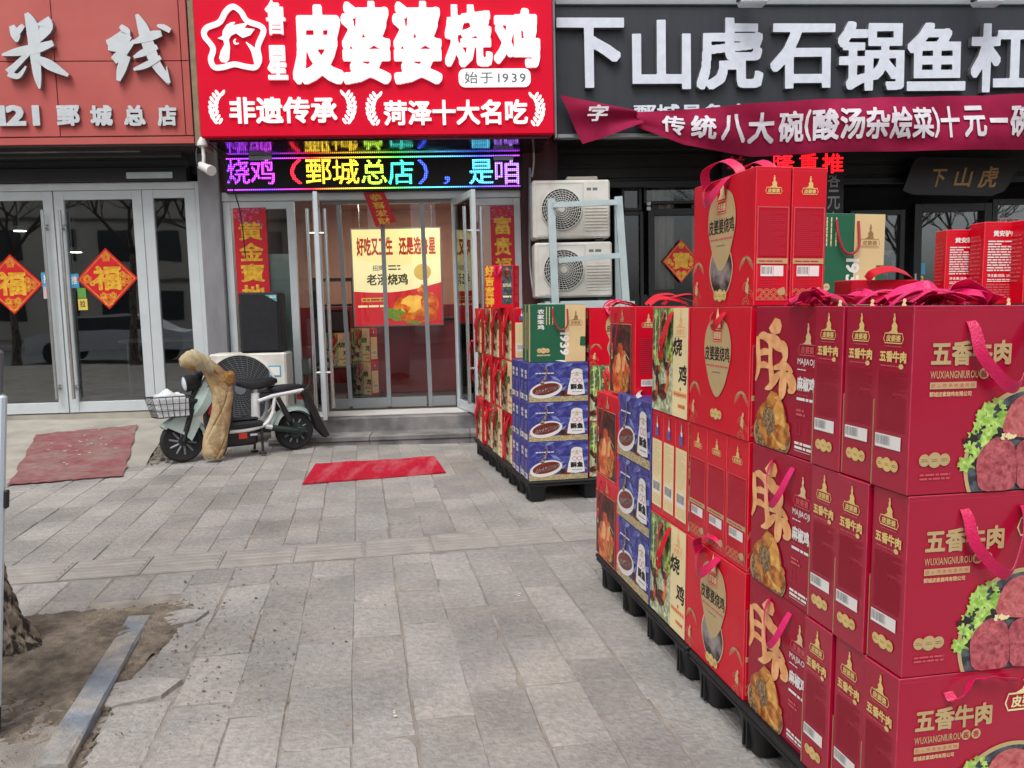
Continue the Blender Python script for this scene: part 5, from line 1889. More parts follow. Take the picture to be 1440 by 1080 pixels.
def make_tree(name, lab, loc, r0, h, lean, seed, group=None, flare=1.0, levels=4):
    rn = random.Random(seed)
    t = thing(name, lab, 'tree', Matrix.Translation(loc), group)
    mb = MB()
    n, m_ = (150, 110) if flare > .9 else (28, 16)
    V = []
    top = Vector((lean[0] * h, lean[1] * h, h))
    for i in range(m_ + 1):
        s = i / m_
        z = h * s ** 1.6 - .06 * (i == 0)
        r = r0 * (1 - .45 * s) + flare * r0 * .55 * math.exp(-z / .13)
        for j in range(n):
            a = 6.2832 * j / n
            k = 1 + .05 * math.sin(a * 5 + z * 4) + flare * .22 * math.exp(-z / .16) * math.sin(a * 4 + 1) + rn.uniform(-.03, .03) - .09 * abs(math.sin(a * 14 + 2.5 * math.sin(z * 9 + a * 3) + z * 3)) ** .5 + .05 * math.sin(z * 46 + a * 9)
            V.append((top.x * s ** 1.6 + r * k * math.cos(a), top.y * s ** 1.6 + r * k * math.sin(a), z))
    mb.add(V, [(i * n + j, i * n + (j + 1) % n, (i + 1) * n + (j + 1) % n, (i + 1) * n + j) for i in range(m_) for j in range(n)], 'bark')
    part('trunk', mb, t, smooth=True)
    mb = MB()
    def grow(p, d, r, l, lev):
        q = p + d * l * .5 + Vector((rn.uniform(-1, 1), rn.uniform(-1, 1), rn.uniform(-.4, .6))) * l * .06
        e_ = p + d * l
        mb.tube([p, q, e_], [r, r * .85, r * .65], 'twig', 6 if lev > 2 else 4, False)
        if lev == 0: return
        for k in range(3 if lev > 1 else 4):
            dd = (d + Vector((rn.uniform(-1, 1), rn.uniform(-1, 1), rn.uniform(-.25, .75))) * .75).normalized()
            grow(e_ if k < 2 else q, dd, r * .6, l * rn.uniform(.62, .85), lev - 1)
    for k in range(4):
        a = k * 1.57 + rn.uniform(-.4, .4)
        grow(top - Vector((0, 0, .05)), Vector((math.cos(a) * .7, math.sin(a) * .7, .9)).normalized(), r0 * .42, h * (.38 if flare > .9 else .46), levels)
    part('crown', mb, t)
    return t
p = ground(-25, 925)
make_tree('street_tree', 'rough barked bare tree trunk rising from the earth at the left photo edge', (p.x, p.y, 0), .15, 3.2, (-.12, .02), 3, None, 1.0, 3)
# the other side of the street, seen only in the glass
for i, (x, y) in enumerate(((-6.5, -4.6), (-8.6, -4.3), (-11.8, -4.7), (3.0, -5.5), (9.0, -4.8), (12.4, -5.6), (14.4, -4.9), (17, -5.4))):
    make_tree('street_tree', 'bare winter street tree across the pavement behind the photographer', (x, y, -.05), .13, 3.0, (.03, .02), 20 + i, 'bare trees along the street', .4, 4)
t = thing('apartment_building', 'long plain apartment building across the street reflected in the shop glass', 'building', Matrix.Translation((-14, -24, 0)))
mb = MB(); mb.box((-26, -8, -.2), (13, 0, 15), 'facade_far', .05)
for k in range(5): mb.box((-26, .003, 3 + k * 3 - .15), (13, .12, 3 + k * 3), 'facade_far_band')
part('wall', mb, t)
mb = MB()
for k in range(5):
    for i in range(15): mb.box((-25 + i * 2.5, .004, 3 * k + .9), (-23.6 + i * 2.5, .05, 3 * k + 2.4), 'far_window')
part('windows', mb, t)

t = thing('parked_car', 'white car parked across the pavement, seen only as a reflection in the glass', 'car', Matrix.Translation((-10.2, -7.4, -.14)))
prof = [(-2.2, .35), (-2.25, .75), (-1.5, .92), (-.75, 1.40), (.9, 1.46), (1.75, .98), (2.2, .9), (2.25, .4)]
mb = MB(); mb.prism(Pl((0, .85, 0), (-1, 0, 0), (0, 0, 1)), [(-x, z) for x, z in prof], 1.7, 'letter_silver'); part('body', mb, t)
mb = MB()
for y in (.853, -.853): mb.prism(Pl((0, y, 0), (-1, 0, 0), (0, 0, 1)) if y > 0 else Pl((0, y, 0), (1, 0, 0), (0, 0, 1)), [((-1 if y > 0 else 1) * x, z) for x, z in ((-1.3, .96), (-.72, 1.34), (.85, 1.39), (1.5, 1.0))], .004, 'far_window')
part('side_window', mb, t)
for x in (-1.4, 1.35):
    for y in (-.8, .8):
        mb = MB(); mb.lathe((x, y, .33), (0, 1, 0), [(0, -.1), (.2, -.1), (.32, -.09), (.33, 0), (.32, .09), (.2, .1), (0, .1)], 'tyre', 24); part('wheel', mb, t, smooth=True)

# ================================================================== SCOOTER
F_, R0_ = ground(256, 651), ground(414, 633)
fd = (F_ - R0_); fd.z = 0
WB = fd.length
ang = math.atan2(fd.y, fd.x)
SM = Matrix.Translation(((F_.x + R0_.x) / 2, (F_.y + R0_.y) / 2 + .03, .004)) @ Matrix.Rotation(ang, 4, 'Z') @ Matrix.Rotation(rad(4), 4, 'X')
sct = thing('electric_scooter', 'sage green electric scooter with a wire basket parked before the outdoor unit', 'scooter', SM)
hb = WB / 2
WR = .195
def wheel(x, name):
    mb = MB()
    mb.lathe((x, 0, WR), (0, 1, 0), [(WR - .055, -.035), (WR - .02, -.042), (WR - .004, -.026), (WR, 0), (WR - .004, .026), (WR - .02, .042), (WR - .055, .035)], 'tyre', 44)
    w_ = part(name, mb, sct, smooth=True)
    mb = MB()
    mb.lathe((x, 0, WR), (0, 1, 0), [(WR - .054, -.03), (WR - .07, -.034), (WR - .075, 0), (WR - .07, .034), (WR - .054, .03)], 'rim_grey', 40)
    for k in range(10):
        a = k * .6283
        mb.tube([(x + .03 * math.cos(a), .035, WR + .03 * math.sin(a)), (x + (WR - .07) * math.cos(a + .2), .028, WR + (WR - .07) * math.sin(a + .2))], .011, 'rim_grey', 6)
    mb.lathe((x, 0, WR), (0, 1, 0), [(.0, -.062), (.04, -.06), (.045, -.03), (.045, .03), (.04, .06), (0, .062)], 'plastic_black', 20)
    part('rim', mb, w_, smooth=True)
wheel(hb, 'wheel')
wheel(-hb, 'wheel')
# motor cover at the rear hub
mb = MB(); mb.lathe((-hb, 0, WR), (0, 1, 0), [(0, -.075), (.07, -.07), (.085, -.045), (.085, .045), (.07, .07), (0, .075)], 'motor_green', 28)
for sy in (-.075, .075):
    mb.tube([(-hb + .30, sy, WR + .06), (-hb, sy, WR)], [.03, .034], 'motor_green', 8)
    mb.box((-hb - .10, sy - .008, WR - .025), (-hb + .02, sy + .008, WR + .03), 'motor_green', .006)
part('motor', mb, sct, smooth=True)
mb = MB()
for sy in (-.068, .068):
    mb.tube([(hb, sy, WR), (hb - .05, sy, WR + .16), (hb - .11, sy * .9, WR + .36)], .02, 'plastic_black', 10)
    mb.tube([(hb - .02, sy, WR + .09), (hb - .09, sy, WR + .30)], .03, 'plastic_black', 10)
mb.box((hb - .15, -.09, WR + .35), (hb - .07, .09, WR + .39), 'plastic_black', .01)
mb.tube([(hb - .11, 0, WR + .37), (hb - .22, 0, WR + .66)], .028, 'plastic_black', 12)
part('fork', mb, sct, smooth=True)
def fender(x, a0, a1, r, wd, m, name):
    mb = MB()
    V = []
    n = 16
    for i in range(n + 1):
        a = rad(a0 + (a1 - a0) * i / n)
        for y, rr in ((-wd, r - .035), (-wd * .9, r - .004), (-wd * .5, r + .012), (0, r + .018), (wd * .5, r + .012), (wd * .9, r - .004), (wd, r - .035)):
            V.append((x + rr * math.cos(a), y, WR + rr * math.sin(a)))
    mb.add(V, [(i * 7 + j, i * 7 + j + 1, i * 7 + 8 + j, i * 7 + 7 + j) for i in range(n) for j in range(6)], m)
    part(name, mb, sct, smooth=True)
fender(hb, 40, 165, WR + .03, .065, 'sage', 'front_fender')
fender(-hb, 10, 150, WR + .045, .075, 'sage', 'rear_fender')
mb = MB()  # side skirt of the front fender
for sy in (-.07, .07):
    mb.prism(Pl((0, sy, 0), (1, 0, 0), (0, 0, 1)), [(hb + .15, WR + .15), (hb + .06, WR + .24), (hb - .10, WR + .25), (hb - .16, WR + .16), (hb - .07, WR + .0), (hb - .01, WR + .06)], .012, 'sage')
part('fender_skirt', mb, sct)
# front shell and head lamp
mb = MB()
prof = [(.50, .42), (.53, .47), (.555, .53), (.58, .60), (.60, .67), (.615, .74), (.60, .79)]
V = []
cx = hb - .20
for i, (zx, z) in enumerate(prof):
    k = i / 6
    xo = cx + .13 - .22 * k
    wd = .09 + .06 * math.sin(k * 3)
    for y, dx in ((-wd, -.10), (-wd * .95, -.02), (-wd * .5, .035), (0, .05), (wd * .5, .035), (wd * .95, -.02), (wd, -.10)):
        V.append((xo + dx, y, z))
mb.add(V, [(i * 7 + j, i * 7 + j + 1, i * 7 + 8 + j, i * 7 + 7 + j) for i in range(6) for j in range(6)], 'sage')
part('front_shell', mb, sct, smooth=True)
hl = Vector((hb - .10, 0, .735))
hd = Vector((.95, 0, -.12)).normalized()
mb = MB(); mb.lathe(hl, hd, [(.03, -.10), (.06, -.08), (.078, -.02), (.080, .04), (.072, .048)], 'plastic_black', 26); h_ = part('headlight', mb, sct, smooth=True)
mb = MB(); mb.lathe(hl, hd, [(.072, .042), (.06, .055), (.03, .065), (0, .068)], 'lens', 26); part('lens', mb, h_, smooth=True)
mb = MB()
mb.tube([(hb - .24, -.30, .86), (hb - .25, -.16, .87), (hb - .22, 0, .82), (hb - .25, .12, .87), (hb - .22, .19, .90)], .014, 'plastic_black', 10, True, 5)
for sy in (-1, 1):
    mb.tube([(hb - .24, sy * .16, .865), (hb - .245, sy * (.34 if sy < 0 else .21), .858)], .02, 'plastic_black', 10)
mb.box((hb - .30, -.10, .80), (hb - .16, .10, .85), 'plastic_black', .02)
mb.tube([(hb - .24, -.18, .87), (hb - .22, -.20, .95)], .006, 'plastic_black', 6)
part('handlebar', mb, sct, smooth=True)
# basket with white bundle
bx0, bx1, bz0, bz1, bw_ = hb - .08, hb + .27, .43, .62, .16
mb = MB()
def ring_(z, k):
    return [(bx0 + .02 * (1 - k), -bw_ * (.8 + .2 * k), z), (bx1 - .05 * (1 - k), -bw_ * (.8 + .2 * k), z), (bx1 - .05 * (1 - k), bw_ * (.8 + .2 * k), z), (bx0 + .02 * (1 - k), bw_ * (.8 + .2 * k), z)]
for k in (0, .33, .66, 1):
    mb.tube(ring_(bz0 + (bz1 - bz0) * k, k), .0055 if k == 1 else .0035, 'plastic_black', 6, closed=True)
r0, r1 = ring_(bz0, 0), ring_(bz1, 1)
for s in range(4):
    n = 6 if s % 2 == 0 else 5
    for i in range(n):
        f = i / n
        p0 = np.array(r0[s]) * (1 - f) + np.array(r0[(s + 1) % 4]) * f
        p1 = np.array(r1[s]) * (1 - f) + np.array(r1[(s + 1) % 4]) * f
        mb.tube([p0, p1], .0032, 'plastic_black', 5)
for i in range(6):
    f = i / 6
    p0 = np.array(r0[0]) * (1 - f) + np.array(r0[1]) * f; p1 = np.array(r0[3]) * (1 - f) + np.array(r0[2]) * f
    mb.tube([p0, p1], .0032, 'plastic_black', 5)
mb.tube([(hb - .11, 0, .60), (bx0 + .02, 0, .46)], .014, 'plastic_black', 8)
part('basket', mb, sct)
bun = MB()
V = []
n, m_ = 26, 12
for i in range(n):
    for j in range(m_):
        s, q = i / (n - 1), j / (m_ - 1)
        ex, ey = abs(s * 2 - 1), abs(q * 2 - 1)
        k = max(ex, ey)
        z = (.64 + .04 * math.sin(s * 9 + q * 4) * (1 - k) + .03 * math.sin(q * 11 + s * 3) * (1 - k)) - .13 * max(0, (k - .82) / .18) ** 1.4
        V.append((bx0 + .03 + (bx1 - bx0 - .08) * s, -bw_ * .84 + 2 * bw_ * .84 * q, z))
bun.add(V, [(i * m_ + j, (i + 1) * m_ + j, (i + 1) * m_ + j + 1, i * m_ + j + 1) for i in range(n - 1) for j in range(m_ - 1)], 'bundle_white')
bun.box((bx0 + .03, -bw_ * .8, bz0 + .008), (bx1 - .055, bw_ * .8, bz0 + .06), 'bundle_white', .02)
for sgn in (-1, 1):
    bun.quad([(bx0 + .03, sgn * bw_ * .8, bz0 + .01), (bx1 - .06, sgn * bw_ * .8, bz0 + .01), (bx1 - .05, sgn * bw_ * .84, bz1 - .02), (bx0 + .03, sgn * bw_ * .84, bz1 - .02)], 'bundle_white')
bun.quad([(bx1 - .06, -bw_ * .8, bz0 + .01), (bx1 - .06, bw_ * .8, bz0 + .01), (bx1 - .05, bw_ * .84, bz1 - .02), (bx1 - .05, -bw_ * .84, bz1 - .02)], 'bundle_white')
o = bun.build('bundle', None, smooth=True); o.matrix_world = SM
tag(o, 'crumpled white plastic bundle lying in the wire basket of the scooter', 'bundle')
# body: frame, foot board, battery, seats
mb = MB()
for sy in (-.10, .10):
    mb.tube([(hb - .26, sy * .6, .40), (hb - .30, sy, .27), (.0, sy, .245), (-.22, sy, .29), (-.30, sy, .40)], .02, 'white_paint', 10, True, 5)
    mb.tube([(-.16, sy, .52), (-.30, sy, .56), (-.62, sy, .60)], .019, 'white_paint', 10)
    mb.tube([(-.30, sy, .40), (-.33, sy, .57)], .017, 'white_paint', 8)
    mb.tube([(-.22, sy, .27), (-hb + .26, sy, .255)], .024, 'white_paint', 8)
mb.tube([(-.15, .02, .30), (-.165, .02, .60)], .042, 'white_paint', 14)
mb.tube([(-.165, .02, .60), (-.17, .02, .68)], .024, 'white_paint', 12)
part('frame', mb, sct, smooth=True)
mb = MB(); mb.box((-.20, -.13, .262), (hb - .26, .13, .335), 'plastic_black', .025); mb.box((-.16, -.10, .335), (.12, .10, .37), 'saddle', .02); part('footboard', mb, sct)
mb = MB(); mb.box((-.14, -.115, .10), (hb - .32, .115, .258), 'plastic_black', .03); mb.box((-.03, .1155, .17), (.05, .1185, .225), 'emblem_red', .002); mb.box((-.13, .1155, .19), (-.06, .118, .21), 'letter_silver', .001); part('battery_case', mb, sct)
mb = MB(); mb.box((hb - .33, -.10, .30), (hb - .22, .10, .60), 'plastic_black', .03); part('leg_shield', mb, sct)
def pad(x0, x1, wd, z0, z1, name, m, nose=0, up=0):
    mb = MB()
    n, k_ = 20, 12
    V = []
    for i in range(n + 1):
        s = i / n
        e_ = math.sin(math.pi * min(1, max(0, (s * .94 + .03)))) ** .35
        hw = wd * e_ * (1 - nose * s)
        for j in range(k_):
            a = 6.2832 * j / k_
            cy, cz = math.cos(a), math.sin(a)
            sg = lambda q: (abs(q) ** .6) * (1 if q >= 0 else -1)
            V.append((x0 + (x1 - x0) * s, hw * sg(cy), (z0 + z1) / 2 + (z1 - z0) / 2 * e_ * sg(cz) + up * math.sin(s * 6.28 + 1.2)))
    mb.add(V, [(i * k_ + j, i * k_ + (j + 1) % k_, (i + 1) * k_ + (j + 1) % k_, (i + 1) * k_ + j) for i in range(n) for j in range(k_)] + [tuple(range(k_)), tuple(n * k_ + j for j in range(k_))], m)
    part(name, mb, sct, smooth=True)
pad(-.38, .02, .12, .645, .75, 'seat', 'saddle', .35, .012)
pad(-.66, -.30, .11, .585, .67, 'pillion_seat', 'saddle', .0)
pad(-.38, -.14, .08, .535, .60, 'seat_pad', 'saddle', .3)
mb = MB(); mb.tube([(-.64, -.09, .60), (-.70, -.09, .66), (-.71, -.09, .86)], .012, 'plastic_black', 8, True, 4); mb.tube([(-.64, .09, .60), (-.70, .09, .66), (-.71, .09, .86)], .012, 'plastic_black', 8, True, 4); mb.box((-.735, -.11, .74), (-.695, .11, .92), 'plastic_black', .018); part('backrest', mb, sct, smooth=True)
mb = MB()
for sy in (-.10, .10): mb.tube([(-.36, sy, .54), (-.47, sy, .30)], [.022, .03], 'plastic_black', 10)
mb.prism(Pl((0, .05, 0), (1, 0, 0), (0, 0, 1)), [(-.66, .58), (-.60, .60), (-.73, .20), (-.82, .10), (-.86, .12), (-.80, .24)], .10, 'plastic_black')
mb.box((-.66, -.05, .50), (-.60, .05, .56), 'emblem_red', .01)
part('mudguard', mb, sct)
mb = MB()
for sy in (-.10, .10):
    mb.tube([(-.18, sy, .25), (-.17, sy * 1.25, .03)], .013, 'plastic_black', 8); mb.box((-.20, sy * 1.25 - .03, .0), (-.14, sy * 1.25 + .03, .022), 'plastic_black', .006)
mb.tube([(-.18, -.1, .2), (-.18, .1, .2)], .012, 'chrome', 8)
part('kick_stand', mb, sct, smooth=True)
# quilted leg cover hanging from the handlebar: a padded apron and a muff over the grip
mb = MB()
ctr_ = smooth([(hb - .20, .93, .075), (hb - .26, .86, .10), (hb - .325, .75, .115), (hb - .35, .62, .105), (hb - .335, .48, .10), (hb - .30, .34, .115), (hb - .265, .20, .125), (hb - .245, .09, .115), (hb - .235, .025, .09)], 14)
nu, nv = 46, len(ctr_)
rn = random.Random(5)
ph = [rn.uniform(0, 6.28) for _ in range(8)]
def cover(i, j, back):
    x, z, hw = ctr_[i]
    u = j / (nu - 1) * 2 - 1
    v = i / nv
    edge = 1 + .035 * math.sin(v * 11 + ph[0] + u) + .025 * math.sin(v * 29 + ph[1] + u * 2)
    seam = abs(math.sin(v * 19 + .5 * u + .25 * math.sin(u * 4)))
    puff = .045 * max(0, 1 - u * u) ** .5 + .014 * seam ** .5 * (1 - u ** 4)
    fold = .012 * (abs(math.sin(u * 1.5 + v * 2.2 + ph[2])) ** .6 - .5) + .006 * math.sin(u * 2.6 + v * 15 + ph[3]) - .012 * (1 - abs(math.sin(v * 9 + u * 1.6 + ph[4]))) ** 6 - .012 * (1 - abs(math.sin(v * 6.3 - u * 2.1 + ph[6]))) ** 7
    y = .165 + (puff + fold * (1 - u ** 6) if not back else -.015 - .02 * (1 - u * u))
    return (x + u * hw * edge * .92, y, z + .012 * math.sin(u * 4 + ph[5]))
for back in (0, 1):
    V = [cover(i, j, back) for i in range(nv) for j in range(nu)]
    mb.add(V, [(i * nu + j, i * nu + j + 1, (i + 1) * nu + j + 1, (i + 1) * nu + j) for i in range(nv - 1) for j in range(nu - 1)], 'tan_quilt')
E0 = [(0, j) for j in range(nu)] + [(i, nu - 1) for i in range(nv)] + [(nv - 1, j) for j in range(nu - 1, -1, -1)] + [(i, 0) for i in range(nv - 1, -1, -1)]
mb.add([cover(i, j, 0) for i, j in E0] + [cover(i, j, 1) for i, j in E0], [(k, k + 1, len(E0) + k + 1, len(E0) + k) for k in range(len(E0) - 1)], 'tan_quilt')
lc = tag(mb.build('leg_cover', None, smooth=False), 'tan quilted winter leg cover draped over the scooter handlebar', 'leg cover')
for p_ in lc.data.polygons: p_.use_smooth = True
lc.data.set_sharp_from_angle(angle=rad(50))
lc.matrix_world = SM
mb = MB()
n, m_ = 40, 22
V = []
for i in range(n + 1):
    s_ = i / n
    cx_ = hb + .02 - .27 * s_
    cz_ = .925 + .045 * math.sin(s_ * 3.0) - .035 * s_
    rr = (.018 + .062 * math.sin(min(1, s_ * 1.25 + .12) * 2.2)) 
    for j in range(m_):
        a = 6.2832 * j / m_
        k = 1 + .13 * abs(math.sin(a * 2 + s_ * 9)) ** .7 - .10 * abs(math.sin(s_ * 16 + a)) ** 2 + rn.uniform(-.02, .02)
        V.append((cx_ + .2 * rr * math.sin(a), .20 + rr * .9 * k * math.cos(a), cz_ + rr * 1.05 * k * math.sin(a) - .03 * max(0, -math.sin(a)) * s_))
mb.add(V, [(i * m_ + j, i * m_ + (j + 1) % m_, (i + 1) * m_ + (j + 1) % m_, (i + 1) * m_ + j) for i in range(n) for j in range(m_)] + [tuple(range(m_)), tuple(n * m_ + j for j in range(m_))], 'tan_quilt_pale')
part('grip_muff', mb, lc, smooth=True)
for c_, rx_, rz_, sd2 in (((hb - .40, .232, .755), .065, .075, 4), ((hb - .075, .238, .885), .05, .035, 5)):
    mb = MB()
    q_ = Pl(c_, (-1, .0, .1), (0, .12, 1))
    mb.add([q_.pt(0, 0, .014)] + [q_.pt(rx_ * k_r * math.cos(a) * (1 + .16 * math.sin(a * 5 + sd2)), rz_ * k_r * math.sin(a) * (1 + .14 * math.sin(a * 7)), h_q) for k_r, h_q in ((.6, .012), (1, -.02)) for a in [i * .3307 for i in range(19)]],
           [(0, 1 + i, 1 + (i + 1) % 19) for i in range(19)] + [(1 + i, 20 + i, 20 + (i + 1) % 19, 1 + (i + 1) % 19) for i in range(19)], 'fleece_brown')
    part('fleece_lining', mb, lc, smooth=True)
mb = MB()
mb.tube([cover(i, 0, 0) for i in range(nv // 2, nv, 5)], .011, 'plastic_black', 6)
part('edge_binding', mb, lc)
o = MB(); o.box((hb - .345, .03, .40), (hb - .225, .14, .72), 'bag_red', .03); o = o.build('bag', None); o.matrix_world = SM
tag(o, 'small dark red bag hanging behind the scooter front panel', 'bag')

# ================================================================== GIFT BOXES
# every carton: x = width of the big face, y = thickness, z = height; big faces at y = 0 and y = D
def faces(W, D, H):
    return {'front': Pl((0, 0, 0), (1, 0, 0), (0, 0, 1)), 'back': Pl((W, D, 0), (-1, 0, 0), (0, 0, 1)),
            'left': Pl((0, D, 0), (0, -1, 0), (0, 0, 1)), 'right': Pl((W, 0, 0), (0, 1, 0), (0, 0, 1)), 'top': Pl((0, 0, H), (1, 0, 0), (0, 1, 0))}
def logo(mb, pl, cx, cy, s, m='print_gold', l=.001, fig=None):
    """seated figure over a framed name"""
    f = fig or m
    mb.poly(pl, [(cx + x * s, cy + y * s) for x, y in ((-.34, .12), (-.16, .20), (-.10, .30), (-.14, .42), (-.06, .50), (-.03, .58), (-.06, .66), (-.03, .76), (.02, .84), (.08, .80), (.10, .68), (.06, .58), (.14, .50), (.22, .40), (.20, .24), (.26, .12))], f, l)
    mb.ell(pl, cx + .02 * s, cy + .86 * s, .05 * s, .05 * s, f, l + .0002, 10)
    mb.stroke(pl, [(cx - .52 * s, cy - .30 * s), (cx + .52 * s, cy - .30 * s), (cx + .60 * s, cy - .12 * s), (cx + .52 * s, cy + .10 * s), (cx - .52 * s, cy + .10 * s), (cx - .60 * s, cy - .12 * s)], .045 * s, m, l, 1, True)
    mb.text(pl, '皮婆婆', cx - .44 * s, cy - .24 * s, cx + .44 * s, cy + .04 * s, m, .03, l)
def medals(mb, pl, cx, cy, r, m='print_gold_y', l=.001):
    for k, dx, rr in ((0, -1.45, .8), (1, 1.45, .8), (2, 0, 1)):
        mb.ell(pl, cx + dx * r, cy, r * rr, r * rr, m, l + k * .0003, 20)
        mb.stroke(pl, [(cx + dx * r + r * rr * .78 * math.cos(q), cy + r * rr * .78 * math.sin(q)) for q in [i * .449 for i in range(14)]], r * .06, 'print_khaki', l + k * .0003 + .0002, 1, True)
        mb.greek(pl, cx + dx * r - r * .45, cy - r * .25, cx + dx * r + r * .45, cy + r * .25, 2, 'gold_dull', k, l + k * .0003 + .0002)
def scallops(mb, pl, x0, y0, w_, h, m='print_khaki', l=.0008, n=5, tall=False):
    rn = random.Random(int(x0 * 1000) + n)
    pts = [(x0, y0)] + [(x0 + w_ * q, y0 + h * (.55 + .45 * math.sin(q * math.pi)) * (1 if not tall else 1)) for q in [i / 10 for i in range(11)]] + [(x0 + w_, y0)]
    if tall:
        for k in range(7):
            r = w_ * .5 * (1 - k * .12)
            mb.stroke(pl, [(x0 + w_ / 2 + r * math.cos(a), y0 + h * .1 + (h - r) * .8 + r * math.sin(a)) for a in [math.pi * i / 10 for i in range(11)]], .0016, m, l, 1)
    else:
        r = h / 3
        j = 0
        y = y0
        while y < y0 + h - r * .5:
            x = x0 + (r if j % 2 else 0)
            while x < x0 + w_ - r:
                for q in (1, .6):
                    mb.stroke(pl, [(x + r + r * q * math.cos(a), y + r * q * math.sin(a)) for a in [math.pi * i / 6 for i in range(7)]], .0014, m, l, 1)
                x += 2 * r
            y += r; j += 1
EDGE = {'beef_red': 'edge_crimson', 'majiao_red': 'edge_crimson', 'chick_red': 'edge_red', 'print_navy': 'print_leaf_mid', 'print_green': 'edge_green'}
def carton(mb, W, D, H, m, edge=None):
    mb.box((0.0012, .0012, 0), (W - .0012, D - .0012, H - .001), m, .0018, edge or EDGE.get(m))
    for z_ in (.012,):
        mb.box((.0008, .0008, H - z_), (W - .0008, D - .0008, H - z_ + .0007), EDGE.get(m))
def beef_handle_hang(mb, W, D, H, y0=-.006, sag=.13, seed=0, m='ribbon_pink'):
    rn = random.Random(seed)
    x0, x1, z0 = W * .335, W * .70, H - .035
    p = [(x0, y0 + .004, z0), (x0 + .004, y0 - .006, z0 - .02), (x0 + .02 + rn.uniform(-.01, .01), y0 - .02, z0 - sag * .55), (x0 + .06, y0 - .03, z0 - sag * .97), ((x0 + x1) / 2 + .012, y0 - .034, z0 - sag * 1.08), (x1 - .04, y0 - .028, z0 - sag * .9), (x1 - .012, y0 - .018, z0 - sag * .45), (x1, y0 - .004, z0 - .018), (x1, y0 + .004, z0)]
    wv = [np.array(q) for q in ((.020, -.004, .002), (.021, -.008, .006), (.020, -.012, .010), (.012, -.012, .020), (.0, -.012, .026), (-.012, -.014, .021), (-.020, -.012, .010), (-.021, -.008, .004), (-.02, -.004, .002))]
    mb.ribbon(p, wv, m)
def handle_fold(mb, W, D, H, y0=-.004, m='ribbon_pink', seed=0):
    rn = random.Random(seed)
    x0, x1, z = W * .30, W * .72, H
    p = [(x0, y0, z - .04), (x0 + .006, y0 - .012, z - .055), (x0 + .03, y0 - .02, z - .035), (x0 + .05, y0 - .012, z - .012), (x0 + .08, y0 - .01, z - .01), ((x0 + x1) / 2, y0 - .02, z - .004), (x1 - .06, y0 - .016, z - .01), (x1 - .02, y0 - .014, z - .02), (x1 - .01, y0 - .008, z - .03), (x1, y0, z - .035)]
    wv = [np.array(q) for q in ((.02, -.006, .004), (.02, -.008, .008), (.014, -.006, .018), (.004, -.016, .012), (.0, -.022, .006), (0, -.02, .012), (.002, -.02, .008), (.01, -.012, .012), (.018, -.008, .006), (.02, -.004, .004))]
    mb.ribbon(p, wv, m)
def handle_arch(mb, W, D, H, m='ribbon_pink', h=.05, seed=0, wd=.026):
    rn = random.Random(seed)
    x0, x1 = W * .18, W * .82
    ys = D / 2
    tt_ = rn.uniform(-.5, .5)
    p = [(x0, ys, H - .001)] + [(x0 + (x1 - x0) * q, ys + rn.uniform(-.03, .03), H + h * math.sin(q * math.pi) ** .6 * rn.uniform(.75, 1.1)) for q in (.12, .3, .5, .7, .88)] + [(x1, ys, H - .001)]
    wv = [np.array((.15 * wd, wd * math.cos(tt_ + .2 * q_), wd * math.sin(tt_ + .2 * q_))) for q_ in range(len(p))]
    mb.ribbon(p, wv, m)
    # tails lying beside it
    for s_ in (1, -1):
        x = W * (.3 if s_ > 0 else .65)
        q = [(x, ys, H + .008), (x + s_ * .05, ys + rn.uniform(-.03, .03), H + .03), (x + s_ * .11, ys + rn.uniform(-.04, .04), H + .022), (x + s_ * .16, ys + rn.uniform(-.05, .05), H + .008)]
        mb.ribbon(q, [np.array((0, wd, rn.uniform(-.4, .4) * wd)) for _ in q], m)
def gift(name, label, mbody, mhandle=None, extra=()):
    t = thing(name, label, 'gift box')
    part('carton', mbody, t)
    if mhandle: part('handle', mhandle, t, smooth=True)
    for n_, m_ in extra: part(n_, m_, t)
    return t

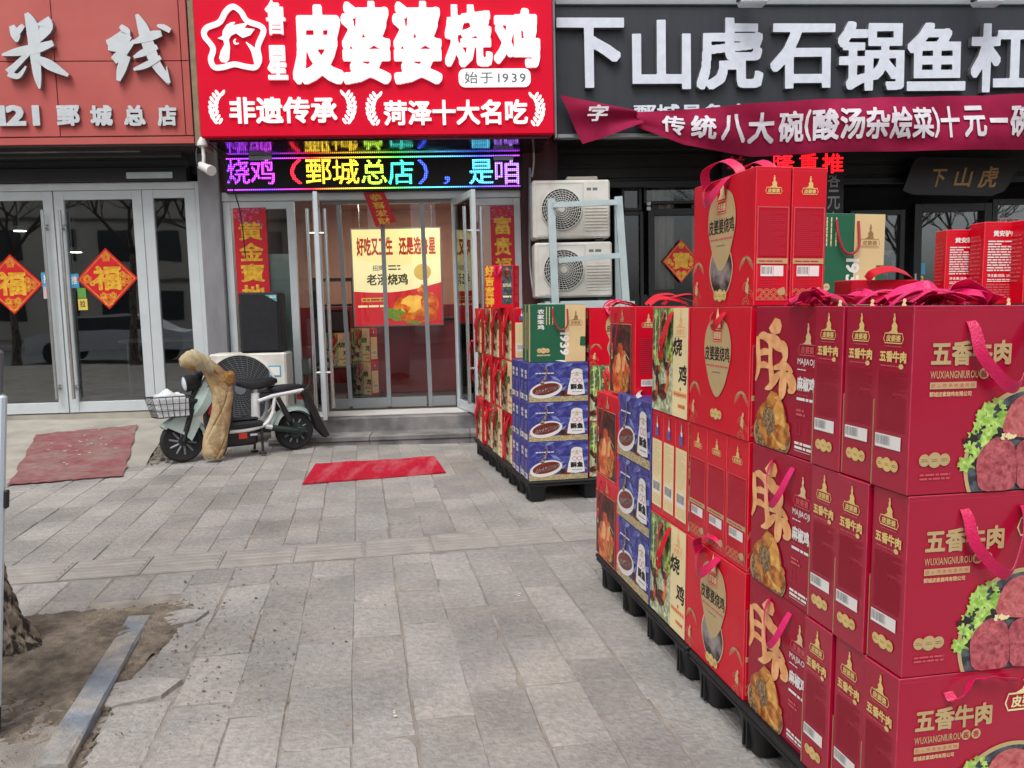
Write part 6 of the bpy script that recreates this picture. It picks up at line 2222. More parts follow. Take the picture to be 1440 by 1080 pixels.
# ---- spiced beef box
BW, BD, BH = .42, .125, .42
def beef_body():
    mb = MB(); carton(mb, BW, BD, BH, 'beef_red')
    F = faces(BW, BD, BH)
    for side in ('front', 'back'):
        p = F[side]
        mb.text(p, '五香牛肉', .046, .287, .250, .342, 'print_khaki', .036, .0012)
        mb.text(p, 'WUXIANGNIUROU', .046, .259, .168, .276, 'print_khaki', .008, .001, sp=.02)
        for cx, ch in ((.182, '酱'), (.209, '香')):
            mb.ell(p, cx, .268, .0125, .0125, 'print_khaki', .001, 24); mb.text(p, ch, cx - .008, .260, cx + .008, .276, 'beef_red', .02, .0014)
        mb.rect(p, .046, .236, .164, .251, 'print_khaki', .001)
        mb.text(p, '匠心传承地道风味', .050, .239, .160, .248, 'print_rose', .01, .0013, sp=.25)
        mb.text(p, '鄄城皮家烧鸡有限公司', .046, .219, .152, .230, 'print_tan', .022, .001)
        logo(mb, p, .345, .345, .10, 'print_cream')
        medals(mb, p, .066, .078, .0175, 'print_khaki')
        mb.greek(p, .030, .032, .108, .050, 2, 'print_rose', 7)
        cl = (.001, .001, BW - .001, BH)
        mb.ell(p, .313, .066, .172, .172, 'print_khaki', .0008, 60, cl)
        mb.ell(p, .315, .064, .164, .164, 'print_slate', .0010, 60, cl)
        # salad leaves
        rn = random.Random(5)
        for k in range(70):
            a = rad(rn.uniform(122, 182)); r = rn.uniform(.115, .180)
            x, y, q = .315 + r * math.cos(a), .066 + r * math.sin(a), rn.uniform(.006, .015)
            aa = rn.uniform(0, 6.28)
            mb.poly(p, clip([(x + q * math.cos(aa + t_) * g_, y + q * math.sin(aa + t_) * g_) for t_, g_ in ((0, 1.5), (.5, .8), (.9, 1.2), (1.5, .7), (2.2, 1.1), (3, .7), (3.7, 1.2), (4.4, .6), (5.2, 1.1), (5.8, .7))], *cl), 'print_lettuce' if k % 4 else ('print_leaf_pale' if k % 8 else 'print_shadow'), .0012 + k * .00002)
        # beef pieces
        for k, (pts, m) in enumerate((
            ([(.238, .150), (.258, .200), (.300, .220), (.345, .212), (.380, .190), (.378, .140), (.335, .120), (.280, .122), (.245, .130)], 'print_beef_top'),
            ([(.176, .085), (.205, .116), (.235, .124), (.268, .105), (.278, .060), (.270, .005), (.190, .004), (.174, .045)], 'print_beef'),
            ([(.275, .100), (.310, .120), (.360, .115), (.395, .080), (.400, .030), (.385, .004), (.290, .004), (.280, .05)], 'print_beef'))):
            c = clip([tuple(q) for q in smooth(pts, 3, True)], *cl)
            mb.poly(p, [(x + .006, y - .006) for x, y in c if y > .012], 'print_shadow', .0023 + k * .0006)
            mb.poly(p, c, m, .0026 + k * .0006)
            cc_ = np.mean(pts, 0)
            mb.stroke(p, [(cc_[0] - .03, cc_[1] + .02), (cc_[0], cc_[1] + .028), (cc_[0] + .035, cc_[1] + .012)], [.002, .012, .003], 'print_beef_top', .0029 + k * .0006)
        for k in range(9):
            mb.ell(p, .245 + rn.uniform(-.02, .02), .128 + rn.uniform(-.008, .008), .006, .005, 'print_cream', .005 + k * .00005, 8, None, .4, k)
    for side in ('left', 'right'):
        p = F[side]; W = BD
        logo(mb, p, W * .5, .352, .055, 'print_gold_y', .001)
        mb.greek(p, W * .28, .326, W * .72, .331, 1, 'print_rose', 4)
        mb.text(p, '五香牛肉', W * .14, .292, W * .86, .318, 'print_gold_y', .042, .001)
        mb.greek(p, W * .18, .281, W * .66, .287, 1, 'print_rose', 1)
        mb.ell(p, W * .73, .284, .008, .006, 'print_gold_y', .001, 12)
        mb.greek(p, W * .12, .135, W * .88, .272, 26, 'red_dark_print', 3, .0008, .35)
        mb.bars(p, W * .10, .095, W * .55, .126, 2); mb.rect(p, W * .55, .095, W * .80, .126, 'print_white', .001)
        medals(mb, p, W * .46, .058, .0165)
    mb.ell(F['top'], BW * .34, BD * .5, .005, .005, 'print_gold', .0006, 10); mb.ell(F['top'], BW * .70, BD * .5, .005, .005, 'print_gold', .0006, 10)
    return mb
bm_ = beef_body()
h1, h2, h3 = MB(), MB(), MB()
beef_handle_hang(h1, BW, BD, BH, sag=.135, seed=1); handle_fold(h2, BW, BD, BH); handle_arch(h3, BW, BD, BH, 'ribbon_magenta', .045, 3)
BEEF = gift('beef_gift_box', 'proto', bm_, h1)
BEEF_F = copy_tree(BEEF); KIDS[BEEF_F.name][1].data = h2.build('handle', smooth=True).data
BEEF_A = copy_tree(BEEF); KIDS[BEEF_A.name][1].data = h3.build('handle', smooth=True).data
for o in list(C.objects):
    if o.name.startswith('handle') and o.type == 'MESH' and o.parent is None: bpy.data.objects.remove(o)

# ---- pepper chicken box
MW, MD, MH = .335, .14, .42
def majiao_body():
    mb = MB(); carton(mb, MW, MD, MH, 'majiao_red')
    F = faces(MW, MD, MH)
    for side in ('front', 'back'):
        p = F[side]
        Q = lambda pts: [(x * MW / 345, MH - y * MH / 815 + .0) for x, y in pts]   # from the zoomed photograph
        mb.poly(p, Q([(85, 125), (120, 65), (150, 75), (160, 110), (150, 150), (120, 160), (98, 150)]), 'print_orange', .001)
        U = MW / 345
        for k, (pts, ws) in enumerate((([(20, 175), (22, 260), (28, 350), (10, 440)], [20, 26, 26, 8]), ([(24, 180), (55, 170), (92, 200), (100, 260)], [14, 26, 26, 20]), ([(95, 200), (100, 330), (110, 440), (70, 478)], [18, 26, 30, 6]), ([(35, 275), (60, 262), (92, 262)], [18, 22, 18]), ([(30, 350), (60, 338), (95, 345)], [16, 22, 14]),
            ([(60, 165), (130, 205), (176, 250)], [10, 44, 12]), ([(150, 200), (176, 230), (182, 290), (150, 330)], [12, 36, 26, 8]), ([(120, 350), (180, 330), (215, 345)], [12, 26, 14]), ([(168, 300), (176, 380), (172, 470), (160, 520)], [18, 36, 40, 14]), ([(160, 370), (125, 420), (104, 470)], [14, 30, 10]), ([(180, 380), (215, 400), (228, 440), (205, 470)], [14, 40, 40, 10]), ([(225, 345), (205, 380)], [16, 20]))):
            mb.stroke(p, Q(pts), [q * U for q in ws], 'print_orange', .0010 + k * .00012)
        mb.ell(p, *Q([(118, 735)])[0], 108 * U, 70 * U, 'print_khaki', .0024, 40, (.001, .001, MW, MH)); mb.ell(p, *Q([(118, 735)])[0], 104 * U, 66 * U, 'print_spice', .0026, 40, (.001, .001, MW, MH), .03, 2)
        for k, (x, y, rx, ry, rot, m) in enumerate(((135, 640, 62, 85, -.2, 'print_chicken'), (110, 700, 75, 55, .4, 'print_chicken'), (165, 700, 55, 40, -.3, 'print_chicken'), (152, 610, 40, 60, -.3, 'print_chicken_hi'), (85, 590, 70, 22, -.55, 'print_chicken'), (130, 710, 85, 20, .55, 'print_chicken_hi'), (175, 715, 48, 26, .2, 'print_chicken'), (100, 655, 40, 44, 0, 'print_spice'), (70, 720, 60, 18, .9, 'print_chicken'))):
            mb.ell(p, *Q([(x, y)])[0], rx * U, ry * U, m, .0029 + k * .0002, 22, (.001, .001, MW, MH), .08, k, -rot)
        cx = MW * .86
        logo(mb, p, MW * .865, .308, .072, 'print_rose', .001, 'print_tan')
        mb.text(p, 'MAJIAOJI', MW * .725, .255, MW * .985, .277, 'print_white', .012, .001)
        mb.greek(p, MW * .725, .243, MW * .85, .249, 1, 'print_white', 3)
        mb.text(p, '麻椒鸡', MW * .725, .187, MW * .985, .227, 'print_white', .04, .001)
        mb.rect(p, MW * .725, .176, MW * .90, .1775, 'print_rose', .001)
        mb.greek(p, MW * .725, .158, MW * .98, .170, 1, 'print_white', 8, fillr=.65)
        mb.greek(p, MW * .725, .115, MW * .86, .138, 2, 'print_rose', 6, fillr=.6)
        mb.frame(p, MW * .725, .065, MW * .79, .105, .002, 'print_rose_dim')
        mb.greek(p, MW * .71, .022, MW * .98, .046, 2, 'print_white', 9, fillr=.6)
        mb.rect(p, MW * .71, .018, MW * .95, .0192, 'print_white', .001)
    for side in ('left', 'right'):
        p = F[side]
        logo(mb, p, MD / 2, .33, .06, 'print_rose')
        mb.greek(p, .02, .12, MD - .02, .26, 20, 'print_rose_dim', 3, .0008, .35); mb.bars(p, .02, .08, .08, .11, 3)
    return mb
h1 = MB()
def red_loop(mb, x0, x1, y, z, sag, m, wd=.016, out=.03):
    p = [(x0, y, z), (x0 + .004, y - out * .6, z - sag * .35), (x0 + (x1 - x0) * .3, y - out, z - sag * .9), ((x0 + x1) / 2, y - out * 1.1, z - sag), (x0 + (x1 - x0) * .75, y - out, z - sag * .75), (x1 - .004, y - out * .5, z - sag * .25), (x1, y, z)]
    mb.ribbon(p, [np.array(q) for q in ((wd, -.003, .002), (wd, -.006, .004), (wd * .6, -.008, wd * .8), (0, -.01, wd), (-wd * .6, -.008, wd * .8), (-wd, -.006, .004), (-wd, -.003, .002))], m)
handle_arch(h1, MW, MD, MH, 'ribbon_magenta', .04, 5)
MAJ = gift('pepper_chicken_gift_box', 'proto', majiao_body(), h1)
MAJ_L = copy_tree(MAJ)
h2 = MB(); red_loop(h2, MW * .38, MW * .72, -.002, MH - .03, .12, 'ribbon_magenta', .017)
KIDS[MAJ_L.name][1].data = h2.build('tmp_handle', smooth=True).data

# ---- red roast chicken box with the gourd panel
RW, RD, RH = .45, .118, .42
def gourd(s=1):
    half = [(0, .115), (.025, .12), (.055, .155), (.08, .215), (.098, .26), (.102, .295), (.096, .325), (.078, .345), (.062, .36), (.045, .375), (0, .382)]
    half2 = [(0, .385), (.035, .378), (.07, .36), (.092, .325), (.10, .29), (.097, .25), (.082, .21), (.06, .165), (.035, .135), (.012, .118)]
    return [(x, y) for x, y in half2]
def red_body(window=True, flip=False):
    mb = MB(); carton(mb, RW, RD, RH, 'chick_red')
    F = faces(RW, RD, RH)
    for side in ('front', 'back'):
        p = F[side]
        cx = RW / 2
        g = gourd()
        pts = smooth([(cx + x, y) for x, y in g] + [(cx - x, y) for x, y in g[::-1][:-1]], 3, True)
        if window:
            wn = [(0, .195), (.05, .185), (.074, .15), (.08, .115), (.066, .075), (.04, .045), (0, .036)]
            wp = smooth([(cx + x, y) for x, y in wn] + [(cx - x, y) for x, y in wn[::-1][1:-1]], 3, True)
            mb.poly(p, [((x - cx) * 1.08 + cx, (y - .115) * 1.05 + .115) for x, y in wp], 'print_gold', .0008)
            mb.poly(p, [tuple(q) for q in wp], 'window_foil', .0011)
        mb.poly(p, [tuple(q) for q in pts], 'print_khaki', .0014)
        mb.rect(p, cx - .034, .302, cx + .034, .395, 'chick_red', .0018)
        mb.frame(p, cx - .031, .305, cx + .031, .345, .002, 'print_cream', .0021)
        mb.text(p, '皮婆婆', cx - .026, .312, cx + .026, .338, 'print_cream', .03, .0021)
        mb.poly(p, [(cx + x * .10, .345 + y * .10) for x, y in ((-.3, .05), (-.12, .2), (-.1, .42), (-.03, .58), (.02, .72), (.06, .58), (.14, .42), (.2, .2), (.26, .05))], 'print_cream', .0021)
        mb.text(p, '皮婆婆烧鸡', cx - .092, .238, cx + .092, .288, 'ink', .022, .0019, shear=-.05)
        mb.greek(p, cx - .08, .216, cx + .08, .226, 1, 'print_rose', 5, .0019)
        mb.greek(p, cx - .035, .196, cx + .035, .203, 1, 'ink_grey', 2, .0019)
        medals(mb, p, cx, .035 if window else .058, .021 if window else .019, 'print_gold_y', .0022)
        for s_ in (0, 1):
            scallops(mb, p, .004 if s_ == 0 else RW - .094, 0.0, .09, .16, 'print_khaki', .0008, tall=True)
            scallops(mb, p, .004 if s_ == 0 else RW - .07, 0.002, .066, .07, 'print_khaki', .001)
            x = .035 if s_ == 0 else RW - .04
            mb.ell(p, x, .055, .012, .018, 'print_gold', .0013, 12, None, .25, 3); mb.ell(p, x + .006, .08, .007, .008, 'print_gold', .0014, 10, None, .2, 4)
    for side in ('left', 'right'):
        p = F[side]; W = RD
        logo(mb, p, W / 2, .352, .045, 'print_gold_y')
        mb.frame(p, W * .06, .016, W * .94, .300, .0035, 'print_rose', .0010)
        mb.rect(p, W * .06, .128, W * .94, .144, 'print_khaki', .0012)
        mb.greek(p, W * .12, .132, W * .8, .140, 1, 'print_rose_dim', 5, .0015)
        mb.rect(p, W * .10, .150, W * .90, .292, 'red_dim', .0008); mb.greek(p, W * .14, .155, W * .86, .286, 22, 'print_rose_dim', 4, .0011, .3)
        mb.bars(p, W * .18, .090, W * .53, .122, 5); mb.rect(p, W * .54, .090, W * .82, .122, 'print_white', .001)
        mb.greek(p, W * .16, .055, W * .84, .085, 4, 'print_rose_dim', 6, .0011, .3)
        scallops(mb, p, W * .08, .018, W * .84, .034, 'print_khaki', .0012)
        mb.ell(p, W * .80, .045, .013, .014, 'print_khaki', .0014, 12, None, .3, 4)
    return mb
h1 = MB(); red_loop(h1, RW * .30, RW * .60, -.002, RH - .005, .075, 'ribbon_pink', .03, .04)
h1.ribbon([(RW * .30, -.01, RH - .03), (RW * .35, -.03, RH + .03), (RW * .5, 0.0, RH + .055), (RW * .62, .02, RH + .03), (RW * .66, .03, RH + .001)], [np.array((.006, .03, .01))] * 5, 'ribbon_pink')
REDW = gift('roast_chicken_gift_box', 'proto', red_body(True), h1)
h2 = MB(); red_loop(h2, RW * .42, RW * .62, -.002, RH - .02, .05, 'ribbon_red', .02, .02)
REDN = gift('roast_chicken_gift_box', 'proto', red_body(False), h2)

# ---- farm chicken box: woodland photograph left, yellow panel right
YW, YD, YH = .365, .122, .42
def farm_body(red=False):
    mb = MB(); carton(mb, YW, YD, YH, 'chick_red')
    F = faces(YW, YD, YH)
    for si, side in enumerate(('front', 'back')):
        p = F[side]
        s = YW * .60
        cl = (.004, .004, s, YH - .004)
        mb.rect(p, .004, .004, s, YH - .004, 'print_grass', .0008)
        mb.rect(p, .004, YH * .50, s, YH - .004, 'print_wood', .0010)
        mb.rect(p, s, .004, YW - .004, YH - .004, 'print_cream', .0009)
        if red:
            for xa, xb in ((.0, .075), (YW - .07, YW)): mb.rect(p, xa, 0, xb, YH - .002, 'chick_red', .0062)
            mb.rect(p, .075, YH * .76, YW - .07, YH - .002, 'chick_red', .0062)
            mb.text(p, '吉', .012, .30, .062, .36, 'print_cream', .02, .0066)
        rn = random.Random(12)
        for k in range(36):
            mb.ell(p, rn.uniform(.01, s), rn.uniform(YH * .46, YH * .98), rn.uniform(.012, .03), rn.uniform(.01, .03), rn.choice(('print_wood', 'print_lettuce', 'print_wood')), .0011 + k * .00002, 10, cl, .5, k)
        for x in (.03, .075, .15): mb.stroke(p, [(x, YH * .42), (x + .008, YH * .7), (x - .004, YH * .98)], [.008, .006, .004], 'print_cream', .0020, 3)
        for k, (x, y, q) in enumerate(((.055, .165, 1.0), (.12, .085, 1.5), (.165, .19, .8), (.03, .06, 1.0), (.10, .21, .6))):
            l = .0022 + k * .0003
            mb.ell(p, x, y, .034 * q, .022 * q, 'print_rooster', l, 14, cl, .15, k, .25)
            mb.stroke(p, clip([(x + .02 * q, y), (x + .034 * q, y + .028 * q), (x + .032 * q, y + .046 * q)], *cl), [.02 * q, .014 * q, .012 * q][:len(clip([(x + .02 * q, y), (x + .034 * q, y + .028 * q), (x + .032 * q, y + .046 * q)], *cl))], 'print_roast', l + .0001)
            mb.ell(p, x + .035 * q, y + .053 * q, .008 * q, .009 * q, 'ribbon_red', l + .0002, 8, cl, .3, k)
            mb.ell(p, x - .036 * q, y + .018 * q, .014 * q, .026 * q, 'print_shadow', l + .0001, 9, cl, .2, k, .5)
        x0 = s
        logo(mb, p, s + (YW - s) * .48, .335, .085, 'print_orange')
        mb.text(p, '烧', s - .005, .235, s + .085, .305, 'ink', .028, .0012, shear=.12)
        mb.text(p, '鸡', s + .055, .130, s + .130, .205, 'ink', .026, .0013, shear=.12)
        mb.rect(p, s + .07, .105, s + .082, .118, 'ribbon_red', .0012)
        mb.rect(p, s + .010, .080, s + .135, .10, 'print_orange', .0011); mb.greek(p, s + .014, .084, s + .13, .096, 1, 'print_roast', 4, .0014, .6)
        mb.rect(p, s + .055, .040, s + .120, .054, 'print_roast', .0011)
    for side in ('left', 'right'):
        p = F[side]; W = YD
        mb.rect(p, W * .08, .03, W * .92, .305, 'print_cream', .0008)
        mb.greek(p, W * .16, .15, W * .84, .295, 16, 'print_tan', 4, .0011, .4)
        mb.bars(p, W * .18, .085, W * .8, .135, 6); mb.greek(p, W * .16, .04, W * .84, .078, 4, 'print_tan', 5, .0011)
        mb.poly(p, [(W * (.5 + x), .32 + y) for x, y in ((-.14, 0), (-.17, .02), (-.10, .045), (-.06, .05), (-.04, .085), (.04, .085), (.06, .05), (.13, .04), (.10, .02), (.14, 0))], 'print_figure_blue', .001)
        mb.ell(p, W * .5, .365, .008, .012, 'print_white', .0012, 10); mb.stroke(p, [(W * .5, .37), (W * .5, .40)], [.010, .004], 'print_orange', .0013, 2)
    return mb
h1 = MB(); red_loop(h1, YW * .36, YW * .58, -.002, YH - .02, .13, 'ribbon_red', .022, .03); red_loop(h1, YW * .30, YW * .50, -.006, YH - .05, .15, 'ribbon_red', .018, .02)
FARM = gift('farm_chicken_gift_box', 'proto', farm_body(), h1)

h2 = MB(); red_loop(h2, YW * .30, YW * .60, -.002, YH - .02, .16, 'ribbon_red', .04, .04); red_loop(h2, YW * .22, YW * .48, -.006, YH - .05, .2, 'ribbon_red', .03, .02)
FARMR = gift('farm_chicken_gift_box', 'proto', farm_body(True), h2)

# ---- blue crispy fish box
FW_, FD, FH = .43, .13, .288
def fish_body():
    mb = MB(); carton(mb, FW_, FD, FH, 'print_navy')
    F = faces(FW_, FD, FH)
    for si, side in enumerate(('front', 'back')):
        p = F[side]
        cl = (.003, .003, FW_ - .003, FH - .003)
        rn = random.Random(8 + si)
        for k in range(70):
            x, y, a = rn.uniform(0, FW_), rn.uniform(.05, FH), rn.uniform(-.9, .9)
            l = rn.uniform(.02, .05)
            m = 'print_leaf_blue' if rn.random() < .28 else 'print_leaf_mid'
            q = [(x + l * math.cos(a) * s_ - l * w2 * math.sin(a), y + l * math.sin(a) * s_ + l * w2 * math.cos(a)) for s_, w2 in ((-1, 0), (-.3, .26), (.3, .24), (1, 0), (.3, -.24), (-.3, -.26))]
            c = clip(q, *cl)
            if k % 3 == 0: 
                if len(c) == 6: mb.stroke(p, c, .0025, m, .0008 + k * .00001, 1, True)
            else: mb.poly(p, c, m, .0008 + k * .00001)
        mb.rect(p, .003, .003, FW_ - .003, .042, 'print_weave', .0017)
        mb.poly(p, clip([(.0, .0), (.0, .07), (.14, .04), (.28, .045), (FW_, .036), (FW_, 0)], *cl), 'print_weave', .0019)
        mb.ell(p, .125, .090, .118, .058, 'print_plate', .0022, 36, cl, 0, 0, .2); mb.ell(p, .125, .096, .100, .040, 'print_sauce', .0025, 32, cl, 0, 0, .2)
        for k in range(11):
            x = .045 + k * .0155
            mb.stroke(p, [(x, .074 + .2 * (x - .125)), (x + .018, .104 + .2 * (x - .125))], [.004, .010], 'print_fish', .0028 + k * .00005, 3)
        mb.stroke(p, [(.09, .13), (.115, .17), (.13, .23), (.118, .25)], [.03, .018, .012, .022], 'print_fish', .0028, 4)
        mb.ell(p, .27, .062, .05, .024, 'print_sauce', .0024, 20, cl, .06, 3); mb.ell(p, .245, .066, .018, .02, 'print_shadow', .0027, 14, cl, .1, 4)
        mb.poly(p, [(.275, .055), (.285, .12), (.300, .17), (.305, .225), (.320, .238), (.345, .242), (.370, .238), (.385, .228), (.388, .17), (.398, .12), (.405, .055), (.34, .046)], 'print_plate', .0032)
        mb.stroke(p, [(.30, .20), (.345, .212), (.388, .20)], .005, 'print_khaki', .0035, 3)
        for cx in (.33, .365): mb.stroke(p, [(cx + .015 * math.cos(a), .155 + .015 * math.sin(a)) for a in [i * .45 for i in range(14)]], .0035, 'print_rose', .0035, 1, True)
        mb.text(p, '酥鱼', .300, .088, .392, .130, 'ink', .05, .0036)
        mb.greek(p, .31, .068, .385, .076, 1, 'ink_grey', 3, .0036); logo(mb, p, .345, .195, .03, 'print_khaki', .0036)
        mb.text(p, '皮婆婆', .345, .252, .405, .268, 'print_gold_y', .03, .002) if False else None
        mb.greek(p, .05, .206, .21, .216, 1, 'print_white', 6, .0018, .7)
    for side in ('left', 'right'):
        p = F[side]; W = FD
        rn = random.Random(3)
        for k in range(16):
            x, y = rn.uniform(.02, W - .02), rn.uniform(.06, FH - .02)
            mb.poly(p, [(x - .012, y - .006), (x, y + .006), (x + .016, y + .008), (x + .004, y - .006)], 'print_leaf_mid', .0008)
        mb.rect(p, .012, .012, W - .03, .052, 'print_plate', .001); mb.bars(p, .02, .016, W * .5, .046, 3)
        mb.text(p, '酥鱼', W * .25, .17, W * .75, .235, 'print_plate', .03, .0012, vertical=True); mb.greek(p, .03, .07, W - .04, .15, 8, 'print_leaf_blue', 4, .001, .4)
    return mb
h1 = MB(); h1.ribbon([(.10, FD / 2, FH), (.12, FD / 2, FH + .012), (.17, FD / 2 - .02, FH + .02), (.23, FD / 2 - .05, FH + .012), (.27, FD / 2 - .055, FH + .006)], [np.array((.0, .02, .01))] * 5, 'tape')
FISH = gift('fish_gift_box', 'proto', fish_body(), h1)

# ---- dark roast box with red frame
DW, DD, DH = .365, .12, .42
def roast_body():
    mb = MB(); carton(mb, DW, DD, DH, 'chick_red')
    F = faces(DW, DD, DH)
    for side in ('front', 'back'):
        p = F[side]
        mb.rect(p, .012, .01, DW - .05, .335, 'print_dark', .0008)
        cl = (.012, .01, DW - .05, .335)
        for k, (x, y, rx, ry, m) in enumerate(((.17, .09, .125, .075, 'print_roast'), (.12, .13, .07, .06, 'print_roast'), (.20, .14, .06, .07, 'print_roast'), (.23, .07, .06, .05, 'print_chicken'), (.10, .06, .05, .05, 'print_roast'), (.16, .20, .04, .05, 'print_roast'), (.14, .15, .03, .05, 'print_orange'), (.22, .16, .02, .045, 'print_orange'))):
            mb.ell(p, x, y, rx, ry, m, .0011 + k * .0002, 22, cl, .12, k, .3 - k * .1)
        for k in range(16): mb.stroke(p, [(.05 + k * .015, .25), (.06 + k * .015, .30)], .002, 'print_shadow', .001, 2)
        mb.stroke(p, [(.02, .32), (.16, .325), (.28, .31)], [.01, .03, .01], 'print_rooster', .0012)
        mb.rect(p, .035, .165, .05, .24, 'print_cream', .0028); mb.text(p, '烧鸡', .037, .175, .048, .232, 'ink', .02, .003, vertical=True)
        for k in range(6): mb.stroke(p, [(.22 + k * .012, .215 - k * .006), (.235 + k * .012, .205 - k * .006)], .003, 'print_cream', .0028, 2)
        mb.frame(p, .008, .006, DW - .046, .339, .0025, 'print_gold', .0028)
        logo(mb, p, DW * .5, .365, .05, 'print_gold')
    for side in ('left', 'right'):
        p = F[side]; logo(mb, p, DD / 2, .34, .05, 'print_gold'); mb.greek(p, .02, .12, DD - .02, .28, 18, 'print_rose_dim', 2, .0008, .35); mb.bars(p, .03, .06, .09, .09, 2)
    return mb
h1 = MB(); h1.tube([(.08, -.002, DH - .03), (.085, -.02, DH - .12), (.11, -.025, DH - .20), (.15, -.025, DH - .19), (.17, -.02, DH - .10), (.175, -.002, DH - .03)], .0035, 'cord_red', 6, True, 6)
DARK = gift('roast_chicken_box', 'proto', roast_body(), h1)

# ---- green country chicken box
GW, GD, GH = .42, .13, .42
def green_body():
    mb = MB(); carton(mb, GW, GD, GH, 'print_green')
    F = faces(GW, GD, GH)
    for side in ('front', 'back'):
        p = F[side]
        s = GW * .625
        mb.rect(p, s, .002, GW - .002, GH - .003, 'print_tan', .0008)
        mb.text(p, '农家笨鸡', .055, .235, .105, .385, 'print_white', .03, .001, vertical=True)
        for x in (.118, .140, .165): mb.greek(Pl(p.pt(x, .40), tuple(-p.y), tuple(p.x)), 0, 0, .13, .008, 1, 'print_cream', int(x * 999), .001, .7)
        logo(mb, p, s + GW * .19, .295, .085, 'gold_dull'); mb.greek(p, s + .03, .262, s + .13, .267, 1, 'gold_dull', 4)
        medals(mb, p, .098, .085, .021, 'print_tan'); mb.greek(p, .05, .045, .15, .057, 2, 'print_cream', 8, fillr=.6)
        mb.text(Pl(p.pt(s, .215), tuple(-p.y), tuple(p.x)), '1939', 0, -.038, .165, .030, 'print_white', .03, .0014)
        mb.poly(p, [(GW - .045, .12), (GW - .03, .115), (GW - .002, .115), (GW - .002, .185), (GW - .04, .185)], 'print_green', .0011)
    for side in ('left', 'right'):
        p = F[side]
        mb.rect(p, GD * .72, .002, GD - .001, GH - .003, 'print_tan', .0008)
        mb.greek(Pl(p.pt(.03, .36), tuple(-p.y), tuple(p.x)), 0, 0, .27, .035, 3, 'print_tan', 5, .001, .5)
    return mb
h1 = MB(); h1.tube([(GW * .40, -.002, GH - .03), (GW * .41, -.014, GH - .10), (GW * .47, -.02, GH - .17), (GW * .56, -.02, GH - .185), (GW * .655, -.018, GH - .15), (GW * .665, -.002, GH - .035)], .006, 'cord_red', 6, True, 6)
GREEN = gift('country_chicken_gift_box', 'proto', green_body(), h1)

# ---- small red meat box with white print
SW, SD, SH = .115, .07, .235
def small_body():
    mb = MB(); carton(mb, SW, SD, SH, 'chick_red')
    F = faces(SW, SD, SH)
    for side in ('front', 'back'):
        p = F[side]
        mb.text(p, '黄安驴肉', SW * .22, .192, SW * .80, .209, 'print_white', .035, .001); mb.ell(p, SW * .85, .211, .0035, .0035, 'print_white', .001, 12)
        mb.greek(p, SW * .10, .092, SW * .82, .182, 12, 'print_white', 5, .001, .5)
        mb.text(p, '净含量/规格: 250克', SW * .12, .076, SW * .80, .085, 'print_white', .02, .001)
        mb.greek(p, SW * .12, .062, SW * .85, .072, 2, 'print_white', 6); mb.greek(p, SW * .10, .015, SW * .9, .058, 6, 'print_rose', 8, fillr=.6)
    for side in ('left', 'right'):
        p = F[side]; mb.greek(p, .012, .06, SD - .012, .2, 12, 'print_rose', 2, .0008, .4)
    return mb
SMALL = gift('small_meat_box', 'proto', small_body())

# ------------------------------------------------------------------ placing
ROW = {0: 'bottom', 1: 'middle', 2: 'top'}
USED = set()
def place(proto, M, label, group, jit=(.0, .0)):
    if proto.name in USED:
        o = copy_tree(proto)
    else:
        o = proto
        USED.add(proto.name)
    j = rnd.uniform(-jit[0], jit[0]), rnd.uniform(-jit[1], jit[1])
    o.matrix_world = M @ Matrix.Translation((0, j[0], 0)) @ Matrix.Rotation(j[1], 4, 'Z')
    o['label'] = label
    o['group'] = group
    return o
def stackframe(x, y, ang):
    """x = to the right along the front, y = away from the camera"""
    return Matrix.Translation((x, y, 0)) @ Matrix.Rotation(ang, 4, 'Z')
SA = stackframe(.872, 1.712, AA)
DZ = .158
def front(S, a, b, z):            # big face towards the camera
    return S @ Matrix.Translation((b, a, z))
def side(S, a0, W, b, z):         # big face towards the left, from a0 to a0 + W
    return S @ Matrix.Translation((b, a0 + W, z)) @ Matrix.Rotation(-math.pi / 2, 4, 'Z')

def pallet(S, a0, a1, b0, b1, lab, grp):
    t = thing('pallet', lab, 'pallet', S @ Matrix.Translation((b0, a0, 0)), grp)
    W, L = b1 - b0, a1 - a0
    mb = MB()
    mb.box((0, 0, .136), (W, L, .156), 'pallet_black', .006)
    n = 9
    for k in range(n + 1): mb.box((.02 + (W - .06) * k / n, .01, .1565), (.02 + (W - .06) * k / n + .02, L - .01, .158), 'pallet_black')
    mb.box((.004, .004, .118), (W - .004, .02, .135), 'pallet_black', .004); mb.box((.004, .024, .118), (.02, L - .004, .135), 'pallet_black', .004)
    part('deck', mb, t)
    for i in range(3):
        for j in range(4):
            cx, cy = .085 + (W - .17) * i / 2, .10 + (L - .20) * j / 3
            mb = MB()
            V = []
            for z, r in ((0, .048), (.004, .056), (.10, .070), (.1345, .082)):
                for k in range(16):
                    a = 6.2832 * k / 16
                    q = lambda v: (abs(v) ** .55) * (1 if v >= 0 else -1)
                    V.append((cx + r * q(math.cos(a)), cy + r * 1.15 * q(math.sin(a)), z))
            mb.add(V, [(m_ * 16 + k, m_ * 16 + (k + 1) % 16, m_ * 16 + 16 + (k + 1) % 16, m_ * 16 + 16 + k) for m_ in range(3) for k in range(16)] + [tuple(range(16))], 'pallet_black')
            for s_ in (-1, 1): mb.box((cx - .06, cy + s_ * .012 - .004, .012), (cx - .072, cy + s_ * .012 + .004, .112), 'pallet_black')
            part('foot', mb, t, smooth=True)
pallet(SA, -.02, 1.13, -.01, 1.0, 'black plastic pallet under the dark red beef boxes nearest the camera', 'black pallets under the gift boxes')
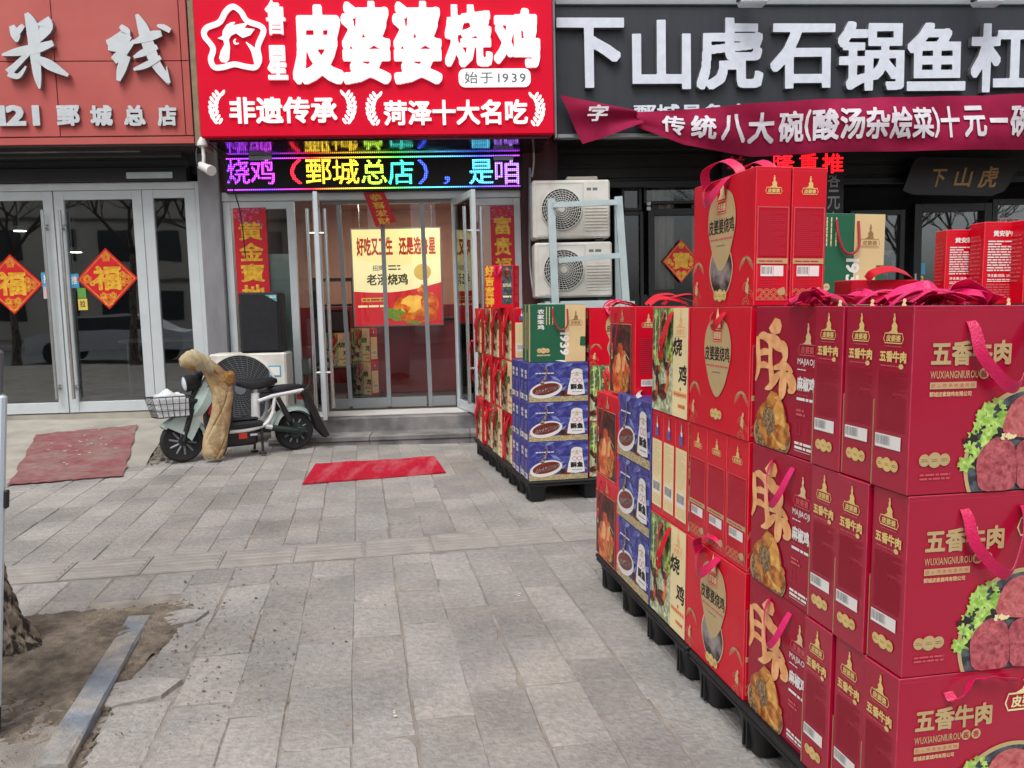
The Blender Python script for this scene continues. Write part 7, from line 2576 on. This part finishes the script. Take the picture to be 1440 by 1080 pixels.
pallet(SA, 1.15, 2.31, -.01, 1.0, 'black plastic pallet under the far end of the nearest gift box wall', 'black pallets under the gift boxes')
def Z(r, H=.42): return DZ + r * (H + .0015)
gb = 'dark red spiced beef gift boxes'
an = {0: 'at the near corner', 1: 'second from the corner', 2: 'third from the corner'}
for r in range(3):
    for k in range(3):
        pr = (BEEF_F if r == 0 else BEEF) if k == 0 else BEEF_A
        if k and r < 2: pr = BEEF_F
        o = place(pr, front(SA, k * .1275, (0, .004, -.003, .005, -.004, .002, -.002, .005, .0)[r * 3 + k], Z(r)), 'dark red spiced beef gift box, %s row, %s' % (ROW[r], an[k]), gb, (.001, .008))
        if k and r < 2:
            for ch in list(children(o))[1:]:
                KIDS[o.name].remove(ch); bpy.data.objects.remove(ch)
a0 = .382
for r in range(3):
    for k in range(5):
        if k > 1 and r < 2 and k > 3: continue
        o = place(MAJ if r == 2 else MAJ_L, side(SA, a0, MW, .012 + k * .144, Z(r)), ('dark red pepper chicken gift box with orange calligraphy, %s row' % ROW[r]) if k == 0 else 'pepper chicken gift box hidden behind the %s orange calligraphy box' % ROW[r], 'dark red pepper chicken gift boxes', (.004, .009))
        if k and r < 2:
            for ch in list(children(o))[1:]:
                KIDS[o.name].remove(ch); bpy.data.objects.remove(ch)
# red gourd boxes (column from .727 to 1.18)
a1 = a0 + MW + .012
gr_ = 'bright red roast chicken gift boxes'
for k in range(3):
    place(REDW, side(SA, a1, RW, k * .121, Z(0)), 'bright red chicken box with silver window, bottom row beside the golden calligraphy boxes' if k == 0 else 'bright red chicken box hidden %d behind the bottom row window box' % k, gr_, (0, .005))
for k in range(3):
    place(REDN, front(SA, a1 + k * .1505, .004, Z(1)) @ Matrix.Rotation(0, 4, 'Z') @ Matrix.Diagonal((1, 1.26, 1, 1)), 'bright red chicken box, narrow side out, middle row, %s from the calligraphy boxes' % ('first', 'second', 'third')[k], gr_)
for k in range(2):
    place(REDN, side(SA, a1, RW, k * .121, Z(2)), 'bright red chicken box with gourd panel, top row below the tall stacked pair' if k == 0 else 'bright red chicken box behind the top row gourd panel box', gr_, (0, .004))
for k in range(2):
    place(REDW, side(SA, a1 - .005, RW, .004 + k * .1205, Z(3)), ('tall bright red chicken box with silver window standing highest, its window face left' if k == 0 else 'tall bright red chicken box standing highest, right one of the raised pair'), gr_, (0, .0))
# farm chicken column (1.19 to 1.555)
a2_ = a1 + RW + .008
gy = 'farm chicken gift boxes with yellow panel'
for r in (0, 2):
    for k in range(3):
        place(FARM, side(SA, a2_, YW, k * .1235, Z(r)), ('farm chicken gift box with woodland picture and yellow panel, %s row of the near wall' % ROW[r]) if k == 0 else 'farm chicken gift box %d behind the %s row picture box of the near wall' % (k, ROW[r]), gy, (0, .006))
for k in range(3):
    place(FARM, front(SA, a2_ + k * .1225, .002, Z(1)), 'farm chicken gift box, cream label side out, middle row, %s from the red narrow boxes' % ('first', 'second', 'third')[k], gy, (0, .004))
# fish column (1.57 to 1.97)
a3_ = a2_ + YW + .008
gf = 'blue crispy fish gift boxes'
for r in range(3):
    for k in range(2):
        place(FISH, side(SA, a3_, FW_ , k * .133, Z(r, .288)) @ Matrix.Diagonal((.93, 1, 1, 1)) if False else side(SA, a3_, FW_, k * .133, Z(r, .288)), ('blue fish gift box, %s of three in the near wall' % ('bottom', 'middle', 'top')[r]) if k == 0 else 'blue fish gift box behind the %s one of the near wall' % ('bottom', 'middle', 'top')[r], gf, (0, .006))
place(FISH, side(SA, a3_ - .17, FW_, .135, Z(3, .288) - .0 + .008), 'blue fish gift box half hidden behind the top row farm chicken box', gf)
# dark roast column
a4_ = a3_ + FW_ + .006
gd = 'dark roast chicken boxes with red frame'
for r in range(2):
    for k in range(3):
        place(DARK, side(SA, a4_, DW - .03, k * .122, Z(r)), ('dark roast chicken box with red frame, %s row, far end of the near wall' % ('bottom', 'second')[r]) if k == 0 else 'dark roast chicken box %d behind the far end box, %s row' % (k, ('bottom', 'second')[r]), gd, (0, .005))
for k in range(2):
    place(DARK, side(SA, a4_ - .15, DW, .03 + k * .122, Z(2) + .004), 'dark roast chicken box with red frame, standing highest at the wall end' if k == 0 else 'dark roast chicken box behind the highest one at the far end', gd)
# small meat boxes and loose things on top of the wall
zt_ = Z(3) + .002
def at_top(px, Y, z):
    o, d = ray(px, 437)
    t_ = (Y - o.y) / d.y
    return Vector((o.x + d.x * t_, Y, z))
for i, (px, Y, lab) in enumerate(((1326, 2.33, 'small red meat box with white print, left one standing on the stack top'), (1379, 2.25, 'small red meat box with white print, right one standing on the stack top'), (1437, 2.2, 'small red meat box cut off by the right photo edge'))):
    p = at_top(px, Y, zt_)
    place(SMALL, Matrix.Translation(p) @ Matrix.Rotation(rad(-3 + 5 * i), 4, 'Z') @ Matrix.Diagonal((1, 1, .92 + .06 * (i > 0), 1)), lab, 'small red meat boxes on the stack')
# flat red box and ribbons lying on the stack
p = at_top(1196, 2.52, zt_)
mb = MB(); mb.box((0, 0, 0), (.22, .12, .078), 'red_dim', .003)
pl = Pl((0, 0, 0), (1, 0, 0), (0, 0, 1)); mb.text(pl, 'PIPOPOYICHUAN', .015, .022, .20, .052, 'print_rose_dim', .01, .001); mb.greek(pl, .02, .008, .19, .016, 1, 'print_rose_dim', 3)
t = thing('flat_gift_box', 'low dark red box with dim letters lying on the stack behind the ribbons', 'gift box', Matrix.Translation(p) @ Matrix.Rotation(rad(3), 4, 'Z')); part('carton', mb, t)
mb = MB(); mb.ribbon([(.05, .0, .079), (.06, -.02, .10), (.12, -.01, .112), (.19, .02, .098), (.23, .05, .081)], [np.array((0, .035, .02))] * 5, 'ribbon_red'); part('handle', mb, t, smooth=True)
p = at_top(1222, 2.05, zt_)
mb = MB(); mb.box((0, 0, 0), (.12, .1, .022), 'beef_red', .003)
o = mb.build('flat_lid'); o.matrix_world = Matrix.Translation(p); o.name = 'flat_carton'; tag(o, 'thin dark red carton lying at the left end of the pink ribbon heap', 'carton')
def heap(px0, px1, Y, n, hgt, m, lab, seed, wd=.03):
    rn = random.Random(seed)
    A, B = at_top(px0, Y, zt_), at_top(px1, Y, zt_)
    mb = MB()
    for k in range(n):
        s0, s1 = sorted((rn.uniform(0, .55), rn.uniform(.4, 1)))
        y = rn.uniform(-.05, .05)
        h = hgt * rn.uniform(.45, 1)
        L = B - A
        p = []
        for q in (0, .2, .45, .7, 1):
            v = A + L * (s0 + (s1 - s0) * q)
            p.append((v.x, v.y + y + rn.uniform(-.02, .02), zt_ + .006 + h * math.sin(min(1, q * 1.0) * math.pi) ** .7 * rn.uniform(.7, 1)))
        t0_, t1_ = rn.uniform(-.6, .6), rn.uniform(-.5, .5)
        mb.ribbon(p, [np.array((.12 * wd * math.sin(q_ + t1_), wd * math.cos(t0_ + .35 * q_ * t1_), wd * .8 * math.sin(t0_ + .35 * q_ * t1_))) for q_ in range(len(p))], m, .0014, 8)
    o = mb.build('ribbon_heap', smooth=True)
    tag(o, lab, 'ribbon')
heap(1245, 1385, 2.02, 8, .042, 'ribbon_magenta', 'heap of bright pink satin ribbons on the stack before the small meat boxes', 5, .054)
heap(1095, 1205, 2.16, 7, .035, 'ribbon_pink', 'pink ribbons lying along the stack edge below the raised red pair', 7, .045)
heap(1190, 1300, 2.35, 5, .05, 'ribbon_red', 'red ribbons lying over the low dark red box', 11, .03)
# green box on a further stack
pallet(SA, 1.74, 2.6, .76, 1.72, 'black plastic pallet hidden behind the near wall of boxes', 'black pallets under the gift boxes')
for r in range(3):
    for k in range(2):
        place(REDN, front(SA, 1.78 + k * .122, .785, Z(r)), 'bright red chicken box in the hidden stack behind the near wall', gr_)
        place(REDN, front(SA, 1.78 + k * .122, 1.245, Z(r)), 'bright red chicken box in the hidden stack behind the near wall', gr_)
place(GREEN, front(SA, 1.79, .80, Z(3)), 'green and tan country chicken box rising behind the tall red pair', 'green country chicken gift boxes')

# ------------------------------------------------------------------ far stack by the door
AB_ = rad(13.6)
p = ground(741, 700)
SB = stackframe(.118, 5.66, AB_)
pallet(SB, -.02, 1.0, -.01, 1.0, 'black plastic pallet under the blue fish boxes of the far stack', 'black pallets under the gift boxes')
pallet(SB, 1.03, 2.06, -.01, 1.0, 'black plastic pallet at the door end of the far stack', 'black pallets under the gift boxes')
ordn = ('front', 'second', 'third', 'fourth')
for r in range(3):
    for k in range(4):
        place(FISH, front(SB, k * .134, .006 * (k % 2), Z(r, .288)) @ Matrix.Diagonal((1.06, 1, 1, 1)), 'blue fish gift box of the far stack, %s row, %s in line' % (ROW[r], ordn[k]), gf, (.0, .004))
for k in range(2):
    place(GREEN, front(SB, .02 + k * .134, .02 + .01 * k, Z(3, .288)), ('green country chicken box standing on the blue fish boxes, %s one' % ('front', 'rear')[k]), 'green country chicken gift boxes')
for r in range(3):
    for k in range(2):
        place(REDW if r == 2 else FARM, front(SB, .03 + k * .126, .475, Z(r)), ('%s beside the %s blue fish row of the far stack, %s' % ('bright red chicken box' if r == 2 else 'farm chicken gift box', ROW[r], ('front one', 'rear one')[k])), gr_ if r == 2 else gy, (0, .004))
for c in range(4):
    for r in range(3):
        for k in range(2):
            place(FARMR if (c + r) % 3 != 1 else FARM, side(SB, .545 + c * .372, YW, (0.01 if (c + r) % 2 else .03) + k * .126, Z(r)), 'farm chicken box, left side of far stack, %s row, %s%s' % (ROW[r], ('first column', 'second column', 'third column', 'last column')[c], '' if k == 0 else ', inner'), gy, (0, .012))
# red and gold bag-like box on top
GBW, GBH, GBD = .255, .345, .13
mb = MB(); carton(mb, GBW, GBD, GBH, 'chick_red'); F = faces(GBW, GBD, GBH)
for sd_ in ('front', 'back'):
    p = F[sd_]
    for i, ch in enumerate('好吉富神'): mb.text(p, ch, .005, .008 + (3 - i) * .084, .085, .008 + (3 - i) * .084 + .082, 'fu_gold', .05, .001)
    mb.rect(p, .155, .03, .250, .34, 'print_slate', .0009)
    mb.ell(p, .20, .295, .02, .03, 'print_roast', .0012, 16, None, .2, 3); mb.ell(p, .205, .27, .035, .04, 'print_rooster', .0013, 16, None, .2, 4)
    mb.greek(p, .165, .17, .24, .20, 2, 'print_cream', 4, .0012); mb.greek(p, .165, .08, .24, .10, 1, 'print_cream', 5, .0012, .7)
for sd_ in ('left', 'right'):
    mb.text(F[sd_], '吉祥如意', .035, .04, .095, .32, 'print_rose', .02, .001, vertical=True)
h1 = MB(); red_loop(h1, .09, .15, -.002, GBH - .01, .07, 'ribbon_pink', .02, .02)
t = thing('festive_gift_box', 'red gift box with big gold characters standing on the far stack', 'gift box'); part('carton', mb, t); part('handle', h1, t, smooth=True)
o, d = ray(682, 437); Y = 6.55
t.matrix_world = Matrix.Translation((o.x + d.x * Y / d.y, Y, Z(3) + .0)) @ Matrix.Rotation(rad(-24), 4, 'Z')
# goods inside the shop door
dI = .75
A_, B_, C_, E_ = frect(452, 472, 492, 516, dI)
t = fthing('side_table', 'low dark table carrying a farm chicken box inside the chicken shop door', 'table', (A_, dI, zS))
mb = MB(); mb.box((A_ - .1, dI - .03, B_ - .03), (A_ + .40, dI + .5, B_ - .002), 'black_wood', .004); fpart('tabletop', mb, t)
for u_, d_ in ((A_ - .06, dI), (A_ + .36, dI), (A_ - .06, dI + .44), (A_ + .36, dI + .44)):
    mb = MB(); mb.box((u_ - .02, d_ - .02, zS), (u_ + .02, d_ + .02, B_ - .031), 'black_wood'); fpart('leg', mb, t)
place(FARM, FM @ Matrix.Translation((A_ - .02, dI + .05, B_)), 'farm chicken box standing on the low dark table inside the shop door', gy)
A_, B_, C_, E_ = frect(497, 478, 522, 556, dI)
for r in range(2):
    place(FARM, FM @ Matrix.Translation((A_ - .05, dI + .22, zS + .09 + r * .4205)) @ Matrix.Rotation(rad(-42), 4, 'Z'), 'farm chicken box in the pair stacked indoors behind the door, %s one' % ('lower', 'upper')[r], gy)
mb = MB(); mb.box((A_ - .1, dI - .1, zS + .001), (A_ + .35, dI + .42, zS + .089), 'black_wood', .004)
o = mb.build('plinth', None, (A_, dI, zS)); o.matrix_world = FM @ Matrix.Translation((A_, dI, zS)); tag(o, 'low dark plinth under the stacked farm chicken boxes inside the shop', 'plinth')
# loose red ribbons hanging on the left side of the far stack
def hang(a, z, l, seed, lab):
    rn = random.Random(seed)
    mb = MB()
    for k in range(5):
        x = a + rn.uniform(-.10, .10)
        L = l * rn.uniform(.6, 1.1)
        P_r = [(-.035 - .01 * k, x, z), (-.06 - .008 * k, x + rn.uniform(-.03, .03), z - L * .3), (-.055 - .008 * k, x + rn.uniform(-.04, .04), z - L * .7), (-.045 - .008 * k, x + rn.uniform(-.03, .03), z - L)]
        mb.ribbon(P_r, [np.array((.004, .03, rn.uniform(-.01, .01)))] * 4, 'ribbon_red')
    mb.ribbon([(.0, a, z + .01), (-.04, a, z + .015), (-.045, a, z)], [np.array((.0, .12, 0))] * 3, 'ribbon_red')
    o = mb.build('hanging_ribbon', smooth=True)
    o.matrix_world = SB
    tag(o, lab, 'ribbon')
hang(.78, Z(2) - .10, .34, 3, 'bunch of red ribbons hanging halfway up the near side of the far stack')
hang(1.12, Z(1) - .04, .34, 4, 'bunch of red ribbons hanging low on the second column of the far stack')
hang(1.5, Z(3) - .02, .30, 6, 'bunch of red ribbons hanging high on the third column of the far stack')
hang(1.92, Z(2) + .10, .36, 8, 'bunch of red ribbons hanging at the door end of the far stack')
# ribbons on top of the far parts
def top_ribbon(S, a, b, z, seed, lab, m='ribbon_red'):
    rn = random.Random(seed); mb = MB()
    for k in range(4):
        p0 = np.array((b + rn.uniform(-.1, .1), a + rn.uniform(-.05, .05), z))
        pts = [p0 + (.0, 0, .005), p0 + (.06, .02, .03 + .02 * rn.random()), p0 + (.14, .0, .04 * rn.random() + .012), p0 + (.2, .03, .006)]
        mb.ribbon(pts, [np.array((.0, .028, rn.uniform(-.02, .02)))] * 4, m)
    o = mb.build('loose_ribbon', smooth=True); o.matrix_world = S; tag(o, lab, 'ribbon')
top_ribbon(SB, .1, .6, Z(3) + .001, 2, 'red ribbon lying on the red chicken box of the far stack')
top_ribbon(SA, 2.0, .12, Z(3) + .006, 5, 'red ribbon lying on the highest dark roast chicken box')
for o in list(C.objects):
    if o.name.startswith('tmp_handle'): bpy.data.objects.remove(o)
for o in list(C.objects):                       # prototypes that were not used
    if o.get('label') == 'proto':
        for ch in list(o.children): bpy.data.objects.remove(ch)
        bpy.data.objects.remove(o)
for o in C.objects:
    if '_b' in o: del o['_b']
